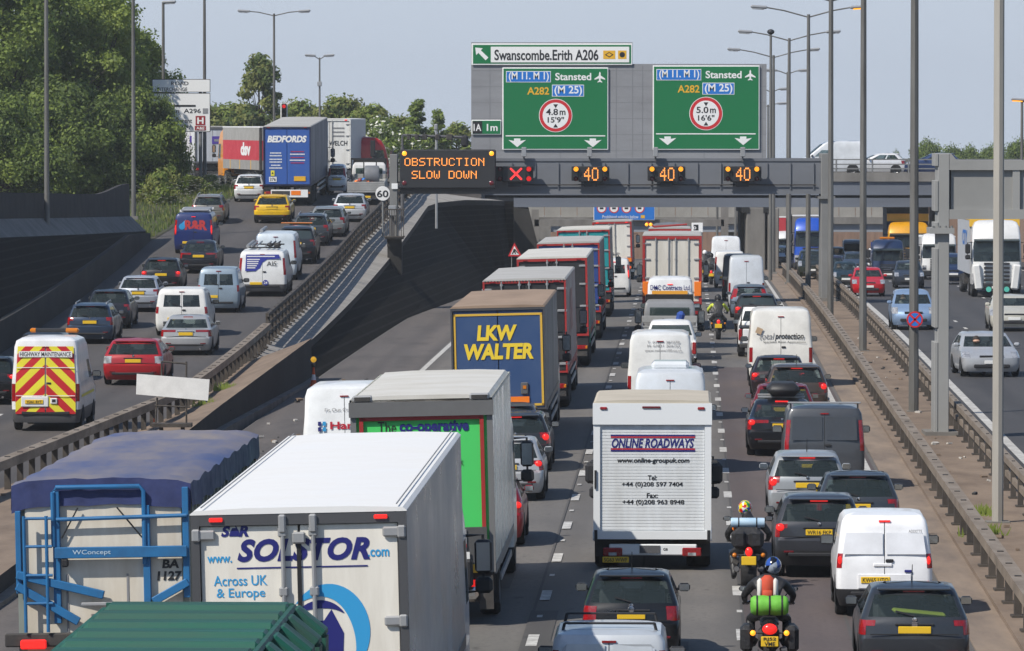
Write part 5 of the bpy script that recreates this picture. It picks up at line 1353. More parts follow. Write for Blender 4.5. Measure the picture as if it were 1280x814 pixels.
def lorry(cx, gy, wpx, label, L=13.6, z0=1.15, zt=4.0, name='articulated_lorry', prof='main', rear=None, side=None, roof=None, frame=None, frame_w=.09, doors='swing', cabc='d8d8d8', artic=True, group=None,
          cat='lorry', yaw=None, bars=True, axles=3, lit=False, cab_h=3.6, marks=True, under=True, away=True, roof_ch=.04, plate=None, visible_cab=True, dz=0.0, hinges=True, recess=True, pitch0=False):
    Lt = L
    c, rot, W = place(cx, gy, wpx, prof, L, away, yaw)
    if pitch0: rot = (0, 0, rot[2])
    c.z += dz
    root = thing(name, label, cat, c, rot, group)
    y0, y1 = -L / 2, L / 2; sm = side or box_paint('d9d9d6'); rm = rear or sm; fm = frame or M.alu; tm = roof or sm
    mb = MB(); h = W / 2
    mb.add([(-h, y0 + .03, z0), (-h, y1, z0), (-h, y1, zt - .05), (-h, y0 + .03, zt - .05)], [(0, 1, 2, 3)][::1], sm)
    mb.f[-1] = mb.f[-1][::-1]
    mb.add([(h, y0 + .03, z0), (h, y1, z0), (h, y1, zt - .05), (h, y0 + .03, zt - .05)], [(0, 1, 2, 3)], sm)
    mb.add([(-h, y1, z0), (h, y1, z0), (h, y1, zt - .05), (-h, y1, zt - .05)], [(1, 0, 3, 2)], sm)
    mb.add([(-h, y0 + .03, z0), (h, y0 + .03, z0), (h, y1, z0), (-h, y1, z0)], [(1, 0, 3, 2)], M.dark)
    mb.b2((-h - .012, y0 + .02, z0 - .03), (-h + .03, y1, z0 + .14), fm); mb.b2((h - .03, y0 + .02, z0 - .03), (h + .012, y1, z0 + .14), fm)
    mb.build('box_body', root, smooth=0)
    mb = MB(); cw = roof_ch + .04
    pts = [(-h - .006, zt - .06), (-h - .006, zt - cw * .6), (-h + cw * .5, zt - .012), (-h * .5, zt + .012), (h * .5, zt + .012), (h - cw * .5, zt - .012), (h + .006, zt - cw * .6), (h + .006, zt - .06)]
    n = len(pts); vs = [(x, y0 - .005, z) for x, z in pts] + [(x, y1 + .004, z) for x, z in pts]
    mb.add(vs, [(i, i + 1, n + i + 1, n + i) for i in range(n - 1)], tm); mb.f.append(list(range(n))[::-1]); mb.m.append(0); mb.f.append(list(range(n, 2 * n))); mb.m.append(0)
    mb.build('roof', root, smooth=25)
    fw = frame_w; mb = MB()
    mb.b2((-h, y0, z0), (-h + fw, y0 + .12, zt - .06), fm); mb.b2((h - fw, y0, z0), (h, y0 + .12, zt - .06), fm); mb.b2((-h + fw, y0 + .002, zt - .06 - fw * 1.3), (h - fw, y0 + .12, zt - .06), fm); mb.b2((-h + fw, y0 + .002, z0), (h - fw, y0 + .12, z0 + fw), fm)
    mb.build('rear_frame', root, smooth=0)
    zd0, zd1 = z0 + fw, zt - .06 - fw * 1.3; yd = y0 + (.05 if recess else .0)
    if doors == 'swing':
        for s in (-1, 1):
            mb = MB(); xa, xb = (s * .012, s * (h - fw - .008)); mb.b2((min(xa, xb), yd, zd0 + .01), (max(xa, xb), yd + .05, zd1 - .01), rm, .008); mb.build('rear_door', root, smooth=0)
    else:
        mb = MB(); mb.b2((-h + fw, yd, zd0), (h - fw, yd + .05, zd1), rm); mb.build('rear_door', root, smooth=0)
    if bars and doors == 'swing':
        for x in ((-.17, .17) if bars == 2 else (-h * .55, -.15, .15, h * .55)):
            mb = MB(); mb.tube([(x, yd - .045, zd0 - .05), (x, yd - .045, zd1 + .06)], .022, M.alu, 8)
            for z in (zd0 + .02, zd0 + (zd1 - zd0) * .35, zd0 + (zd1 - zd0) * .68, zd1 - .05): mb.box((x, yd - .03, z), (.09, .05, .07), M.alu, ch=.01)
            mb.box((x + .1, yd - .05, zd0 + .45), (.26, .03, .035), M.alu, ch=.008); mb.build('lock_rod', root)
    if hinges and doors == 'swing':
        for s in (-1, 1):
            for q in (.08, .38, .68, .93):
                mb = MB(); z = zd0 + (zd1 - zd0) * q; mb.box((s * (h - fw - .07), yd - .025, z), (.3, .05, .075), M.alu, ch=.012); mb.build('hinge', root, smooth=0)
    if marks:
        for s in (-1, 1):
            mb = MB(); mb.box((s * (h - .3), y0 - .014, zt - .06 - fw * .6), (.16, .03, .05), M.red_lit if lit else M.red_lens, ch=.01); mb.build('marker_light', root, smooth=0)
    # running gear
    mb = MB(); mb.b2((-.48, y0 + .25, z0 - .28), (-.34, y1, z0 - .03), M.chassis); mb.b2((.34, y0 + .25, z0 - .28), (.48, y1, z0 - .03), M.chassis)
    for k in range(int(L / 1.2)): mb.b2((-h * .96, y0 + .4 + k * 1.2, z0 - .12), (h * .96, y0 + .5 + k * 1.2, z0 - .03), M.chassis)
    mb.build('chassis', root, smooth=0)
    if under:
        mb = MB(); mb.b2((-h * .95, y0 + .06, .42), (h * .95, y0 + .2, .60), M.chassis, .01); mb.b2((-.6, y0 + .1, .55), (-.5, y0 + .2, z0), M.chassis); mb.b2((.5, y0 + .1, .55), (.6, y0 + .2, z0), M.chassis); mb.build('underrun_bar', root, smooth=0)
        for s in (-1, 1):
            mb = MB(); mb.box((s * (h - .32), y0 + .035, .74), (.46, .06, .15), M.red_lit if lit else M.red_lens, ch=.02); mb.box((s * (h - .1), y0 + .033, .74), (.1, .06, .12), M.amber, ch=.02); mb.b2((s * (h - .6), y0 + .06, .62), (s * (h - .02), y0 + .09, z0), M.black); mb.build('tail_light', root)
        if plate is not None: numplate(root, y0 + .03, .85, plate or None)
    r = .48; ys = [y0 + 2.0 + 1.3 * k for k in range(axles)] if artic else [y0 + L * .24] + ([y0 + L * .24 + 1.35] if axles > 2 else [])
    wheels(root, [(s * (h - .2), y) for y in ys for s in (-1, 1)], r, .36, True)
    for s in (-1, 1):
        mb = MB(); mb.b2((s * (h - .38), ys[0] - .58, .25), (s * (h - .02), ys[0] - .55, .95), M.black); mb.build('mudflap', root, smooth=0)
        mb = MB(); 
        for z in (.55, .85): mb.b2((s * (h - .05), ys[-1] + .8, z), (s * (h - .01), y1 - 1.0, z + .12), M.alu)
        mb.build('side_guard', root, smooth=0)
    yc = y1 + (.35 + 1.12 if not artic else .1 + 1.12)
    if visible_cab:
        o, _ = cab(root, yc, min(W, 2.5), cabc, away, cab_h)
        wheels(root, [(s * (h - .2), yc + .25) for s in (-1, 1)] + ([(s * (h - .2), yc - 2.4) for s in (-1, 1)] if artic else []), r, .34, True)
    return root, W, y0
def side_box(root, name, m, x, ya, yb, za, zb, th=.006):
    s = 1 if x > 0 else -1; mb = MB(); mb.b2((x, ya, za), (x + s * th, yb, zb), m); return mb.build(name, root, smooth=0)
GQ = 'queue of vehicles on the motorway'
G1L = 'lorries queuing in the left lane'
NAVY = mat('ink_navy', (.012, .014, .15), rough=.5); LBLUE = mat('ink_light_blue', (.03, .30, .60), rough=.5); INKG = mat('ink_grey', (.22, .22, .23), rough=.6); YELT = mat('ink_yellow', (.78, .56, .03), rough=.5)
# ---------- near green ribbed container (its cab is beyond it, hidden by the body)
TEAL = mat('teal_green_steel', (.007, .088, .058), rough=.5, second=(.02, .062, .047), vscale=1.2, stretch=(.4, 2, 1)); TEAL_D = mat('teal_green_steel_rib', (.008, .10, .065), rough=.5, vary=.3)
Df = 58.6; fl, ft, fr_ = at(133, 760.5, Df), at(367, 756, Df), at(402, 784, Df)
t = thing('container_lorry', 'teal green ribbed steel container with a sloping right shoulder nearest the camera', 'lorry', ((fl.x + fr_.x) / 2 - .16, Df - 5.0, z_main(-2, Df) - .21), (0, 0, -.0317))
base = t.location.copy(); ox = base.x + .16; z0 = base.z + .08
xl, xt, xr = fl.x - ox, ft.x - ox, fr_.x - ox; zt_, zr_ = ft.z - z0, fr_.z - z0
mb = MB(); ya, yb = -4.6, 5.0
prof_ = [(xl, .9), (xl, zt_ - .03), (xl + .05, zt_), (xt, zt_), (xr, zr_), (xr, .9)]
n = len(prof_); vs = [(x, ya, z) for x, z in prof_] + [(x, yb, z) for x, z in prof_]
mb.add(vs, [(i, i + 1, n + i + 1, n + i) for i in range(n - 1)] + [tuple(range(n))[::-1], tuple(range(n, 2 * n))], TEAL); mb.build('container_body', t, smooth=0)
mb = MB(); y = ya + .3
sl = math.atan2(zt_ - zr_, xr - xt); slen = math.hypot(zt_ - zr_, xr - xt)
while y < yb - .05:
    mb.box(((xl + xt) / 2, y, zt_ + .02), (xt - xl, .50, .17), TEAL, ch=.06)
    mb.box(((xt + xr) / 2 + .02, y, (zt_ + zr_) / 2 + .015), (slen + .06, .44, .15), TEAL, Euler((0, sl, 0)), .035); mb.b2((xr, y - .22, .95), (xr + .07, y + .22, zr_), TEAL); y += 1.02
mb.build('rib', t, smooth=0)
mb = MB(); mb.tube([(xt, ya, zt_ + .05), (xt, yb, zt_ + .05)], .045, TEAL, 6); mb.b2((xl - .04, ya, zt_ - .12), (xl, yb, zt_ + .05), TEAL_D); mb.b2((xl, yb - .06, zt_ - .02), (xt, yb + .02, zt_ + .1), TEAL); mb.build('edge_rail', t, smooth=30)
mb = MB(); mb.b2((-.45, ya, .6), (.45, yb + 2, .88), M.chassis); mb.build('chassis', t, smooth=0)
wheels(t, [(s * .95, y) for y in (-3.4, -2.1, -.8) for s in (-1, 1)], .48, .34, True); cab(t, yb + 1.3, 2.3, '2f5d46', True, 2.75); wheels(t, [(s * .95, yb + 1.5) for s in (-1, 1)], .48, .3, True)
# ---------- white refrigerated trailer, second from the camera
CREAM = box_paint('e4e0d6'); WROOF = mat('white_roof', (.76, .76, .75), rough=.5, second=(.69, .685, .67), vscale=.7)
SIL = mat('polished_panel', (.40, .41, .43), rough=.25, metal=.65, vary=.14, vscale=.6, stretch=(1, .6, .8))
Dr = 65.6; gy = HOR + F_PX * (CAM_H + .05) / Dr
t, W, y0 = lorry(384, gy, 271, 'white roofed lorry with slanted navy lettering and a blue swoosh on cream rear doors', L=15.6, dz=.10, z0=1.2, zt=4.28, rear=CREAM, side=SIL, roof=WROOF, frame=mat('dark_door_frame', (.10, .10, .105), rough=.4, metal=.4), frame_w=.1, bars=False, lit=True, cabc='c8c8cc', group=G1L, hinges=False)
y0 -= .0; yd = y0 + .05
for x in (-.19, .17):
    mb = MB(); mb.tube([(x, yd - .05, 1.25), (x, yd - .05, 4.05)], .026, M.alu, 8)
    for z in (1.6, 2.5, 3.3, 4.0): mb.box((x, yd - .04, z), (.11, .07, .12), M.alu, ch=.02)
    mb.box((x, yd - .05, 4.1), (.09, .09, .22), M.alu, ch=.02); mb.build('lock_rod', t)
mb = MB(); mb.b2((-.03, yd - .02, 1.3), (.02, yd + .01, 4.0), M.ink); mb.box((.0, yd - .04, 3.93), (.16, .06, .14), M.alu, ch=.02); mb.build('door_seal', t, smooth=0)
for s in (-1, 1):
    for z in (3.98, 2.93, 1.5):
        mb = MB(); mb.box((s * (W / 2 - .15), yd - .03, z), (.27, .05, .12), M.alu, ch=.02); mb.box((s * (W / 2 - .06), yd - .06, z), (.1, .04, .15), M.alu, ch=.02); mb.build('hinge', t, smooth=0)
yt = yd - .006
lettering(t, 'SOLSTOR', (.05, yt, 3.79), 1.56, .27, NAVY, shear=.28, bold=.045, space=1.06)
mb = MB(); mb.b2((-.74, yt - .001, 3.575), (.80, yt, 3.592), NAVY); mb.build('underline', t, smooth=0)
lettering(t, 'www.', (-.94, yt, 3.69), .29, .075, LBLUE); lettering(t, '.com', (.93, yt, 3.73), .25, .085, LBLUE)
lettering(t, 'Across UK', (-.70, yt, 3.44), .63, .12, LBLUE, bold=.01); lettering(t, '& Europe', (-.70, yt, 3.28), .57, .14, LBLUE, bold=.01)
lettering(t, 'S', (-.86, yt, 4.02), .11, .13, NAVY, shear=.25, bold=.05); lettering(t, 'R', (-.65, yt, 4.02), .12, .13, NAVY, shear=.25, bold=.05)
mb = MB(); q = lambda x, z: (x, yt, z)
mb.poly([q(-.82, 3.96), q(-.71, 3.96), q(-.70, 4.01), q(-.73, 4.07), q(-.76, 4.12), q(-.74, 4.06), q(-.78, 4.06), q(-.81, 4.01)], NAVY); mb.build('penguin_mark', t, smooth=0)
mb = MB(); cx_, cz_ = .33, 2.82
A_, B_ = [], []
for i in range(25):
    a = R(142 - i * 8.2); A_.append((cx_ + .48 * math.cos(a), yt, cz_ + .56 * math.sin(a))); k = math.sin(math.pi * min(1, i / 24)) ** .7; B_.append((cx_ + (.48 - .2 * k) * math.cos(a) - .02, yt, cz_ + (.56 - .17 * k) * math.sin(a) - .02))
mb.strip(A_, B_, LBLUE)
A_, B_ = [], []
for i in range(17):
    a = R(150 - i * 7); A_.append((cx_ - .1 + .36 * math.cos(a), yt - .001, cz_ - .03 + .40 * math.sin(a))); k = math.sin(math.pi * i / 16); B_.append((cx_ - .12 + (.36 - .1 * k) * math.cos(a), yt - .001, cz_ - .03 + (.40 - .1 * k) * math.sin(a)))
mb.strip(A_, B_, NAVY); mb.poly([q(.02, 2.92), q(.27, 2.95), q(.36, 3.08), q(.50, 2.80), q(.48, 2.4), q(.05, 2.4)], NAVY); mb.build('swoosh_emblem', t, smooth=0)
# seams of the roof
mb = MB(); L2 = 15.6 / 2
for s in (-1, 1): mb.b2((s * (W / 2 - .12), -L2 + .02, 4.30), (s * (W / 2 - .12) + .012, L2 - .1, 4.312), INKG)
mb.build('roof_seam', t, smooth=0)
# ---------- cream trailer with blue tarpaulin and blue frame, far left
BLUEF = mat('blue_frame_paint', (.014, .14, .34), rough=.45, vary=.3, vscale=3)
TARP = mat('blue_tarpaulin', (.055, .08, .19), rough=.6, second=(.23, .20, .18), vscale=.7, stretch=(1, .3, 1), bump=.5, bscale=3)
TARPD = mat('blue_tarpaulin_flap', (.022, .035, .13), rough=.6, vary=.4, vscale=2.5, bump=.6, bscale=5)
IVORY = mat('ivory_tailgate', (.64, .60, .52), rough=.6, second=(.50, .45, .37), vscale=1.6, stretch=(2, 1, .4))
SIDEG = mat('grey_green_side', (.27, .30, .28), rough=.6, second=(.15, .18, .155), vscale=1.2, stretch=(2, 2, .3))
Dr = 82.0; p = at(132, 700, Df if False else Dr); zg = z_main(p.x, Dr); W = 220 / ppm(Dr); h = W / 2; L = 12.6; zt = at(0, 607, Dr).z - zg
hd = Vector((math.sin(.034), math.cos(.034), 0)); c = Vector((p.x, Dr, zg)) + hd * L / 2; c.z = zg
t = thing('tipper_lorry', 'ivory tailgate lorry with blue tarpaulin cover and blue tubular frame marked BA 1127', 'lorry', c, (0, -math.atan(.018), -.034))
y0, y1 = -L / 2, L / 2
mb = MB(); z0 = 1.0
mb.b2((-h + .03, y0 + .06, z0), (h - .03, y1, zt - .02), SIDEG)
k = 0
while y0 + .4 + k * .62 < y1: mb.b2((h - .031, y0 + .4 + k * .62, z0), (h + .01, y0 + .46 + k * .62, zt - .3), SIDEG); mb.b2((-h - .01, y0 + .4 + k * .62, z0), (-h + .031, y0 + .46 + k * .62, zt - .3), SIDEG); k += 1
mb.build('box_body', t, smooth=0)
mb = MB(); rdm = random.Random(5); nx, ny = 14, 26; vs = []
for j in range(ny + 1):
    for i in range(nx + 1):
        x = -h - .03 + (W + .06) * i / nx; y = y0 - .02 + (L + .04) * j / ny; e = min(i, nx - i)
        z = zt + .06 + .05 * math.sin(math.pi * i / nx) + .03 * math.sin(j * 1.7) + rdm.uniform(-.012, .012) - (.05 if e == 0 else 0); vs.append((x, y, z))
mb.add(vs, [(j * (nx + 1) + i, j * (nx + 1) + i + 1, (j + 1) * (nx + 1) + i + 1, (j + 1) * (nx + 1) + i) for j in range(ny) for i in range(nx)], TARP)
def flap(P, dn, m, out):
    lo = [(p_[0] + out[0] * rdm.uniform(.2, 1.2), p_[1] + out[1] * rdm.uniform(.2, 1.2), p_[2] - dn * rdm.uniform(.97, 1.02)) for p_ in P]; mb.strip(P, lo, m)
flap([vs[j * (nx + 1) + nx] for j in range(ny + 1)][::1], .36, TARPD, (.02, 0)); flap([vs[j * (nx + 1)] for j in range(ny + 1)][::-1], .36, TARPD, (-.02, 0)); flap([vs[i] for i in range(nx + 1)][::-1], .40, TARPD, (0, -.03)); flap([vs[ny * (nx + 1) + i] for i in range(nx + 1)], .3, TARPD, (0, .02))
mb.build('tarpaulin', t, smooth=60)
mb = MB(); mb.b2((-h + .16, y0, z0 + .1), (h - .12, y0 + .07, zt - .25), IVORY); mb.b2((-h + .75, y0 - .012, z0 + .1), (-h + .78, y0, zt - 1.3), INKG); mb.b2((.35, y0 - .012, z0 + .1), (.38, y0, zt - 1.3), INKG); mb.build('tailgate', t, smooth=0)
f = MB(); yy = y0 - .10
def bl(x0, z0_, x1, z1_, dy=.0): f.b2((x0, yy + dy, z0_), (x1, yy + .1 + dy, z1_), BLUEF, .008)
Xp = lambda px: (px - 132) / ppm(Dr)   # metres across the tailgate from the picture's proportions
Zp = lambda py: at(0, py, Dr).z - zg
bl(Xp(24), Zp(740), Xp(31), Zp(637)); bl(Xp(71), Zp(778), Xp(80), Zp(612)); bl(Xp(184), Zp(760), Xp(193), Zp(632)); bl(Xp(234), Zp(748), Xp(242), Zp(610))
f.tube([(Xp(72), yy, Zp(682)), (Xp(72), yy, Zp(614)), (Xp(76), yy, Zp(608)), (Xp(181), yy, Zp(608)), (Xp(186), yy, Zp(614)), (Xp(186), yy, Zp(705))], .034, BLUEF, 8)
f.tube([(Xp(76), yy - .03, Zp(648)), (Xp(240), yy - .03, Zp(645))], .03, BLUEF, 8)
f.build('tube_frame', t)
f = MB(); f.box((Xp(157), yy - .06, Zp(689.5)), (166 / ppm(Dr), .08, 14 / ppm(Dr)), BLUEF, ch=.01); f.build('cross_beam', t, smooth=0)
f = MB(); a, b = Vector((Xp(26), yy, Zp(712))), Vector((Xp(134), yy, Zp(742)))
for (xa, za, xb, zb_) in ((25, 730, 102, 776), (25, 716, 134, 743), (196, 752, 240, 728)):
    a, b = Vector((Xp(xa), yy - .02, Zp(za))), Vector((Xp(xb), yy - .02, Zp(zb_))); d = b - a; f.box((a + b) / 2, (d.length, .1, .12), BLUEF, Euler((0, -math.atan2(d.z, d.x), 0)), .01)
f.build('brace', t, smooth=0)
f = MB(); lx0, lx1 = Xp(36), Xp(64)
for x in (lx0, lx1): f.tube([(x, yy - .08, Zp(788)), (x, yy - .08, Zp(643))], .026, BLUEF, 8)
for z in (646, 681, 717, 752): f.tube([(lx0, yy - .08, Zp(z)), (lx1 + .08, yy - .08, Zp(z))], .022, BLUEF, 8)
f.build('ladder', t)
f = MB(); 
for (xa, za, xb, zb_) in ((103, 634, 82, 672), (152, 634, 183, 672)): f.tube([(Xp(xa), yy + .03, Zp(za)), (Xp(xb), yy + .03, Zp(zb_))], .012, M.ink, 5)
f.build('cord', t)
f = MB(); f.box((Xp(86.5), yy - .05, Zp(702)), (.1, .1, .12), M.black, ch=.02); f.box((Xp(132), yy - .04, Zp(754)), (.62, .06, .05), M.alu, ch=.01); f.build('tail_fitting', t)
f = MB(); f.box((Xp(45), yy - .08, Zp(803)), (.38, .08, .14), M.red_lit, ch=.02); f.box((Xp(60), yy, Zp(798)), (1.2, .1, .2), M.chassis, ch=.02); f.build('tail_light', t)
lettering(t, 'BA', (Xp(217.5), y0 - .01, Zp(706)), .25, .13, M.ink, shear=.12, bold=.04); lettering(t, '1127', (Xp(216), y0 - .01, Zp(721)), .37, .14, M.ink, shear=.12, bold=.04)
lettering(t, 'WConcept', (Xp(120.5), yy - .105, Zp(689.5)), .56, .085, mat('pale_letters', (.45, .58, .68), rough=.5), bold=.0)
mb = MB(); mb.b2((-.5, y0 + .4, .7), (.5, y1 + 2, z0), M.chassis); mb.build('chassis', t, smooth=0)
wheels(t, [(s * (h - .25), y) for y in (y0 + 1.6, y0 + 2.95, y1 - 1.8) for s in (-1, 1)], .5, .36, True); cab(t, y1 + 1.5, 2.4, 'b9c4c4', True, 3.1)
wheels(t, [(s * (h - .25), y1 + 1.7) for s in (-1, 1)], .5, .34, True)
# ---------- white van with red and blue lettering beside the lorries
DV = 135.0; t, b = vehicle('hivan', 433, HOR + F_PX * 9.05 / DV, 107, 'eceeee', 'white van with blue squares and red lettering half hidden by the green rear lorry', 'van', GQ, metal=0, rear_glass=False, H=2.6)
p = at(0, 522, DV); zb = 9.05 - 374 * DV / F_PX; zl = lambda py: CAM_H - (py - HOR) * DV / F_PX + .12
RED = mat('ink_red', (.45, .01, .03), rough=.5)
mb = MB(); xw = lambda px: (px - 433) / ppm(DV); yv = lambda z: b.yr(min(max(z, .3), 2.4)) - .01
for x, m in ((401.5, NAVY), (407.5, LBLUE)):
    for z in (528, 535): zz = zl(z); mb.b2((xw(x - 2), yv(zz) - .012, zz - .05), (xw(x + 2), yv(zz), zz + .05), m)
mb.build('squares_mark', t, smooth=0)
lettering(t, 'Harvey', (xw(442), yv(zl(532)) - .012, zl(532)), 1.05, .24, RED, bold=.03); lettering(t, 'Fit Out Contractors', (xw(437), yv(zl(511)) - .012, zl(511)), 1.1, .085, INKG, bold=.0)
# ---------- white box lorry with green rear shutter
LG = mat('bright_green_shutter', (.06, .58, .12), rough=.5, vary=.08, vscale=1); SHINY = mat('white_glossy_panel', (.62, .64, .62), rough=.16, metal=.25, second=(.45, .52, .46), vscale=.5, stretch=(2, 2, .4))
REDF = mat('red_frame', (.36, .02, .018), rough=.45, vary=.2)
Dr = 99.0; t, W, y0 = lorry(533, HOR + F_PX * 9.0 / Dr, 178, 'white box lorry with bright green rear shutter and grey tail lift', L=9.8, z0=.95, zt=4.08, rear=LG, side=SHINY, roof=mat('cream_roof', (.62, .60, .55), rough=.5, second=(.5, .48, .43), vscale=.8), frame=mat('grey_rear_frame', (.15, .15, .15), rough=.5), frame_w=.1, doors='roll', cabc='d8dcd8', artic=False, axles=2, name='box_lorry', group=G1L, lit=True, roof_ch=.14, marks=False)
h = W / 2
mb = MB(); mb.b2((-h - .02, y0 - .06, 3.72), (h + .02, y0 + .1, 3.98), mat('grey_header', (.13, .13, .13), rough=.45, vary=.2)); mb.build('shutter_housing', t, smooth=0)
for s in (-1, 1): mb = MB(); mb.box((s * (h - .22), y0 + .05, 4.04), (.36, .16, .12), M.alu, ch=.03); mb.box((s * (h - .22), y0 - .035, 4.04), (.28, .02, .07), M.chassis); mb.build('roof_vent', t)
mb = MB()
for s in (-1, 1): mb.b2((s * (h - .19) - .035, y0 - .012, 1.0), (s * (h - .19) + .035, y0 + .03, 3.72), REDF)
mb.b2((-h + .2, y0 - .012, 3.65), (h - .2, y0 + .03, 3.72), REDF); mb.build('red_trim', t, smooth=0)
lettering(t, 'The', (-.61, y0 + .038, 3.53), .32, .2, M.ink, bold=.0); lettering(t, 'co-operative', (.22, y0 + .038, 3.51), 1.22, .25, NAVY, bold=.04); lettering(t, '.co.uk', (.55, y0 + .038, 2.9), .35, .13, M.ink, bold=.0)
mb = MB(); mb.b2((-h + .14, y0 - .1, .95), (h - .14, y0 - .02, 1.75), mat('tail_lift_steel', (.10, .10, .10), rough=.5, metal=.3, vary=.4)); mb.b2((.15, y0 - .13, 1.45), (.75, y0 - .1, 1.72), M.alu); mb.b2((.15, y0 - .14, 1.4), (.75, y0 - .12, 1.46), REDF); mb.b2((.1, y0 - .12, .95), (.95, y0 - .1, 1.1), YEL); mb.build('tail_lift', t, smooth=0)
mb = MB(); mb.box((.62, y0 - .14, 1.25), (.36, .02, .14), M.wplate); mb.build('plate', t, smooth=0)
for s in (-1, 1): mb = MB(); mb.b2((s * (h - .3), y0 - .05, .3), (s * (h - .05), y0, .9), M.chassis); mb.build('lift_arm', t, smooth=0)
mb = MB(); mb.box((.75, y0 - .15, .95), (.2, .2, .5), M.black, ch=.05); mb.box((.8, y0 - .16, .6), (.28, .12, .22), M.chrome, ch=.06); mb.build('hose_box', t)
# ---------- cars partly hidden between the lorries
vehicle('hatch', 605, HOR + F_PX * 9.0 / 117.0, 100, '8e1420', 'red car peeping out beside the right flank of the green rear lorry', 'car', GQ, lit=True)
vehicle('hatch', 633, 628, 95, 'b9bbbd', 'silver car with glowing brake lights right of the green rear lorry', 'car', GQ, lit=True)
vehicle('estate', 645, 592, 88, '2a2d31', 'dark grey car wedged between the silver car and blue lorry', 'car', GQ, lit=True)
vehicle('hatch', 636, HOR + F_PX * 8.9 / 145.3, 84, '4b4f54', 'mid grey car tucked under the blue lorry tail', 'car', GQ, L=3.9)
# ---------- blue curtain lorry
DKB = mat('deep_blue_panel', (.018, .055, .155), rough=.5, second=(.03, .07, .17), vscale=1.5)
GREYS = mat('grey_curtain', (.17, .165, .165), rough=.5, second=(.11, .108, .108), vscale=.8, stretch=(2, 2, .3))
Dr = 150.5; t, W, y0 = lorry(626, HOR + F_PX * 9.0 / Dr, 118, 'dark blue lorry rear with big yellow lettering, gold border and tan roof', L=13.6, z0=1.15, zt=3.95, rear=DKB, side=GREYS, roof=mat('tan_dusty_roof', (.31, .22, .155), rough=.85, vary=.25, vscale=.8, stretch=(1, .3, 1)), frame=mat('dark_trim', (.05, .052, .06), rough=.5), frame_w=.05, bars=False, hinges=False, cabc='8a8f96', group=G1L, lit=True, marks=False)
h = W / 2; mb = MB(); yt = y0 + .04; YB = mat('gold_border', (.62, .38, .04), rough=.5)
for x0_, z0_, x1_, z1_ in ((-h + .07, 1.25, -h + .13, 3.74), (h - .13, 1.25, h - .07, 3.74), (-h + .07, 3.68, h - .07, 3.74), (-h + .07, 1.25, h - .07, 1.31)): mb.b2((x0_, yt - .006, z0_), (x1_, yt + .002, z1_), YB)
mb.build('gold_border', t, smooth=0)
lettering(t, 'LKW', (-.03, yt - .008, 3.22), 1.08, .42, YELT, shear=.12, bold=.045); lettering(t, 'WALTER', (.01, yt - .008, 2.72), 1.86, .43, YELT, shear=.12, bold=.045)
mb = MB(); mb.box((.68, yt - .03, 1.72), (.2, .05, .32), M.grey, ch=.02); mb.box((.68, yt - .06, 1.75), (.09, .02, .09), M.amber); mb.box((.55, yt - .02, 1.42), (.5, .02, .16), M.orange); mb.box((-.42 + .45, yt - .02, 1.9), (.05, .02, .3), M.white); mb.build('marker_plate', t, smooth=0)
# ---------- following lorries in the left lane
DARKR = mat('dark_rear', (.02, .02, .022), rough=.5); TURQ = mat('turquoise_panel', (.01, .24, .26), rough=.45); BLUR = mat('blue_panel', (.02, .05, .2), rough=.45)
LROOF = mat('pale_lorry_roof', (.45, .44, .42), rough=.6, second=(.33, .32, .30), vscale=.6, stretch=(1, 4, 1))
PALES = mat('pale_red_tinted_side', (.28, .245, .24), rough=.45, second=(.30, .13, .12), vscale=.6, stretch=(1, .5, 1))
def L1(D, xr_, wpx, **k):
    gy = HOR + F_PX * (CAM_H - z_main(0, D)) / D
    return lorry(xr_ - wpx / 2, gy, wpx, **k)
t, W, y0 = L1(171.5, 711, 104, label='lorry with red framed dark doors and silver ribbed roof behind the blue lorry', L=13.6, zt=4.05, rear=DARKR, side=PALES, roof=LROOF, frame=REDF, frame_w=.055, bars=4, cabc='c04030', group=G1L)
mb = MB()
for k in range(26): mb.b2((-W / 2 + .06 + k * W / 26.5, y0 - .012, 3.955), (-W / 2 + .1 + k * W / 26.5, y0 - .004, 4.0), M.ink)
mb.build('roof_ribs', t, smooth=0)
lettering(t, 'ARR', (W / 2 + .012, y0 + 6.5, 2.9), 4.2, 1.3, mat('faded_red_letters', (.36, .10, .10), rough=.5), 'right', bold=.03)
L1(201, 737, 88, label='lorry with dark red framed rear and green side stripe beside cream roof', L=13.6, zt=4.0, rear=DARKR, side=GREYS, roof=_M['cream_roof'], frame=REDF, frame_w=.075, bars=2, cabc='1f7a55', group=G1L, recess=True)
t = bpy.data.objects[[o.name for o in bpy.data.objects if o.get('label', '').startswith('lorry with dark red framed')][0]]
side_box(t, 'green_stripe', mat('green_stripe', (.02, .30, .17), rough=.5), 1.29, -6.7, -5.9, .9, 2.4)
L1(227, 752, 78, label='lorry with dark blue rear and grey ribbed roof in the middle of the lorry row', L=12.5, zt=4.0, rear=BLUR, side=GREYS, roof=LROOF, frame=REDF, frame_w=.06, bars=2, cabc='26364f', group=G1L)
L1(257, 764.5, 66, label='lorry with turquoise rear doors under a white roof', L=9, zt=4.05, rear=TURQ, side=mat('warm_grey_side', (.24, .22, .2), rough=.5, vary=.2), roof=_M['cream_roof'], frame=REDF, frame_w=.06, bars=2, cabc='106a70', group=G1L)
vehicle('van', 768, 372, 40, 'e6e6e4', 'white van squeezed between the turquoise lorry and the dashed line', 'van', GQ, metal=0, rear_glass='twin', H=2.0, lit=True)
t, W, y0 = L1(343, 791, 49, label='far white doored lorry with red edging just under the near bridge', L=12, z0=1.1, zt=3.55, rear=box_paint('dcdad2'), side=GREYS, roof=LROOF, frame=REDF, frame_w=.09, bars=2, cabc='444444', group=G1L, lit=True)
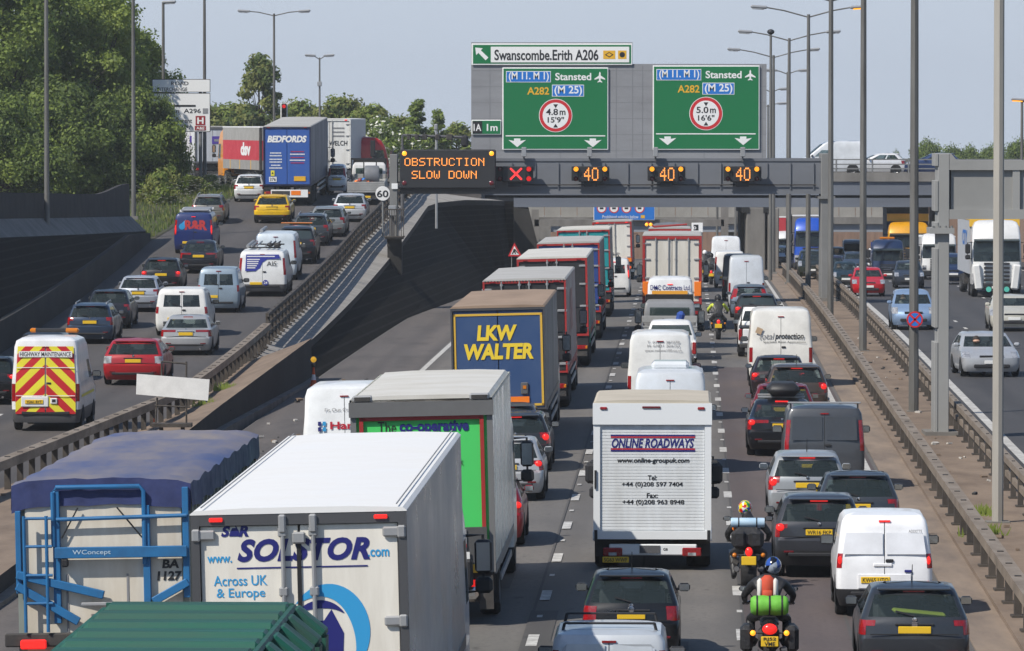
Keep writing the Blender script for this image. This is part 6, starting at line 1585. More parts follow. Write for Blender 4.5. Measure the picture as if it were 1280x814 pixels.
mb = MB(); mb.box((W / 2 - .4, y0 - .02, 1.2), (.7, .03, .22), M.orange); mb.build('reflective_board', t, smooth=0)
# ================= middle lane
def press(t, b, sx, x0, x1, za, zb, col, metal):
    mb = MB(); xa, xb = sx * x0, sx * x1; pts = []
    for f in (0, .5, 1): pts.append((xa + (xb - xa) * f, b.yr(za) + .03 * f * f - .014, za))
    pts += [(xb * .985, b.yr(zb) + .02, zb), (xb * .9, b.yr(zb) + .008, zb + .06), (xa, b.yr(zb) - .014, zb + .06)]
    mb.poly(pts[::sx], paint(col, metal), .008, (0, -1, 0)); mb.build('door_panel', t, smooth=0)
t, b = vehicle('van', 761, HOR + F_PX * CAM_H / 79.2, 151, 'ccd2d8', 'silver grey van with a black roof bar at bottom edge of the view', 'van', GQ, metal=.2, rear_glass=False, H=1.63, L=4.4)
for sx in (-1, 1): press(t, b, sx, .06, .66, 1.06, 1.40, 'ccd2d8', .2)
z = b.rows[-1][0]; y = b.yr(b.rows[-1][0]) + .35
for yy in (y, y + 1.6): mb = MB(); mb.box((0, yy, z + .07), (1.3, .06, .03), M.black, ch=.01); [mb.tube([(s * .64, yy, z + .07), (s * .68, yy, z - .09)], .025, M.black, 6) for s in (-1, 1)]; mb.build('roof_bar', t)
t, b = vehicle('hatch', 789, 832, 123, '16181b', 'black hatchback with seats visible through its rear window behind the roof bar van', 'car', GQ, H=1.46, aerial=True, lights='corner', low=M.black)
lettering(t, 'GOLF', (-.32, b.yr(.84) - .012, .86), .22, .05, M.chrome)
mb = MB(); mb.lathe([(0, -.02), (.05, -.018), (.055, 0)], (0, b.yr(.88) - .005, .9), 'Y', M.chrome, 20); mb.build('badge', t)
# box van with roller shutter
RIBW = box_paint('dde1e4')
Dr = 110.0; t, W, y0 = lorry(815.3, 714, 147.6, 'white box van whose roller shutter carries navy lettering and two phone numbers', L=4.3, z0=.62, zt=3.35, rear=RIBW, side=box_paint('e2e4e4'), roof=mat('beige_fabric_roof', (.48, .43, .35), rough=.8, vary=.15, vscale=.9), frame=mat('white_frame', (.72, .74, .75), rough=.4), frame_w=.13, doors='roll', artic=False, axles=2, name='box_van', cat='van', group=GQ, under=False, marks=False, visible_cab=False, roof_ch=.06)
h = W / 2; mb = MB(); mb.b2((-h - .012, y0 - .03, 2.88), (h + .012, y0 + .05, 3.3), M._white2 if hasattr(M, '_white2') else mat('white_frame', (.72, .74, .75))); mb.build('header_panel', t, smooth=0)
mb = MB(); z = .8
while z < 2.76: mb.b2((-h + .135, y0 + .040, z), (h - .135, y0 + .049, z + .055), RIBW, .004); z += .062
mb.build('shutter_slats', t, smooth=0)
for x in (-h + .2, h - .2): mb = MB(); mb.box((x, y0 - .04, 3.2), (.14, .03, .055), M.red_lens, ch=.012); mb.build('marker_light', t)
mb = MB(); mb.box((-.02, y0 - .04, 3.22), (.36, .03, .045), M.dark_red, ch=.01); mb.build('high_brake_light', t)
yt = y0 + .034
lettering(t, 'ONLINE ROADWAYS', (.01, yt, 2.51), 1.62, .19, NAVY, shear=.22, bold=.03); lettering(t, 'www.online-groupuk.com', (.02, yt, 2.16), 1.42, .125, M.ink, shear=.15, bold=.03)
for s, x, z, w in (('Tel:', 0, 1.83, .18), ('+44 (0)208 597 7404', 0, 1.69, 1.2), ('Fax:', 0, 1.48, .22), ('+44 (0)208 963 8948', .02, 1.34, 1.22)): lettering(t, s, (x, yt, z), w, .115 if '+' in s else .10, M.ink, bold=.022)
mb = MB()
for z, m in ((2.665, NAVY), (2.63, RED), (2.395, RED), (2.36, NAVY)): mb.b2((-.82, yt - .002, z - .014), (.84, yt, z + .014), m)
mb.build('stripe', t, smooth=0)
mb = MB(); mb.b2((-h, y0 - .02, .62), (h, y0 + .02, .78), mat('white_frame', (.72, .74, .75))); mb.b2((-h + .02, y0 - .035, 1.62), (-h + .06, y0, 1.98), M.black); mb.b2((-h + .02, y0 - .03, .58), (-h + .08, y0, .8), M.black); mb.b2((h - .08, y0 - .03, .58), (h - .02, y0, .8), M.black); mb.build('rear_sill', t, smooth=0)
mb = MB(); mb.b2((-.85, y0 + .02, .30), (.88, y0 + .12, .52), mat('white_frame', (.72, .74, .75)), .02); mb.box((-.05, y0 + .012, .42), (.4, .02, .15), M.grey); mb.build('rear_bumper', t, smooth=0)
for s in (-1, 1): mb = MB(); mb.box((s * .78, y0 + .0, .37), (.38, .06, .17), M.red_lens, ch=.02); mb.box((s * .78, y0 - .032, .33), (.16, .01, .06), M.clear_lens); mb.build('tail_light', t)
numplate(t, y0 - .06, .22, 'SG63 WWF', x=-.72); lettering(t, 'GB', (.26, y0 + .016, .42), .09, .05, M.ink)
o, cb = cab(t, y0 + 4.3 + 1.0, 2.0, 'e4e6e6', True, 2.4, 0, L=2.0)
wheels(t, [(s * .82, y) for y in (y0 + 1.1, y0 + 4.9) for s in (-1, 1)], .35, .3, True)
for s in (-1, 1): mb = MB(); mb.box((s * (h + .12), y0 + 4.75, 1.62), (.26, .16, .42), M.black, ch=.06); mb.tube([(s * (h - .2), y0 + 4.8, 1.6), (s * (h + .1), y0 + 4.78, 1.6)], .03, M.black, 6); mb.build('mirror', t)
# more middle lane
t, b = vehicle('hivan', 837.5, HOR + F_PX * CAM_H / 140.0, 94, 'dfe3e6', 'plain silver white high roof van with a roof vent ahead of the box van', 'van', GQ, metal=.2, rear_glass=False, H=2.6)
mb = MB(); mb.box((0, -1.6, 2.68), (.95, 1.1, .22), paint('dfe3e6', .2), ch=.08); mb.build('roof_vent', t)
t, b = vehicle('hivan', 825, HOR + F_PX * CAM_H / 164.5, 82, 'e8e9e7', 'white high roof van with faint grey phone numbers and a black side mirror', 'van', GQ, metal=0, rear_glass=False, H=2.6)
for s, z, w in (('T: 01245 387278', 2.32, .95), ('M: 07831 204193', 2.21, .95), ('www.twinne100.co.uk', 2.08, 1.1)): lettering(t, s, (.1, b.yr(z) - .016, z), w, .075, INKG, bold=.0)
def pickup(cx, gy, wpx, color, label, H=1.76, cover=None, group=GQ, rollbar=False):
    L = 5.1; c, rot, W = place(cx, gy, wpx, 'main', L); t = thing('pickup_truck', label, 'pickup', c, rot, group); h = W / 2; pm = paint(color, 0.0)
    mb = MB(); y0 = -L / 2
    mb.b2((-h, y0 + .06, .5), (-h + .08, y0 + 2.0, 1.08), pm, .02); mb.b2((h - .08, y0 + .06, .5), (h, y0 + 2.0, 1.08), pm, .02); mb.b2((-h + .02, y0 + .1, .48), (h - .02, y0 + 2.0, .62), pm); mb.build('cargo_bed', t, smooth=0)
    mb = MB(); mb.b2((-h + .16, y0, .52), (h - .16, y0 + .07, 1.07), pm, .025); mb.build('tailgate', t, smooth=0)
    for s in (-1, 1): mb = MB(); mb.box((s * (h - .075), y0 + .03, .85), (.14, .1, .42), M.red_lens, ch=.025); mb.build('tail_light', t)
    mb = MB(); mb.b2((-h + .04, y0 - .1, .36), (h - .04, y0 + .05, .52), M.chassis, .03); mb.build('rear_bumper', t); numplate(t, y0 - .02, .72)
    if cover: mb = MB(); mb.b2((-h + .03, y0 + .03, 1.085), (h - .03, y0 + 1.98, 1.14), cover, .02); mb.build('bed_cover', t)
    b = Body('suv', W, 3.25, H); bt, tp = 7, 8
    b.give('rear_window', bt, tp, range(0, 7)); b.give('windscreen', bt, tp, FRONT)
    for nm, C in (('r', RIGHT), ('l', LEFT)): l = list(C) if nm == 'r' else list(C)[::-1]; b.give('sa' + nm, bt, tp, l[1:3]); b.give('sb' + nm, bt, tp, l[4:6])
    o = b.body(pm, t); o.name = 'cab'; o.location = (0, L / 2 - 3.25 / 2, 0)
    for k in ('rear_window', 'windscreen'): b.cells(k, M.glass, o, k)
    for k in ('sar', 'sal', 'sbr', 'sbl'): b.cells(k, M.glass, o, 'side_window')
    for s in (-1, 1): mirror(o, b, s, b.yf(1.2) - .5, 1.2, M.black, 1.2)
    wheels(t, [(s * (h - .12), y) for y in (y0 + 1.05, L / 2 - .95) for s in (-1, 1)], .38, .26); arches(t, type('q', (), dict(W=W, rows=[(.42,)]))(), (y0 + 1.05, L / 2 - .95), .38)
    if rollbar: mb = MB(); mb.tube([(-h + .1, y0 + 1.85, 1.1), (-h + .18, y0 + 1.75, H + .02), (h - .18, y0 + 1.75, H + .02), (h - .1, y0 + 1.85, 1.1)], .04, M.black, 8); mb.build('roll_bar', t)
    return t
pickup(838, HOR + F_PX * CAM_H / 196, 65, 'e4e4e2', 'white pickup truck with plain rear window in the middle lane', 1.76)
# flatbed with scrap
def flatbed(cx, gy, wpx, prof, label, cabc, Lb=3.4, zb=.85, side_h=.42, ch=2.15, name='flatbed_truck', group=GQ):
    L = Lb + 2.2; c, rot, W = place(cx, gy, wpx, prof, L); t = thing(name, label, 'truck', c, rot, group); h = W / 2; y0 = -L / 2; dm = mat('dropside_alu', (.40, .40, .39), rough=.5, metal=.3, vary=.3)
    mb = MB(); mb.b2((-h, y0, zb - .08), (h, y0 + Lb, zb), dm); mb.build('bed', t, smooth=0)
    for nm, a, b in (('tailboard', (-h, y0, zb), (h, y0 + .05, zb + side_h)), ('side_board', (-h, y0 + .052, zb), (-h + .05, y0 + Lb, zb + side_h)), ('side_board', (h - .05, y0 + .052, zb), (h, y0 + Lb, zb + side_h)), ('headboard', (-h, y0 + Lb - .05, zb + side_h), (h, y0 + Lb, zb + side_h + .25))):
        mb = MB(); mb.b2(a, b, dm, .01)
        if nm == 'tailboard': [mb.b2((-h, y0 - .012, zb + side_h * q), (h, y0, zb + side_h * q + .03), dm) for q in (.1, .35, .6, .88)]
        mb.build(nm, t, smooth=0)
    mb = MB(); mb.b2((-.5, y0 + .1, zb - .35), (.5, L / 2, zb - .08), M.chassis); mb.b2((-h * .9, y0 + .02, zb - .42), (h * .9, y0 + .1, zb - .28), M.chassis); mb.build('chassis', t, smooth=0)
    for s in (-1, 1): mb = MB(); mb.box((s * (h - .25), y0 + .0, zb - .2), (.36, .06, .13), M.red_lens, ch=.02); mb.build('tail_light', t)
    numplate(t, y0 - .01, zb - .33)
    o, b = cab(t, L / 2 - 1.0, min(W, 1.95), cabc, True, ch, L=2.0)
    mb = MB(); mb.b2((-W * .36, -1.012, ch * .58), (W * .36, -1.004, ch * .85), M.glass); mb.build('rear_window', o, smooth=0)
    wheels(t, [(s * (h - .2), y) for y in (y0 + 1.1, L / 2 - .9) for s in (-1, 1)], .36, .28, True)
    return t, W, y0, zb + side_h
t, W, y0, zz = flatbed(836.5, HOR + F_PX * CAM_H / 206, 70, 'main', 'grey dropside truck heaped with scrap and a blue bundle', '8f9092')
rd2 = random.Random(9)
def heap(label, cx, cy, z, wx, wy, n, cols, root, name='scrap_heap', sz=.3):
    mb = MB()
    for i in range(n):
        a = rd2.uniform(-1, 1); b = rd2.uniform(-1, 1); d = (rd2.uniform(.3, 1) * sz, rd2.uniform(.3, 1) * sz, rd2.uniform(.2, .8) * sz)
        m = rd2.choice(cols); p = root.matrix_basis @ Vector((cx + a * wx, cy + b * wy, z + rd2.random() * sz * (1.2 - abs(a))))
        if rd2.random() < .5: mb.box(p, d, m, Euler((rd2.uniform(-1, 1), rd2.uniform(-1, 1), rd2.uniform(-1, 1))), .03)
        else: mb.ball(p, d[0] * .5, m, 8, 6)
    o = mb.build(name, smooth=40); tag(o, label, 'load'); o['kind'] = 'stuff'; return o
SCR = [mat('scrap_dark', (.05, .05, .05), rough=.7, vary=.5), mat('scrap_brown', (.12, .08, .06), rough=.8, vary=.4), mat('scrap_grey', (.2, .2, .2), rough=.6, vary=.4), mat('scrap_red', (.3, .06, .05), rough=.6), M.chassis]
heap('heap of dark scrap on the grey dropside truck', -.25, y0 + 1.6, zz - .25, .62, 1.2, 60, SCR, t)
mb = MB(); p = t.matrix_basis @ Vector((.38, y0 + 1.2, zz)); mb.box(p + Vector((0, 0, .15)), (.3, .3, .7), mat('blue_sack', (.03, .09, .4), rough=.7, vary=.3), Euler((.1, .2, 0)), .1); mb.box(p + Vector((-.35, 0, -.02)), (.6, .4, .3), _M['blue_sack'], Euler((.2, -.1, .3)), .1); tag(mb.build('sack'), 'crumpled blue bundle sticking up from the scrap load', 'sack')
t, b = vehicle('hivan', 837.5, HOR + F_PX * CAM_H / 216.5, 60, 'e9eaea', 'white van with dark lettering over an orange band behind the scrap truck', 'van', GQ, metal=0, rear_glass=False, H=2.75, lit=True)
lettering(t, 'DMC Contracts Ltd', (0, b.yr(2.36) - .016, 2.36), 1.52, .19, NAVY, bold=.01); mb = MB(); z = 2.17; mb.b2((-.7, b.yr(z) - .018, z - .065), (.68, b.yr(z) - .012, z + .065), mat('orange_band', (.80, .36, .03), rough=.5)); mb.build('orange_band', t, smooth=0); lettering(t, 'Tel. 01375 843579', (0, b.yr(2.0) - .016, 2.0), 1.25, .12, INKG, bold=.0)
Dr = 237; t, W, y0 = lorry(840, HOR + F_PX * (CAM_H - z_main(4, Dr)) / Dr, 74, 'tall lorry with pale ribbed doors and red frame ahead of the orange banded van', L=8.5, z0=1.1, zt=4.05, rear=box_paint('d6d2c8'), side=GREYS, roof=LROOF, frame=REDF, frame_w=.11, bars=4, artic=False, cabc='777777', group='lorries in the middle lane', marks=False)
for s in (-1, 1): mb = MB(); mb.box((s * (W / 2 - .16), y0 - .03, 1.75), (.3, .05, .62), M.orange, ch=.02); mb.build('reflective_board', t, smooth=0)
Dr = 300; t, W, y0 = lorry(837, HOR + F_PX * (CAM_H - z_main(6, Dr)) / Dr, 53, 'farther lorry with red top edge and folded crane above the ribbed lorry', L=8, z0=1.1, zt=3.45, rear=box_paint('cfcfcc'), side=GREYS, roof=LROOF, frame=REDF, frame_w=.15, bars=2, artic=False, cabc='777777', group='lorries in the middle lane', marks=False)
mb = MB(); mb.tube([(-W / 2 - .1, y0 + .2, 3.75), (-W / 2 + .3, y0 + .2, 3.5), (W / 2 - .2, y0 + .3, 3.62)], .06, REDF, 6); mb.build('crane_arm', t)
for x in (-W / 2 - .1, -W / 2 + .12): mb = MB(); mb.ball((x, y0 + .15, 3.62 - x * .0), .09, M.amber_lit); mb.build('beacon', t)
# ================= right-hand lane, nearest first
t, b = vehicle('hatch', 1143.5, HOR + F_PX * CAM_H / 88.6, 139, '34383e', 'charcoal hatchback with a yellow jacket behind its rear window at bottom right', 'car', GQ, H=1.45, aerial=True)
mb = MB(); pj = t.matrix_basis @ Vector((.08, b.yr(1.0) + .32, 1.03)); mb.box(pj, (.85, .3, .07), mat('hi_vis_yellow', (.55, .62, .06), rough=.7, vary=.2), Euler((0, .1, .05)), .03); tag(mb.build('jacket'), 'yellow jacket on the parcel shelf of the charcoal hatchback', 'jacket')
lettering(t, 'IBIZA', (.02, b.yr(.78) - .012, .74), .36, .045, M.chrome, space=1.5); mb = MB(); [mb.box((0, b.yr(.88) - .012, .875 + q), (.085, .02, .022), M.chrome) for q in (-.028, 0, .028)]; mb.build('badge', t, smooth=0)
t, b = vehicle('carvan', 1105.5, 774, 121, 'eff0f2', 'clean white small van with KW65 UTO plate in the right lane', 'van', GQ, metal=0, rear_glass=False, H=1.86, L=4.2, plate='KW65 UTO', lit=True, low=M.black)
mb = MB(); z = .85; mb.box((-.0, b.yr(.66) - .006, .66), (.95, .02, .26), paint('eff0f2', 0), ch=.03); mb.box((.42, b.yr(.86) - .012, .84), (.13, .02, .05), NAVY, ch=.01); mb.box((-.03, b.yr(.95) - .012, .95), (.34, .03, .06), paint('eff0f2', 0), ch=.02); mb.build('door_pressing', t, smooth=0)
pl = [o for o in t.children if o.name.startswith('number_plate')]; pl[0].location.y -= .012; pl[0].location.x += .28 - .16
for sx in (-1, 1):
    mb = MB(); 
    za, zb = 1.14, 1.52; xa, xb = sx * .03, sx * .74
    mb.poly([(xa, b.yr(za) - .02, za), (xb, b.yr(za) - .0 + .0, za), (xb * .93, b.yr(zb) - .0, zb), (xa, b.yr(zb) - .02, zb)][::sx], paint('e2e4e8', 0), .008, (0, -1, 0)); mb.build('door_panel', t, smooth=0)
lettering(t, 'ADDETTE', (.55, b.yr(1.55) - .03, 1.55), .24, .05, INKG)
vehicle('suv', 1024, 725, 112, '3a3c42', 'dark grey rounded car with WR16 FKP plate and chrome strip', 'car', GQ, H=1.58, L=4.25, plate='WR16 FKP', lit=True, low=M.black, lights='corner')
t, b = vehicle('hatch', 1073, HOR + F_PX * CAM_H / 116.5, 104, '3b4047', 'slate grey hatchback with upright red lamps behind the white small van', 'car', GQ, H=1.48, L=4.0, rails=False)
vehicle('estate', 1009.5, 655, 99, '9fa3a6', 'silver estate with large rear window and lit brake lights in the right lane', 'car', GQ, lit=True, aerial=True, plate=None, rails=False, H=1.53)
t, b = vehicle('van', 1030.5, 615, 101, '4a4d52', 'dark grey van with a roof bar and blank rear doors', 'van', GQ, metal=.3, rear_glass=False, H=2.02, L=4.8, third=True)
for s in (-1, 1):
    mb = MB(); za, zb = 1.22, 1.78; xa, xb = s * .05, s * .78; pts = [(xa, b.yr(za) - .012, za), (xb, b.yr(za) - .006, za), (xb * .97, b.yr(zb) - .004, zb), (xa, b.yr(zb) - .012, zb)]
    mb.poly(pts[::s], paint('44474c', .3), .01, (0, -1, 0)); mb.build('door_panel', t, smooth=0)
mb = MB(); mb.box((0, -2.05, 2.1), (1.75, .08, .04), M.alu, ch=.01); [mb.tube([(s * .8, -2.05, 2.1), (s * .8, -2.05, 1.95)], .02, M.black) for s in (-1, 1)]; mb.build('roof_bar', t)
t, b = vehicle('saloon', 978, HOR + F_PX * CAM_H / 147, 88, '14161c', 'black saloon carrying a black roof box', 'car', GQ, lit=True, H=1.46, L=4.8, lights='wide')
mb = MB(); mb.box((.05, .1, 1.68), (.86, 1.9, .34), M.black, ch=.14); rb = tag(mb.build('roof_box', None, smooth=60), 'glossy black roof box strapped on the black saloon', 'roof box'); rb.matrix_world = t.matrix_basis.copy()
for y in (-.5, .7): mb = MB(); mb.box((0, y, 1.49), (1.25, .06, .05), M.alu, ch=.01); mb.build('roof_bar', t)
vehicle('hatch', 979, HOR + F_PX * CAM_H / 155.2, 80, '7c1420', 'maroon red car whose roof shows above the roof box', 'car', GQ, H=1.5, L=4.0)
vehicle('estate', 996, HOR + F_PX * CAM_H / 166.3, 78, '4c4038', 'bronze brown estate with a lit high brake light', 'car', GQ, lit=True, H=1.56, aerial=True)
vehicle('hatch', 974, HOR + F_PX * CAM_H / 175.5, 70, '27181c', 'very dark red car left of the bronze brown estate', 'car', GQ, lit=True, H=1.42)
t, b = vehicle('hivan', 976, 485, 80, 'e6e4dd', 'off white van with black slanted lettering and a tan patch on rear doors', 'van', GQ, metal=0, rear_glass=False, H=2.6)
lettering(t, 'total', (-.46, b.yr(1.70) - .016, 1.70), .5, .22, INKG, shear=.2, bold=.0); lettering(t, 'protection', (.28, b.yr(1.68) - .016, 1.67), .95, .26, M.ink, shear=.2, bold=.02); lettering(t, 'Specialist Resin Applications', (.12, b.yr(1.5) - .014, 1.5), 1.4, .09, M.ink, bold=.0)
mb = MB(); mb.box((-.72, b.yr(1.88) - .03, 1.88), (.2, .02, .2), mat('tan_patch', (.45, .32, .2), rough=.7), Euler((0, .4, 0))); mb.build('tan_patch', t, smooth=0)
pickup(954, HOR + F_PX * (CAM_H) / 208, 62, 'e8e8e6', 'white pickup with black roll bar peeping left of the off white van', 1.85, M.black, rollbar=True)
vehicle('suv', 946, HOR + F_PX * 8.96 / 234, 55, '202226', 'black sport utility car with glowing red lamps ahead of the white pickup', 'car', GQ, lit=True, privacy=True, H=1.6)
vehicle('mpv', 937, HOR + F_PX * 9.0 / 252, 48, '6b7787', 'blue grey car roof showing beyond the black sport utility car', 'car', GQ, H=1.5)
vehicle('hivan', 933, HOR + F_PX * 9.1 / 264, 45, 'd4d8dc', 'tall light grey van with plain doors near the bridge piers', 'van', GQ, metal=.2, rear_glass=False, H=2.6)
vehicle('hivan', 924, HOR + F_PX * 9.25 / 283, 42, '17181a', 'black van edge showing left of the tall light grey van', 'van', GQ, rear_glass=False, H=2.35)
vehicle('van', 912, HOR + F_PX * 9.4 / 310, 38, 'e4e4e2', 'small white van with a black dot left of the black van', 'van', GQ, metal=0, rear_glass=False, H=2.05)
t, b = vehicle('hivan', 907.5, HOR + F_PX * 9.8 / 345, 38, 'e8eaec', 'tall white van with three black letters farthest in the right lane', 'van', GQ, metal=0, rear_glass=False, H=2.5)
lettering(t, 'ici', (-.1, b.yr(1.25) - .02, 1.3), .5, .3, M.ink, bold=.03)
vehicle('hatch', 882, HOR + F_PX * 10.1 / 360, 30, '191a1d', 'far black car between the lorries and the white vans', 'car', GQ, lit=True)
# ================================================================== slip road traffic
GR = 'traffic climbing the slip road'
t, b = vehicle('hivan', 57, 540, 86, 'e9e9ea', 'white high roof van with red and yellow chevron rear reading HIGHWAY MAINTENANCE', 'van', GR, prof='ramp', metal=0, rear_glass=False, H=2.66, L=5.2, low=M.grey)
CHR = mat('chevron_red', (.50, .015, .02), rough=.4); CHY = mat('chevron_yellow', (.74, .66, .04), rough=.4)
hh, zb, zt = .885, .50, 2.42
for s in (-1, 1):
    mb = MB(); w = hh - .03
    def clip(poly, f):
        out = []
        for i in range(len(poly)):
            a, c = poly[i], poly[(i + 1) % len(poly)]; fa, fc = f(a), f(c)
            if fa >= 0: out.append(a)
            if (fa >= 0) != (fc >= 0): k = fa / (fa - fc); out.append((a[0] + (c[0] - a[0]) * k, a[1] + (c[1] - a[1]) * k))
        return out
    k = 0; st = .275; z = zb - w - .2
    while z < zt + .1:
        P_ = [(.02, z + w * .95), (.02, z + w * .95 + st), (w, z + st), (w, z)]
        P_ = clip(clip(P_, lambda p: p[1] - zb), lambda p: zt - p[1])
        if len(P_) > 2:
            def wid(zz): return 1 - .07 * max(0, (zz - 1.3) / 1.1)
            pts = [(s * x * wid(zz), b.yr(zz, x / b.W * 2 * .9) - .022, zz) for x, zz in P_]
            mb.poly(pts if s < 0 else pts[::-1], CHR if k % 2 else CHY)
        z += st; k += 1
    mb.build('chevron_panel', t, smooth=0)
mb = MB(); z = 2.2; mb.b2((-.76, b.yr(z) - .04, z - .085), (.76, b.yr(z) - .03, z + .085), M.white); mb.build('white_band', t, smooth=0)
lettering(t, 'HIGHWAY MAINTENANCE', (0, b.yr(2.2) - .044, 2.2), 1.45, .125, M.ink, bold=.01)
mb = MB(); mb.box((-.3, b.yr(.85) - .03, .85), (.78, .04, .3), paint('e9e9ea', 0), ch=.03); mb.box((.24, b.yr(.85) - .03, .87), (.2, .04, .17), paint('e9e9ea', 0), ch=.02); mb.box((.24, b.yr(.85) - .054, .88), (.1, .01, .08), M.black); mb.build('plate_housing', t, smooth=0)
for o in list(t.children):
    if o.name.startswith('number_plate'): o.location = (-.04, -.05, .85 - .62 * 2.66 / 2.55)
lettering(t, 'YD61 BYT', (-.32, b.yr(.85) - .078, .85), .44, .075, M.ink, bold=.01)
mb = MB()
for z in (1.82, 1.02): 
    for s in (-1, 1): mb.b2((min(s * .03, s * .84), b.yr(z) - .034, z - .01), (max(s * .03, s * .84), b.yr(z) - .026, z + .01), M.white)
mb.build('door_bar', t, smooth=0)
mb = MB(); z = b.rows[-1][0]; mb.box((-.05, .55, z + .1), (1.25, .26, .12), M.black, ch=.03); mb.box((.45, .55, z + .1), (.4, .28, .13), M.amber, ch=.04); mb.box((-.66, .55, z + .1), (.2, .28, .13), M.amber, ch=.04); mb.build('light_bar', t)
mb = MB(); mb.b2((b.W / 2 + .004, -2.0, .95), (b.W / 2 + .008, 1.6, 1.03), CHY); mb.build('side_stripe', t, smooth=0)
V = vehicle
k = dict(prof='ramp', group=GR)
V('hatch', -18, 507, 76, '17181b', 'black car cut off by the left edge beside the highway van', **k, lit=True)
V('suv', 52, 478, 66, '1a1b1e', 'black car with roof just above the highway van light bar', **k)
V('estate', 112, 431, 58, '33435a', 'dark blue estate with silver roof rails and chrome tailgate strip', **k, rails=True, H=1.5)
V('hatch', 135, 411.5, 55, '22252d', 'dark navy hatchback with slanted red lamps beside the black wall', **k, H=1.5, L=4.2)
V('hatch', 172.5, 391, 53, 'b6bcc6', 'silver blue hatchback with wide curved rear window near the wall', **k, H=1.46, aerial=True)
V('hatch', 201, 367, 50, '1c1d20', 'black hatchback with round red lamps near the left wall', **k, H=1.5, L=4.0, lit=True, lights='corner')
V('saloon', 248, 343, 47, '1f222a', 'black saloon with a chrome boot strip behind the blue van', **k, H=1.46, L=4.7, lights='wide')
t, b = V('van', 242, 318.5, 49, '182a66', 'dark blue van with large red letters and a blue drop on the rear', prof='ramp', group=GR, cat='van', metal=.1, rear_glass=False, H=2.0, lit=True)
lettering(t, 'R&R', (.12, b.yr(1.45) - .02, 1.42), 1.1, .5, mat('sign_red_letters', (.50, .04, .04), rough=.5), bold=.05)
mb = MB(); mb.lathe([(0, -.01), (.15, -.008), (.15, 0)], (-.56, b.yr(1.35) - .01, 1.36), 'Y', mat('drop_blue', (.03, .30, .62), rough=.4), 18); z = 1.6; mb.poly([(-.70, b.yr(1.4) - .018, 1.4), (-.43, b.yr(1.4) - .018, 1.4), (-.36, b.yr(1.7) - .018, 1.72)], _M['drop_blue']); mb.build('drop_mark', t, smooth=0)
mb = MB(); mb.box((0, -.4, 2.1), (1.35, 2.6, .06), M.alu, ch=.02); [mb.box((0, y, 2.06), (1.5, .08, .1), M.white) for y in (-1.4, .2, .8)]; mb.build('roof_rack', t)
V('estate', 259.5, 281, 41, '837f77', 'brownish silver estate with roof rails beside the flowering bank', **k, rails=True, H=1.5)
V('hatch', 311, 253, 38, 'eceded', 'white hatchback at top of the slip road beside the blue lorry', **k, H=1.5, L=3.95)
V('hatch', 340, 280, 46, 'e0b400', 'bright yellow coupe with a black lower bumper', **k, H=1.47, L=4.4, low=M.black, metal=.0)
V('saloon', 232, 445, 64, 'b4b6b8', 'silver coupe with dark red lamps behind the red hatchback', **k, H=1.40, L=4.6, lights='wide', aerial=False)
V('hatch', 166, 483, 76, 'a5101a', 'bright red hatchback nearest the highway van on the slip road', **k, H=1.5, L=4.8, metal=.1, lights='corner', tl_mat=M.clear_lens)
V('carvan', 227, 421, 66, 'dfdfdc', 'white small van with two square rear windows behind the silver coupe', cat='van', **k, metal=0, rear_glass='twin', H=1.85)
V('carvan', 273, 392, 53, '8fa0ae', 'pale blue grey small van with two square rear windows', cat='van', **k, rear_glass='twin', H=1.86, metal=.3)
t, b = V('van', 328, 371.5, 60, 'e6e7e6', 'white van with a dark blue swoosh on rear doors and ladders on roof', prof='ramp', group=GR, cat='van', metal=0, rear_glass=False, H=2.0, low=M.grey)
NB = mat('ink_royal_blue', (.02, .03, .26), rough=.5)
mb = MB(); y_ = lambda z: b.yr(z) - .016
P_ = [(-.74, 1.12), (-.30, 1.12), (-.1, 1.25), (0, 1.48), (.2, 1.62), (.76, 1.66), (.72, 1.83), (-.70, 1.83)]
mb.poly([(x, y_(z), z) for x, z in P_], NB); mb.build('blue_swoosh', t, smooth=0)
lettering(t, 'AIS', (.40, y_(1.42) - .004, 1.44), .42, .2, M.ink, bold=.0)
mb = MB()
for z, w in ((1.75, 1.2), (1.62, .55), (1.53, .5), (1.44, .48), (1.35, .42), (1.26, .36)): mb.b2((-.66, y_(z) - .008, z - .022), (-.66 + w, y_(z) - .002, z + .022), M.white)
mb.build('white_lines', t, smooth=0)
mb = MB(); mb.lathe([(0, -.006), (.12, -.004), (.12, 0)], (.14, b.yr(.55) - .02, .62), 'Y', NB, 20); mb.build('roundel', t, smooth=0); lettering(t, '24', (.14, b.yr(.55) - .03, .62), .15, .11, M.white)
mb = MB(); z = 2.1
for x in (-.66, -.5, -.3, .1, .3, .5): mb.tube([(x, -2.0, z + .06), (x + .05, 1.2, z + .1)], .04 if x > -.6 else .08, M.alu if x < .2 else M.black, 8)
for y in (-1.8, .9): mb.box((0, y, z), (1.5, .07, .06), M.black, ch=.01)
mb.ball((.62, -1.9, z + .12), (.16, .12, .1), M.chassis); mb.ball((.3, -1.85, z + .12), (.16, .12, .09), M.black); mb.build('roof_ladder', t)
t, b = V('van', 344.5, 351, 53, 'd3dde4', 'pale blue white van close ahead of the van with the blue swoosh', prof='ramp', group=GR, cat='van', metal=.1, rear_glass=False, H=2.15, L=4.8)
mb = MB(); mb.tube([(-.7, -1.5, 2.2), (-.65, 1, 2.22)], .08, M.alu, 8); mb.build('roof_pipe', t)
t, b = V('suv', 370, 331, 49, '23282f', 'dark sport utility car with a chequered tail and flat light bar on the roof', **k, H=1.75, L=4.6, privacy=True)
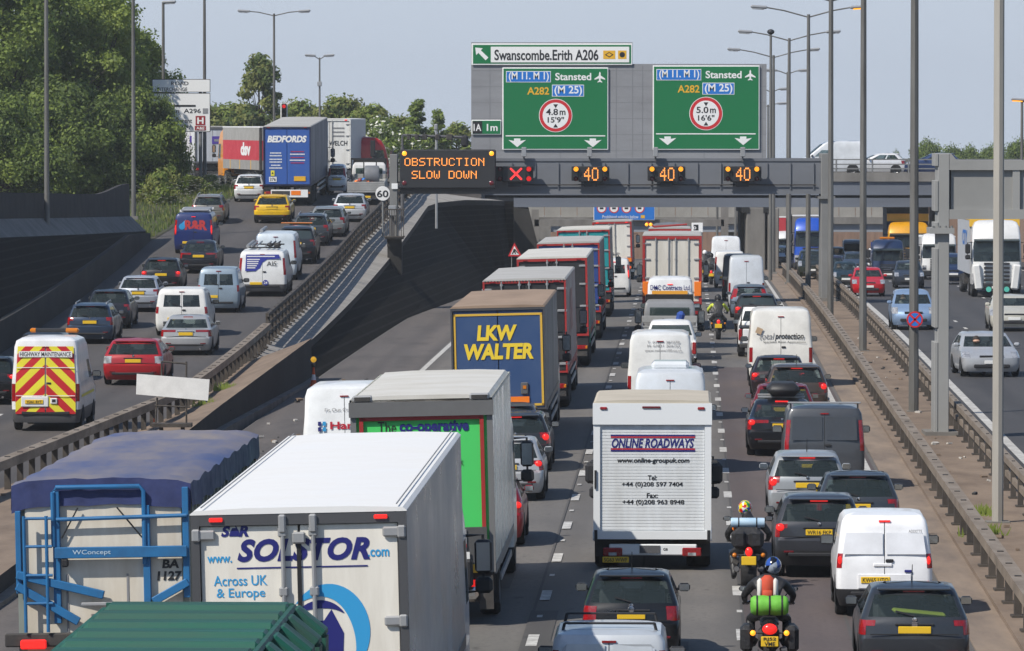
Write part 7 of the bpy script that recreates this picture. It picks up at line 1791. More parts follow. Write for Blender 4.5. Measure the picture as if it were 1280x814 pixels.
mb = MB(); [mb.b2((-.36 + .1 * i, b.yr(.86) - .02, .86 + .07 * (i % 2)), (-.28 + .1 * i, b.yr(.86) - .01, .93 + .07 * (i % 2)), M.white) for i in range(8)]; mb.build('chequer_band', t, smooth=0)
mb = MB(); mb.box((-.1, .2, 1.83), (1.5, .25, .05), M.amber, ch=.015); mb.box((0, .2, 1.78), (.9, .12, .08), M.black); mb.build('light_bar', t)
V('estate', 388, 308, 46, '41474d', 'dark grey estate with black rails ahead of the chequered car', **k, rails=True, H=1.56)
V('estate', 409, 297, 45, '8b8f90', 'mid silver estate with red corner lamps below the silver hatchback', **k, H=1.5, L=4.8)
V('hatch', 437, 278.5, 42, 'c9ccd0', 'light silver hatchback with high red lamps below the white flatbed', **k, H=1.47, L=4.0)
V('mpv', 421, 244, 24, 'e4e4e4', 'white car squeezed between the blue lorry and the white lorry', **k, H=1.75, L=4.2)
# blue curtain lorry
BED = mat('royal_blue_curtain', (.02, .085, .36), rough=.5, second=(.03, .10, .34), vscale=1.2, stretch=(3, 3, .4))
t, W, y0 = lorry(359, 258, 59.5, 'big blue lorry with white slanted lettering at top of the slip road', L=13.6, z0=1.15, zt=4.45, prof='ramp', rear=BED, side=mat('blue_grey_curtain', (.09, .10, .14), rough=.45, vary=.25, vscale=.8, stretch=(2, 2, .3)), roof=mat('pale_lorry_roof', (.45, .44, .42)), frame=mat('navy_frame', (.015, .02, .06), rough=.5), frame_w=.06, bars=False, hinges=False, cabc='dddddd', group=GR, lit=False, yaw=.035)
yt = y0 + .036
lettering(t, 'BEDFORDS', (0, yt, 3.72), 2.18, .38, M.white, shear=.2, bold=.05)
for z, w, x in ((2.95, .62, -.62), (2.8, .68, -.62), (2.6, .7, -.62), (2.45, .7, -.62), (2.27, .52, -.62), (2.12, .72, -.62), (2.88, .82, .58), (2.55, .86, .58)):
    mb = MB(); n = int(w / .07); [mb.b2((x - w / 2 + i * w / n, yt - .004, z - .035), (x - w / 2 + (i + .78) * w / n, yt, z + .03), M.white) for i in range(n)]; mb.build('small_lettering', t, smooth=0)
mb = MB(); [mb.b2((.2, yt - .004, z - .02), (.95, yt, z + .02), RED) for z in (3.02, 2.7, 2.4)]; mb.build('red_line', t, smooth=0)
mb = MB(); mb.b2((-1.0, yt - .02, 1.35), (-.58, yt, 1.63), M.white); mb.b2((-.9, yt - .02, 1.68), (-.7, yt, 1.98), CHY); mb.b2((.38, yt - .02, 1.4), (1.02, yt, 1.66), YEL); mb.poly([(-.86, yt - .024, 1.78), (-.74, yt - .024, 1.78), (-.8, yt - .024, 1.92)], M.ink); mb.build('rear_plate', t, smooth=0)
lettering(t, '376', (-.79, yt - .026, 1.49), .34, .19, M.ink)
mb = MB(); mb.b2((-.9, y0 - .02, .5), (1.15, y0 + .04, .92), M.white); mb.b2((.22, y0 - .035, .62), (.75, y0 - .02, .86), M.orange); mb.b2((-.85, y0 - .035, .6), (.15, y0 - .02, .85), M.chassis); mb.build('underrun_plate', t, smooth=0)
# white lorry, red lorry and other lorries on the roundabout
WP = box_paint('dfe0de')
def far_lorry(px, D, wpx, label, zg=4.6, **k):
    gy = HOR + F_PX * (CAM_H - zg) / D
    return lorry(px, gy, wpx, label, prof='ramp', visible_cab=k.pop('visible_cab', True), **k)
t, W, y0 = far_lorry(412, 352, 53, 'tall white lorry with black rear lettering beside the blue lorry', L=11, zt=4.3, rear=WP, side=mat('white_curtain_shade', (.5, .5, .5), rough=.5), roof=WROOF, frame=WP, frame_w=.08, bars=2, cabc='cccccc', group='lorries on the roundabout', lit=True, yaw=.06)
lettering(t, 'WELCH', (.55, y0 + .03, 2.75), 1.15, .3, M.ink, shear=.1, bold=.01)
for i, z in enumerate((3.7, 3.45, 3.2)): mb = MB(); n = 8; [mb.b2((.15 + j * .1, y0 + .03, z - .05), (.23 + j * .1, y0 + .034, z + .04), INKG) for j in range(n)]; mb.build('small_lettering', t, smooth=0)
p = at(449, 232, 362)
t = thing('tractor_unit', 'bright red lorry cab with a side window crossing the roundabout', 'lorry', (p.x, 362, 4.6), (0, 0, -1.05), 'lorries on the roundabout')
cab(t, .6, 2.45, 'c01818', True, 3.1, L=2.3); mb = MB(); mb.b2((-.5, -3.2, .75), (.5, -.5, 1.0), M.chassis); mb.b2((-1.1, -.95, 1.0), (1.1, -.7, 2.4), M.grey, .04); mb.build('chassis', t); wheels(t, [(s * 1.0, y) for y in (-2.4, .9) for s in (-1, 1)], .5, .34, True)
V('hatch', 470, 212, 26, 'a9b4bd', 'silver car partly hidden beyond the white flatbed load', prof='ramp', group='lorries on the roundabout', yaw=.9, H=1.45)
DSV = mat('red_curtain', (.50, .03, .045), rough=.5, vary=.12, vscale=1); DG = mat('grey_curtain_top', (.34, .33, .31), rough=.55, vary=.15)
hd = .225; p = at(325, 226, 352); L = 13.6
t = thing('articulated_lorry', 'red and grey curtain lorry with an orange yellow cab turning left at the roundabout', 'lorry', (p.x + 1.27 - math.sin(hd) * L / 2, 352 + L / 2, 4.55), (0, 0, hd), 'lorries on the roundabout')
mb = MB(); h = 1.27; y0, y1 = -L / 2, L / 2; mb.b2((-h, y0, 1.1), (h, y1, 1.7), mat('grey_sideboard', (.30, .29, .27), rough=.6, vary=.2)); mb.b2((-h, y0, 1.702), (h, y1, 2.95), DSV); mb.b2((-h, y0, 2.952), (h, y1, 3.75), DG); mb.build('trailer_body', t, smooth=0)
mb = MB(); mb.b2((-h - .02, y0 - .02, 3.752), (h + .02, y1 + .02, 3.83), WROOF); mb.build('roof', t, smooth=0)
mb = MB(); [mb.b2((-h - .02, y, 1.1), (-h - .002, y + .12, 1.7), YEL) for y in (-3.5, .5, 4)]; mb.b2((-h - .03, y0 - .01, 1.05), (-h + .1, y0 + .3, 3.75), M.chassis); mb.build('side_post', t, smooth=0)
lettering(t, 'dsv', (-h - .012, -1.6, 2.4), 3.6, .85, M.white, 'left', bold=.05)
mb = MB(); mb.b2((-.5, y0 + .3, .75), (.5, y1 + 1.5, 1.08), M.chassis); mb.build('chassis', t); wheels(t, [(s * 1.05, y) for y in (y0 + 2, y0 + 3.3, y0 + 4.6, y1 - .6, y1 + 1.6) for s in (-1, 1)], .5, .34, True)
cab(t, y1 + 1.3, 2.48, 'e09010', True, 3.7)
PUR = mat('purple_label', (.07, .035, .28), rough=.5)
for px, D, w, lab, tone in ((266, 392, 45, 'grey rear of a lorry with a purple label behind the orange cab', 'b9bcc2'), (238, 402, 40, 'white lorry with purple label half hidden behind the sign posts', 'e6e6ea')):
    t, W, y0 = far_lorry(px, D, w, lab, L=9, zt=3.75, rear=box_paint(tone), side=WP, roof=LROOF, frame=M.grey, frame_w=.12, bars=False, cabc='bbbbbb', group='lorries on the roundabout', hinges=False, marks=False, yaw=-.08)
    mb = MB(); x = .45; mb.b2((x - .5, y0 + .03, 2.5), (x + .55, y0 + .036, 3.05), PUR); mb.b2((x - .35, y0 + .022, 2.68), (x + .4, y0 + .028, 2.85), M.white if tone[0] == 'e' else INKG); mb.build('purple_label', t, smooth=0)
# white flatbed with machinery
t, W, y0, zz = flatbed(457.5, 257, 47, 'ramp', 'white dropside truck loaded with hoses and a grey drum', 'dcdcdc', Lb=3.6, side_h=.5, zb=.8, ch=2.2, group=GR)
mb = MB(); [mb.b2((x, y0 + 3.3, zz), (x + .06, y0 + 3.4, zz + 1.15), M.black) for x in (-1.0, -.3, .4, .95)]; mb.b2((-1.0, y0 + 3.3, zz + 1.05), (1.0, y0 + 3.4, zz + 1.15), M.black); mb.build('load_frame', t, smooth=0)
mw = t.matrix_basis
mb = MB(); mb.lathe([(0, -.4), (.52, -.4), (.56, -.3), (.56, .3), (.52, .4), (0, .4)], (.25, y0 + 1.9, zz + .25), 'X', mat('grey_drum', (.16, .17, .19), rough=.5, vary=.3), 24); o = tag(mb.build('hose_drum'), 'grey hose drum lying on the white dropside truck', 'drum'); o.matrix_world = mw.copy()
heap('pile of hoses and tools on the white dropside truck', -.3, y0 + 1.3, zz - .2, .6, 1.0, 40, SCR + [M.orange, BLUE], t, 'tool_pile', .28)
# ================================================================== oncoming carriageway
GO = 'oncoming traffic on the far carriageway'
k = dict(away=False, group=GO)
def drivers(t, b, n=1):
    for i in range(n):
        pass
V('hatch', 1240, 472, 73, 'b9bcc0', 'silver hatchback coming towards the camera behind the pale lamp column', **k, yaw=-.0317, H=1.48)
V('saloon', 1268, 415, 60, 'd6d2c4', 'cream saloon at right edge coming towards the camera', **k, H=1.5, L=4.8)
V('mpv', 1142, 413, 54, '8fa8c8', 'light blue people carrier behind the no stopping sign column', **k, H=1.66)
V('hatch', 1086, 371, 41, 'c00f1c', 'bright red hatchback on the oncoming carriageway', **k, metal=.1, H=1.48)
V('hatch', 1137, 361, 37, '333a46', 'dark blue grey hatchback behind the light blue people carrier', **k, H=1.5)
V('saloon', 1058, 361, 34, '1d3034', 'dark green saloon left of the red oncoming hatchback', **k, H=1.46)
V('mpv', 1192, 356, 32, '25375a', 'navy people carrier between the white truck and the big white lorry', **k, H=1.75, L=4.4)
V('hatch', 1043, 352, 28, '2a2440', 'dark purple car behind the gantry post', **k, H=1.5)
V('saloon', 1068, 345, 27, '3c4858', 'slate blue car behind the dark green saloon', **k, H=1.48)
V('suv', 1014, 352, 32, '262b1c', 'dark olive off road car between the median columns', **k, H=1.8)
V('saloon', 998, 338, 27, '1d2740', 'dark blue saloon left of the olive off road car', **k, H=1.45)
V('hatch', 978, 335, 25, 'd8dadc', 'far white car just right of the bridge pier', **k, H=1.5)
V('hatch', 1047, 337, 22, 'e6e6e6', 'white car roof behind the dark purple car', **k, H=1.5)
V('van', 1067, 336, 26, '4e5a66', 'grey blue van roof behind the slate blue car', **k, cat='van', H=1.95, rear_glass=False)
V('hatch', 1200, 352, 24, '30343c', 'dark car edge hidden beside the big white lorry', **k, H=1.45)
def front_lorry(px, gy, wpx, label, cabc, L, box_m, zt, cab_h=3.7, name='articulated_lorry', cat='lorry', visor=None, text=None, z0=1.15, grille=None, Lg=2.25, group=GO):
    c, rot, W = place(px, gy, wpx, 'main', L + 2.6, False); t = thing(name, label, cat, c, rot, group); h = W / 2; yf = (L + 2.6) / 2
    o, b = cab(t, yf - Lg / 2, W, cabc, False, cab_h, text=text, L=Lg, grille=grille)
    if box_m is not None:
        mb = MB(); mb.b2((-h, -yf, z0), (h, yf - Lg - .35, zt), box_m); mb.build('box_body', t, smooth=0)
        mb = MB(); mb.b2((-h - .02, -yf, zt + .002), (h + .02, yf - Lg - .33, zt + .09), visor or WROOF); mb.build('roof', t, smooth=0)
    mb = MB(); mb.b2((-.5, -yf + .2, .7), (.5, yf - .5, z0), M.chassis); mb.b2((-h + .05, -yf + 4.5, .5), (h - .05, -yf + 6.5, 1.05), M.chassis); mb.build('chassis', t, smooth=0)
    wheels(t, [(s * (h - .18), y) for y in (yf - 1.35, yf - 4.2, -yf + 2, -yf + 3.3) for s in (-1, 1)], .48, .33, True)
    return t, o, b, W, yf
t, o, b, W, yf = front_lorry(1246, 372, 62, 'white lorry cab with silver grille and yellow roof edge on the oncoming carriageway', 'e6e6e4', 13, mat('grey_blue_box', (.42, .44, .47), rough=.5, vary=.1), 3.95, 3.95, visor=mat('yellow_roof_edge', (.70, .42, .03), rough=.5))
mb = MB(); mb.b2((-W / 2 - .02, yf - 2.58, 3.62), (W / 2 + .02, yf - 2.3, 4.06), _M['yellow_roof_edge']); mb.build('roof_edge', t, smooth=0)
mb = MB(); x = -W / 2 * .5
for x, m in ((.42, TURQ), (-.5, TURQ)): mb.lathe([(0, .02), (.14, .02), (.14, -.05)][::-1], (x, yf + .08, .42), 'Y', mat('fog_lamp_green', (.1, .5, .4), rough=.3), 16)
mb.build('fog_lamp', t)
lettering(t, 'CITY', (W / 2 + .01, -yf + 8, 3.0), 5.0, .8, BLUE, 'right', bold=.03)
for s in (-1, 1): mb = MB(); mb.box((s * .98, yf + .0, 1.05), (.42, .3, 1.3), paint('e6e6e4', .1), Euler((0, s * .12, 0)), .08); mb.build('corner_panel', t)
front_lorry(1110, 349, 40, 'dark blue recovery truck with an amber roof beacon beside the yellow lorry', '1d3052', 4.5, None, 2, 2.35, 'recovery_truck', 'truck', Lg=1.9, z0=.9, grille=[1.35, 1.2, 1.05])
t = [q for q in bpy.data.objects if q.get('label', '').startswith('dark blue recovery')][0]
mb = MB(); mb.box((0, 1.9, 2.45), (.9, .25, .12), M.amber, ch=.03); mb.build('beacon', t)
mb = MB(); mb.b2((-.95, -3.3, .9), (.95, 1.2, 1.05), M.chassis); mb.b2((-.95, .95, 1.05), (.95, 1.1, 2.2), BLUR); mb.build('bed', t, smooth=0)
YC = mat('yellow_tipper', (.70, .38, .02), rough=.45, vary=.12)
t, o, b, W, yf = front_lorry(1136, 338, 52, 'tall yellow tipper lorry with a dark blue load bed behind the recovery truck', 'd89a08', 7.5, mat('navy_tipper_bed', (.05, .075, .17), rough=.5, vary=.25), 4.1, 3.2, 'tipper_lorry', visor=M.chassis)
mb = MB(); mb.b2((-W / 2, yf - 2.5, 3.25), (W / 2, yf - 1.6, 3.75), YC); mb.b2((-W / 2 - .02, yf - 2.5, 3.76), (W / 2 + .02, yf - 2.0, 4.3), M.chassis); mb.build('headboard', t, smooth=0)
t, o, b, W, yf = front_lorry(1174, 350, 44, 'plain white truck cab half hidden behind the pale gantry post', 'e2e2e0', 6.5, mat('white_tank', (.5, .5, .5), rough=.4), 2.5, 2.75, 'box_lorry', Lg=2.0)
t, o, b, W, yf = front_lorry(1014, 340, 42, 'bright blue lorry cab with a grey curtain trailer beyond the median columns', '1c50b8', 13, mat('grey_curtain', (.17, .165, .165)), 3.6, 3.5)
t, o, b, W, yf = front_lorry(981, 330, 24, 'small distant red and white lorry beside the bridge pier', 'e0e0e0', 8, mat('red_box', (.40, .03, .04), rough=.5), 3.4, 2.4)
# vehicles on the bridge
def bridge_car(kind, px, yb, D, L, color, label, right, **k2):
    p = at(px, yb, D); t, b = vehicle(kind, px, 400, 10, color, label, prof='main', group='vehicles crossing the bridge', fw=KINDS[kind]['W'], L=L, **k2)
    t.location = (p.x, D, Z(219, 372) + .01); t.rotation_euler = (0, 0, -math.pi / 2 if right else math.pi / 2); return t
t = bridge_car('hivan', 1036, 216, 375.5, 4.9, 'd4d8dc', 'long white van crossing the bridge above the gantry', False, cat='van', rear_glass=False, metal=0, H=2.25)
bridge_car('hatch', 1094, 216, 375.5, 4.2, 'e9e9e9', 'white car following the long van on the bridge', False, H=1.45)
bridge_car('hatch', 1163, 216, 375.5, 4.2, '2b3f6b', 'dark blue car on the bridge beside the pale gantry post', False, H=1.45)
# ================================================================== motorcycles and riders
GM = 'motorcycles filtering between the lanes'
def bike(cx, gy, label, fat=False, panniers=False, lit=True, L=2.1, yaw=None, plate_t=None, flashers=False, col='15161a', w=.24):
    p = ground_at(cx, gy, 'main'); h = -.0317 if yaw is None else -yaw; f = Vector((-math.sin(h), math.cos(h), 0)); c = p + f * .95; c.z = z_main(c.x, c.y)
    t = thing('motorcycle', label, 'motorcycle', c, (0, 0, h), GM); pm = paint(col, .2)
    for y, ww in ((-.68, w), (.76, .15)):
        wh, rim = wheel_meshes(.32, ww); o = link('wheel', wh, t, loc=(0, y, .32)); link('rim', rim, o)
    mb = MB(); mb.box((0, .05, .48), (.34, .5, .36), M.chassis, ch=.06); [mb.tube([(s * .2, .1, .4), (s * .3, .12, .45)], .07, M.chassis, 8) for s in (-1, 1)]; mb.tube([(0, -.68, .32), (0, -.1, .42)], .05, M.grey, 8); mb.build('engine', t)
    mb = MB(); mb.ball((0, .22, .84), (.2, .34, .16), pm, 14, 8); mb.build('fuel_tank', t)
    mb = MB(); mb.box((0, -.38, .80), (.3, .75, .12), M.leather, Euler((.06, 0, 0)), .05); mb.build('seat', t)
    mb = MB(); mb.tube([(0, -.72, .74), (0, -.93, .64), (0, -.97, .45)], [.14, .12, .08] if fat else [.10, .08, .05], pm, 10); mb.build('rear_mudguard', t)
    mb = MB(); mb.ball((0, -1.07, .73), (.12, .07, .09) if fat else (.07, .06, .09), M.red_lit if lit else M.red_lens, 12, 8); mb.build('tail_light', t)
    numplate(t, -1.10, .56 if not fat else .54, plate_t, w=.28); 
    for o in t.children:
        if o.name.startswith('number_plate'): o.scale = (1, 1, 1.45); o.location.z -= .25
    for s in (-1, 1):
        mb = MB(); mb.tube([(s * .1, -.97, .66), (s * .25, -.97, .66)], .015, M.black, 6); mb.ball((s * .27, -.98, .66), .045, M.amber_lit if flashers else M.amber, 10, 6); mb.build('indicator', t)
        mb = MB(); mb.tube([(s * .2, .15, .3), (s * .22, -.5, .34), (s * .23, -.95, .4)], [.03, .05, .05], M.grey, 10); mb.build('exhaust', t)
        mb = MB(); mb.tube([(s * .22, .55, 1.05), (s * .34, .5, 1.22)], .01, M.black, 5); mb.ball((s * .40, .48, 1.25), (.085, .03, .05), M.black, 12, 8); mb.box((s * .40, .452, 1.25), (.12, .006, .065), M.mirror, ch=.002); mb.build('mirror', t)
        if panniers: mb = MB(); mb.box((s * .36, -.62, .55), (.22, .62, .44), M.leather, ch=.07); mb.build('pannier', t)
    mb = MB(); mb.tube([(-.42, .38, 1.02), (-.2, .52, 1.06), (.2, .52, 1.06), (.42, .38, 1.02)], .018, M.chrome, 8); mb.tube([(0, .52, 1.04), (0, .76, .32)], .04, M.chrome, 8); mb.build('handlebar', t)
    mb = MB(); mb.ball((0, .66, .95), (.13, .12, .13), M.chrome, 12, 8); mb.build('headlight', t)
    return t
def rider(bk, label, lean=.0, jacket=M.leather, sleeve=None, helmet=None, visor=M.darkglass, tilt=0.0, look=0.0, hz=0.0, s_=1.0):
    J = {'pel': (0, -.2, .93, .165, .13), 'bel': (0, -.16, 1.08, .16, .125), 'che': (0, -.02 + lean * .3, 1.32, .185, .14), 'nec': (tilt * .3, .08 + lean * .5, 1.49, .105, .10), 'hea': (tilt, .12 + lean * .6, 1.62, .10, .11)}
    E = [('pel', 'bel'), ('bel', 'che'), ('che', 'nec'), ('nec', 'hea')]
    for s, n in ((-1, 'l'), (1, 'r')):
        J.update({'sh' + n: (s * .22, .02 + lean * .4, 1.41, .085, .085), 'el' + n: (s * .40, .2, 1.17, .062, .062), 'wr' + n: (s * .38, .38, 1.06, .042, .042), 'pa' + n: (s * .37, .44, 1.04, .045, .03),
                  'hi' + n: (s * .14, -.14, .90, .115, .11), 'kn' + n: (s * .30, .28, .78, .085, .085), 'an' + n: (s * .27, -.02, .40, .06, .06), 'to' + n: (s * .28, .17, .33, .05, .04)})
        E += [('che', 'sh' + n), ('sh' + n, 'el' + n), ('el' + n, 'wr' + n), ('wr' + n, 'pa' + n), ('pel', 'hi' + n), ('hi' + n, 'kn' + n), ('kn' + n, 'an' + n), ('an' + n, 'to' + n)]
    ks = list(J); me = bpy.data.meshes.new('person'); me.from_pydata([J[k][:3] for k in ks], [(ks.index(a), ks.index(b)) for a, b in E], [])
    o = bpy.data.objects.new('person', me); COL.objects.link(o)
    sk = o.modifiers.new('skin', 'SKIN'); sk.use_smooth_shade = True
    if not me.skin_vertices: me.skin_vertices.new()
    for i, k in enumerate(ks): me.skin_vertices[0].data[i].radius = J[k][3:5]; me.skin_vertices[0].data[i].use_root = (k == 'pel')
    ss = o.modifiers.new('sub', 'SUBSURF'); ss.levels = 2
    dg = bpy.context.evaluated_depsgraph_get(); m2 = bpy.data.meshes.new_from_object(o.evaluated_get(dg)); bpy.data.objects.remove(o)
    m2.name = 'person'; m2.materials.clear(); m2.materials.append(jacket); m2.materials.append(sleeve or jacket)
    for p in m2.polygons:
        c = p.center; p.use_smooth = True; p.material_index = 1 if (sleeve and abs(c.x) > .2 and 1.1 < c.z < 1.42) else 0
    o = bpy.data.objects.new('person', m2); COL.objects.link(o); tag(o, label, 'person', 'motorcyclists'); o.location = bk.location; o.rotation_euler = bk.rotation_euler; o.location.z += hz
    hc = Vector(J['hea'][:3]) + Vector((0, .02, .03)); mb = MB(); mb.ball(hc, (.135, .155, .15), helmet, 20, 14); mb.build('helmet', o)
    mb = MB(); mb.ball(hc + Vector((0, .035, -.005)), (.125, .135, .07), visor, 16, 8); mb.build('visor', o)
    for s in (-1, 1):
        q = Vector((s * .37, .46, 1.035)); mb = MB(); mb.box(q + Vector((0, -.02, .0)), (.085, .08, .035), M.leather, Euler((.2, 0, 0)), .014)
        for i in range(4):
            x = q.x + (i - 1.5) * .021; l = (.06, .068, .064, .05)[i]
            mb.tube([(x, q.y + .02, q.z + .01), (x, q.y + .02 + l * .55, q.z + .005), (x, q.y + .015 + l * .6, q.z - .03), (x, q.y + .0, q.z - .042)], [.0105, .010, .009, .007], M.leather, 6)
        mb.tube([(q.x - s * .04, q.y - .02, q.z - .005), (q.x - s * .055, q.y + .01, q.z - .02), (q.x - s * .04, q.y + .03, q.z - .035)], [.012, .011, .008], M.leather, 6); mb.build('glove', o)
    return o
def like(o, bk, hz=0.0): o.location = bk.location; o.rotation_euler = bk.rotation_euler; o.location.z += hz; return o
def voro_mat(name, cols, scale):
    m = bpy.data.materials.new(name); m.use_nodes = True; nt = m.node_tree; b = nt.nodes['Principled BSDF']; b.inputs['Roughness'].default_value = .2; b.inputs['Coat Weight'].default_value = .6
    tc = nt.nodes.new('ShaderNodeTexCoord'); v = nt.nodes.new('ShaderNodeTexVoronoi'); v.inputs['Scale'].default_value = scale; cr = nt.nodes.new('ShaderNodeValToRGB'); cr.color_ramp.interpolation = 'CONSTANT'
    sp = nt.nodes.new('ShaderNodeSeparateColor'); nt.links.new(tc.outputs['Object'], v.inputs['Vector']); nt.links.new(v.outputs['Color'], sp.inputs[0]); nt.links.new(sp.outputs[0], cr.inputs[0])
    e = cr.color_ramp.elements; e[0].color = lin(cols[0]) + (1,); e[1].position = 1 / len(cols); e[1].color = lin(cols[1]) + (1,)
    for i, c in enumerate(cols[2:]): q = e.new((i + 2) / len(cols)); q.color = lin(c) + (1,)
    nt.links.new(cr.outputs[0], b.inputs['Base Color']); return m
# rider with the blue roll
bk = bike(936, 738, 'black sports motorcycle with a wide rear tyre carrying a pale blue roll', plate_t=None, w=.30)
rider(bk, 'rider in black leather with a multicoloured helmet on the black sports motorcycle', lean=.3, tilt=-.06, hz=-.19, helmet=voro_mat('multicolour_helmet', ['e0d020', '208a40', 'd8d8d8', 'c02020', 'e0c010', '2050a0'], 16))
SIZ = mat('pale_blue_mat', (.32, .50, .66), rough=.35, second=(.50, .62, .72), vscale=5)
mb = MB(); mb.lathe([(0, -.32), (.085, -.32), (.092, -.29), (.092, .29), (.085, .32), (0, .32)], (-.02, -.62, 1.36), 'X', SIZ, 18); [mb.lathe([(.096, x - .012), (.096, x + .012)], (-.02, -.62, 1.36), 'X', M.black, 18) for x in (-.17, .17)]; like(tag(mb.build('rolled_mat'), 'rolled pale blue sleeping mat strapped over black bags on the sports motorcycle', 'roll'), bk, -.11)
mb = MB(); mb.box((-.02, -.66, 1.06), (.62, .4, .44), M.leather, ch=.13); mb.box((-.18, -.88, 1.06), (.26, .12, .34), M.leather, ch=.06); mb.box((.14, -.88, 1.06), (.26, .12, .34), M.leather, ch=.06); like(tag(mb.build('luggage_bag'), 'bulging black luggage bags on the tail of the sports motorcycle', 'bag'), bk, -.11)
mb = MB(); mb.box((-.27, -.42, 1.3), (.08, .2, .22), M.orange, ch=.03); like(tag(mb.build('orange_strap_bag'), 'small orange pouch beside the pale blue roll', 'pouch'), bk, -.11)
# rider with the green roll
bk = bike(962, 843, 'touring motorcycle with black panniers and amber indicators lowest in the view', panniers=True, fat=True, flashers=True, w=.2)
HB = voro_mat('blue_silver_helmet', ['16307a', '9aa4b0', '10131c', '2a4fa0', '6f7a88'], 9)
rider(bk, 'rider in black with a blue and silver helmet on the touring motorcycle', lean=.05, tilt=.07, helmet=HB)
GB = mat('lime_green_bag', (.16, .50, .05), rough=.55, second=(.10, .36, .03), vscale=6)
mb = MB(); mb.lathe([(0, -.31), (.12, -.30), (.155, -.25), (.165, -.1), (.15, 0), (.165, .1), (.155, .25), (.12, .30), (0, .31)], (0, -.72, 1.08), 'X', GB, 20); [mb.lathe([(.163, x - .014), (.163, x + .014)], (0, -.72, 1.08), 'X', M.black, 20) for x in (-.2, 0, .2)]; like(tag(mb.build('roll_bag', smooth=60), 'fat lime green roll bag tied across the touring motorcycle', 'bag'), bk)
BR = mat('backpack_red', (.55, .07, .03), rough=.7, vary=.2); BW = mat('backpack_white', (.62, .60, .57), rough=.7)
mb = MB(); mb.box((-.03, -.36, 1.33), (.24, .16, .42), BR, ch=.08); mb.box((-.15, -.35, 1.30), (.09, .14, .38), BW, ch=.04); mb.box((.10, -.35, 1.30), (.09, .14, .38), BW, ch=.04); mb.box((-.03, -.455, 1.22), (.16, .03, .16), BR, ch=.014); like(tag(mb.build('backpack', smooth=50), 'red and white backpack worn by the rider on the touring motorcycle', 'backpack'), bk)
pl = [o for o in bk.children if o.name.startswith('number_plate')][0]
for tx, dz_, w_ in (('RJ52', .026, .2), ('VME', -.026, .17)): put_text(MB(), tx, (0, -1.127, .54 + dz_), w_, .045, M.ink, 'rear', bold=.02).build('lettering', pl, smooth=0)
# hi-vis rider further up
bk = bike(898, 425, 'motorcycle of the rider with yellow sleeves filtering beside the box lorry', w=.2, yaw=.02)
rider(bk, 'rider with yellow hi-vis sleeves and a black helmet seen from behind', lean=.1, helmet=M.black, sleeve=mat('hi_vis_yellow', (.55, .62, .06)), jacket=M.leather)
for px, gy, c, lab, hl in ((881, 351, 'b03030', 'distant red and white motorcycle left of the small white van', M.white), (889, 356, '20242c', 'distant dark motorcycle close beside the small white van', M.black)):
    bk = bike(px, gy, lab, col=c, w=.2); rider(bk, 'distant rider on the %s motorcycle left of the small white van' % ('red and white' if c[0] == 'b' else 'dark'), helmet=hl)
p = ground_at(1085.5, 347, 'main'); bk = bike(1085, 347, 'white oncoming motorcycle between the slate car and recovery truck', col='e4e4e4', yaw=math.pi - .05, lit=False); rider(bk, 'rider in white on the oncoming motorcycle', jacket=mat('white_jacket', (.6, .6, .6), rough=.6), helmet=M.white)
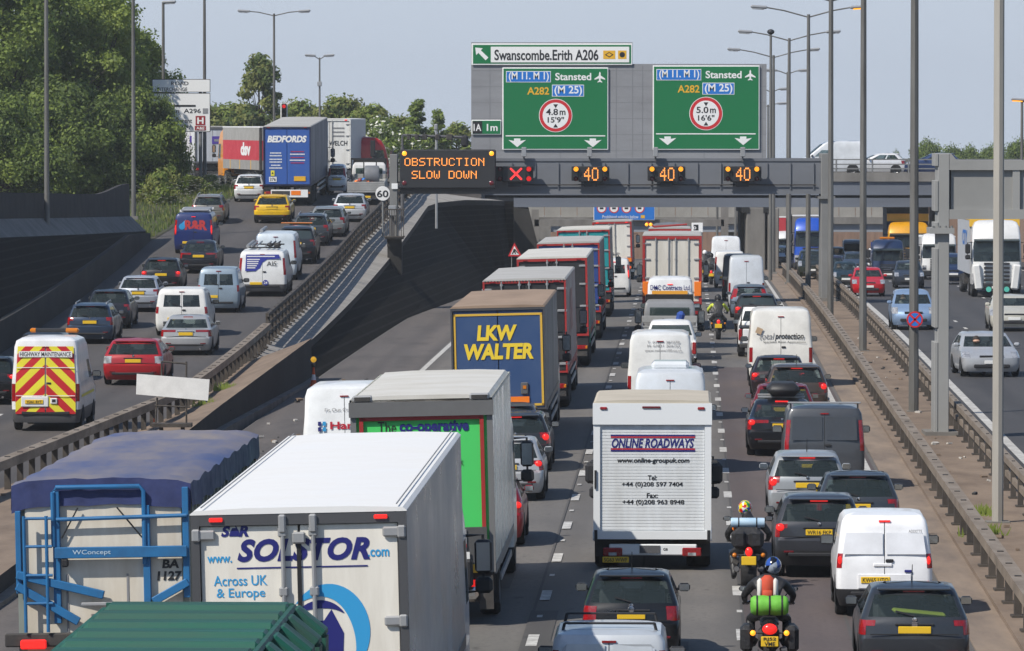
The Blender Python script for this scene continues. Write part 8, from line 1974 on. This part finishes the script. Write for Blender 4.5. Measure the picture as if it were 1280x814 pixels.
# drivers seen through the windscreens of the oncoming vehicles
def driver(find, label, x, y, z, top):
    t = [o for o in bpy.data.objects if o.get('label', '').startswith(find)][0]
    o = rider(t, label, lean=.0, jacket=top, helmet=mat('dark_hair', (.03, .022, .017), rough=.8), visor=mat('skin', (.48, .29, .20), rough=.6))
    o['group'] = 'drivers of oncoming vehicles'
    for c in list(o.children):
        if c.name.startswith('helmet'): c.name = 'hair'
        if c.name.startswith('visor'): c.name = 'face'; c.location = (0, .03, -.03)
    o.location = t.matrix_basis @ Vector((x, y, z)); return o
driver('silver hatchback coming', 'driver in a dark top at wheel of the oncoming silver hatchback', .36, .35, -.42, mat('dark_top', (.05, .05, .06), rough=.8))
driver('light blue people carrier', 'driver in a pale shirt at wheel of the light blue people carrier', .38, .35, -.32, mat('pale_shirt', (.5, .48, .45), rough=.8))
driver('bright red hatchback on the', 'driver in a grey top at wheel of the oncoming red hatchback', .36, .3, -.42, mat('grey_top', (.2, .2, .21), rough=.8))
driver('dark green saloon', 'driver in a white shirt at wheel of the dark green saloon', .36, .2, -.46, mat('white_shirt', (.6, .6, .6), rough=.8))
# ================================================================== litter on the verges
rd3 = random.Random(12); mb = MB(); LIT = [mat('litter_pale', (.45, .43, .40), rough=.8), mat('litter_dark', (.04, .04, .04), rough=.8), DIRT]
for i in range(150):
    if i % 3 == 0: d = rd3.uniform(110, 230); x = road_x(rd3.uniform(9.6, 10.8), d); z = z_main(x, d) + .13
    elif i % 3 == 1: d = rd3.uniform(120, 195); x = road_x(rd3.uniform(-9.3, -7.2), d); z = z_main(x, d) + .02
    else: d = rd3.uniform(115, 180); x = xr_ramp(d) + rd3.uniform(.6, 1.8); z = .14 + max(0, d - 164) * .012
    s = rd3.uniform(.03, .13); mb.box((x, d, z + s * .2), (s * rd3.uniform(.6, 2), s, s * .5), rd3.choice(LIT), Euler((rd3.uniform(-.3, .3), 0, rd3.uniform(0, 3))))
o = mb.build('litter', smooth=0); o['kind'] = 'stuff'
# ================================================================== air
mb = MB(); mb.b2((-820, -80, -45), (820, 1520, 24), M.black); o = mb.build('haze', smooth=0); o['kind'] = 'stuff'
hm = bpy.data.materials.new('haze'); hm.use_nodes = True; nt = hm.node_tree; nt.nodes.remove(nt.nodes['Principled BSDF'])
pv = nt.nodes.new('ShaderNodeVolumePrincipled'); pv.inputs['Color'].default_value = (.90, .925, .955, 1); pv.inputs['Density'].default_value = .00019; pv.inputs['Anisotropy'].default_value = .2
nt.links.new(pv.outputs[0], nt.nodes['Material Output'].inputs['Volume']); o.data.materials[0] = hm
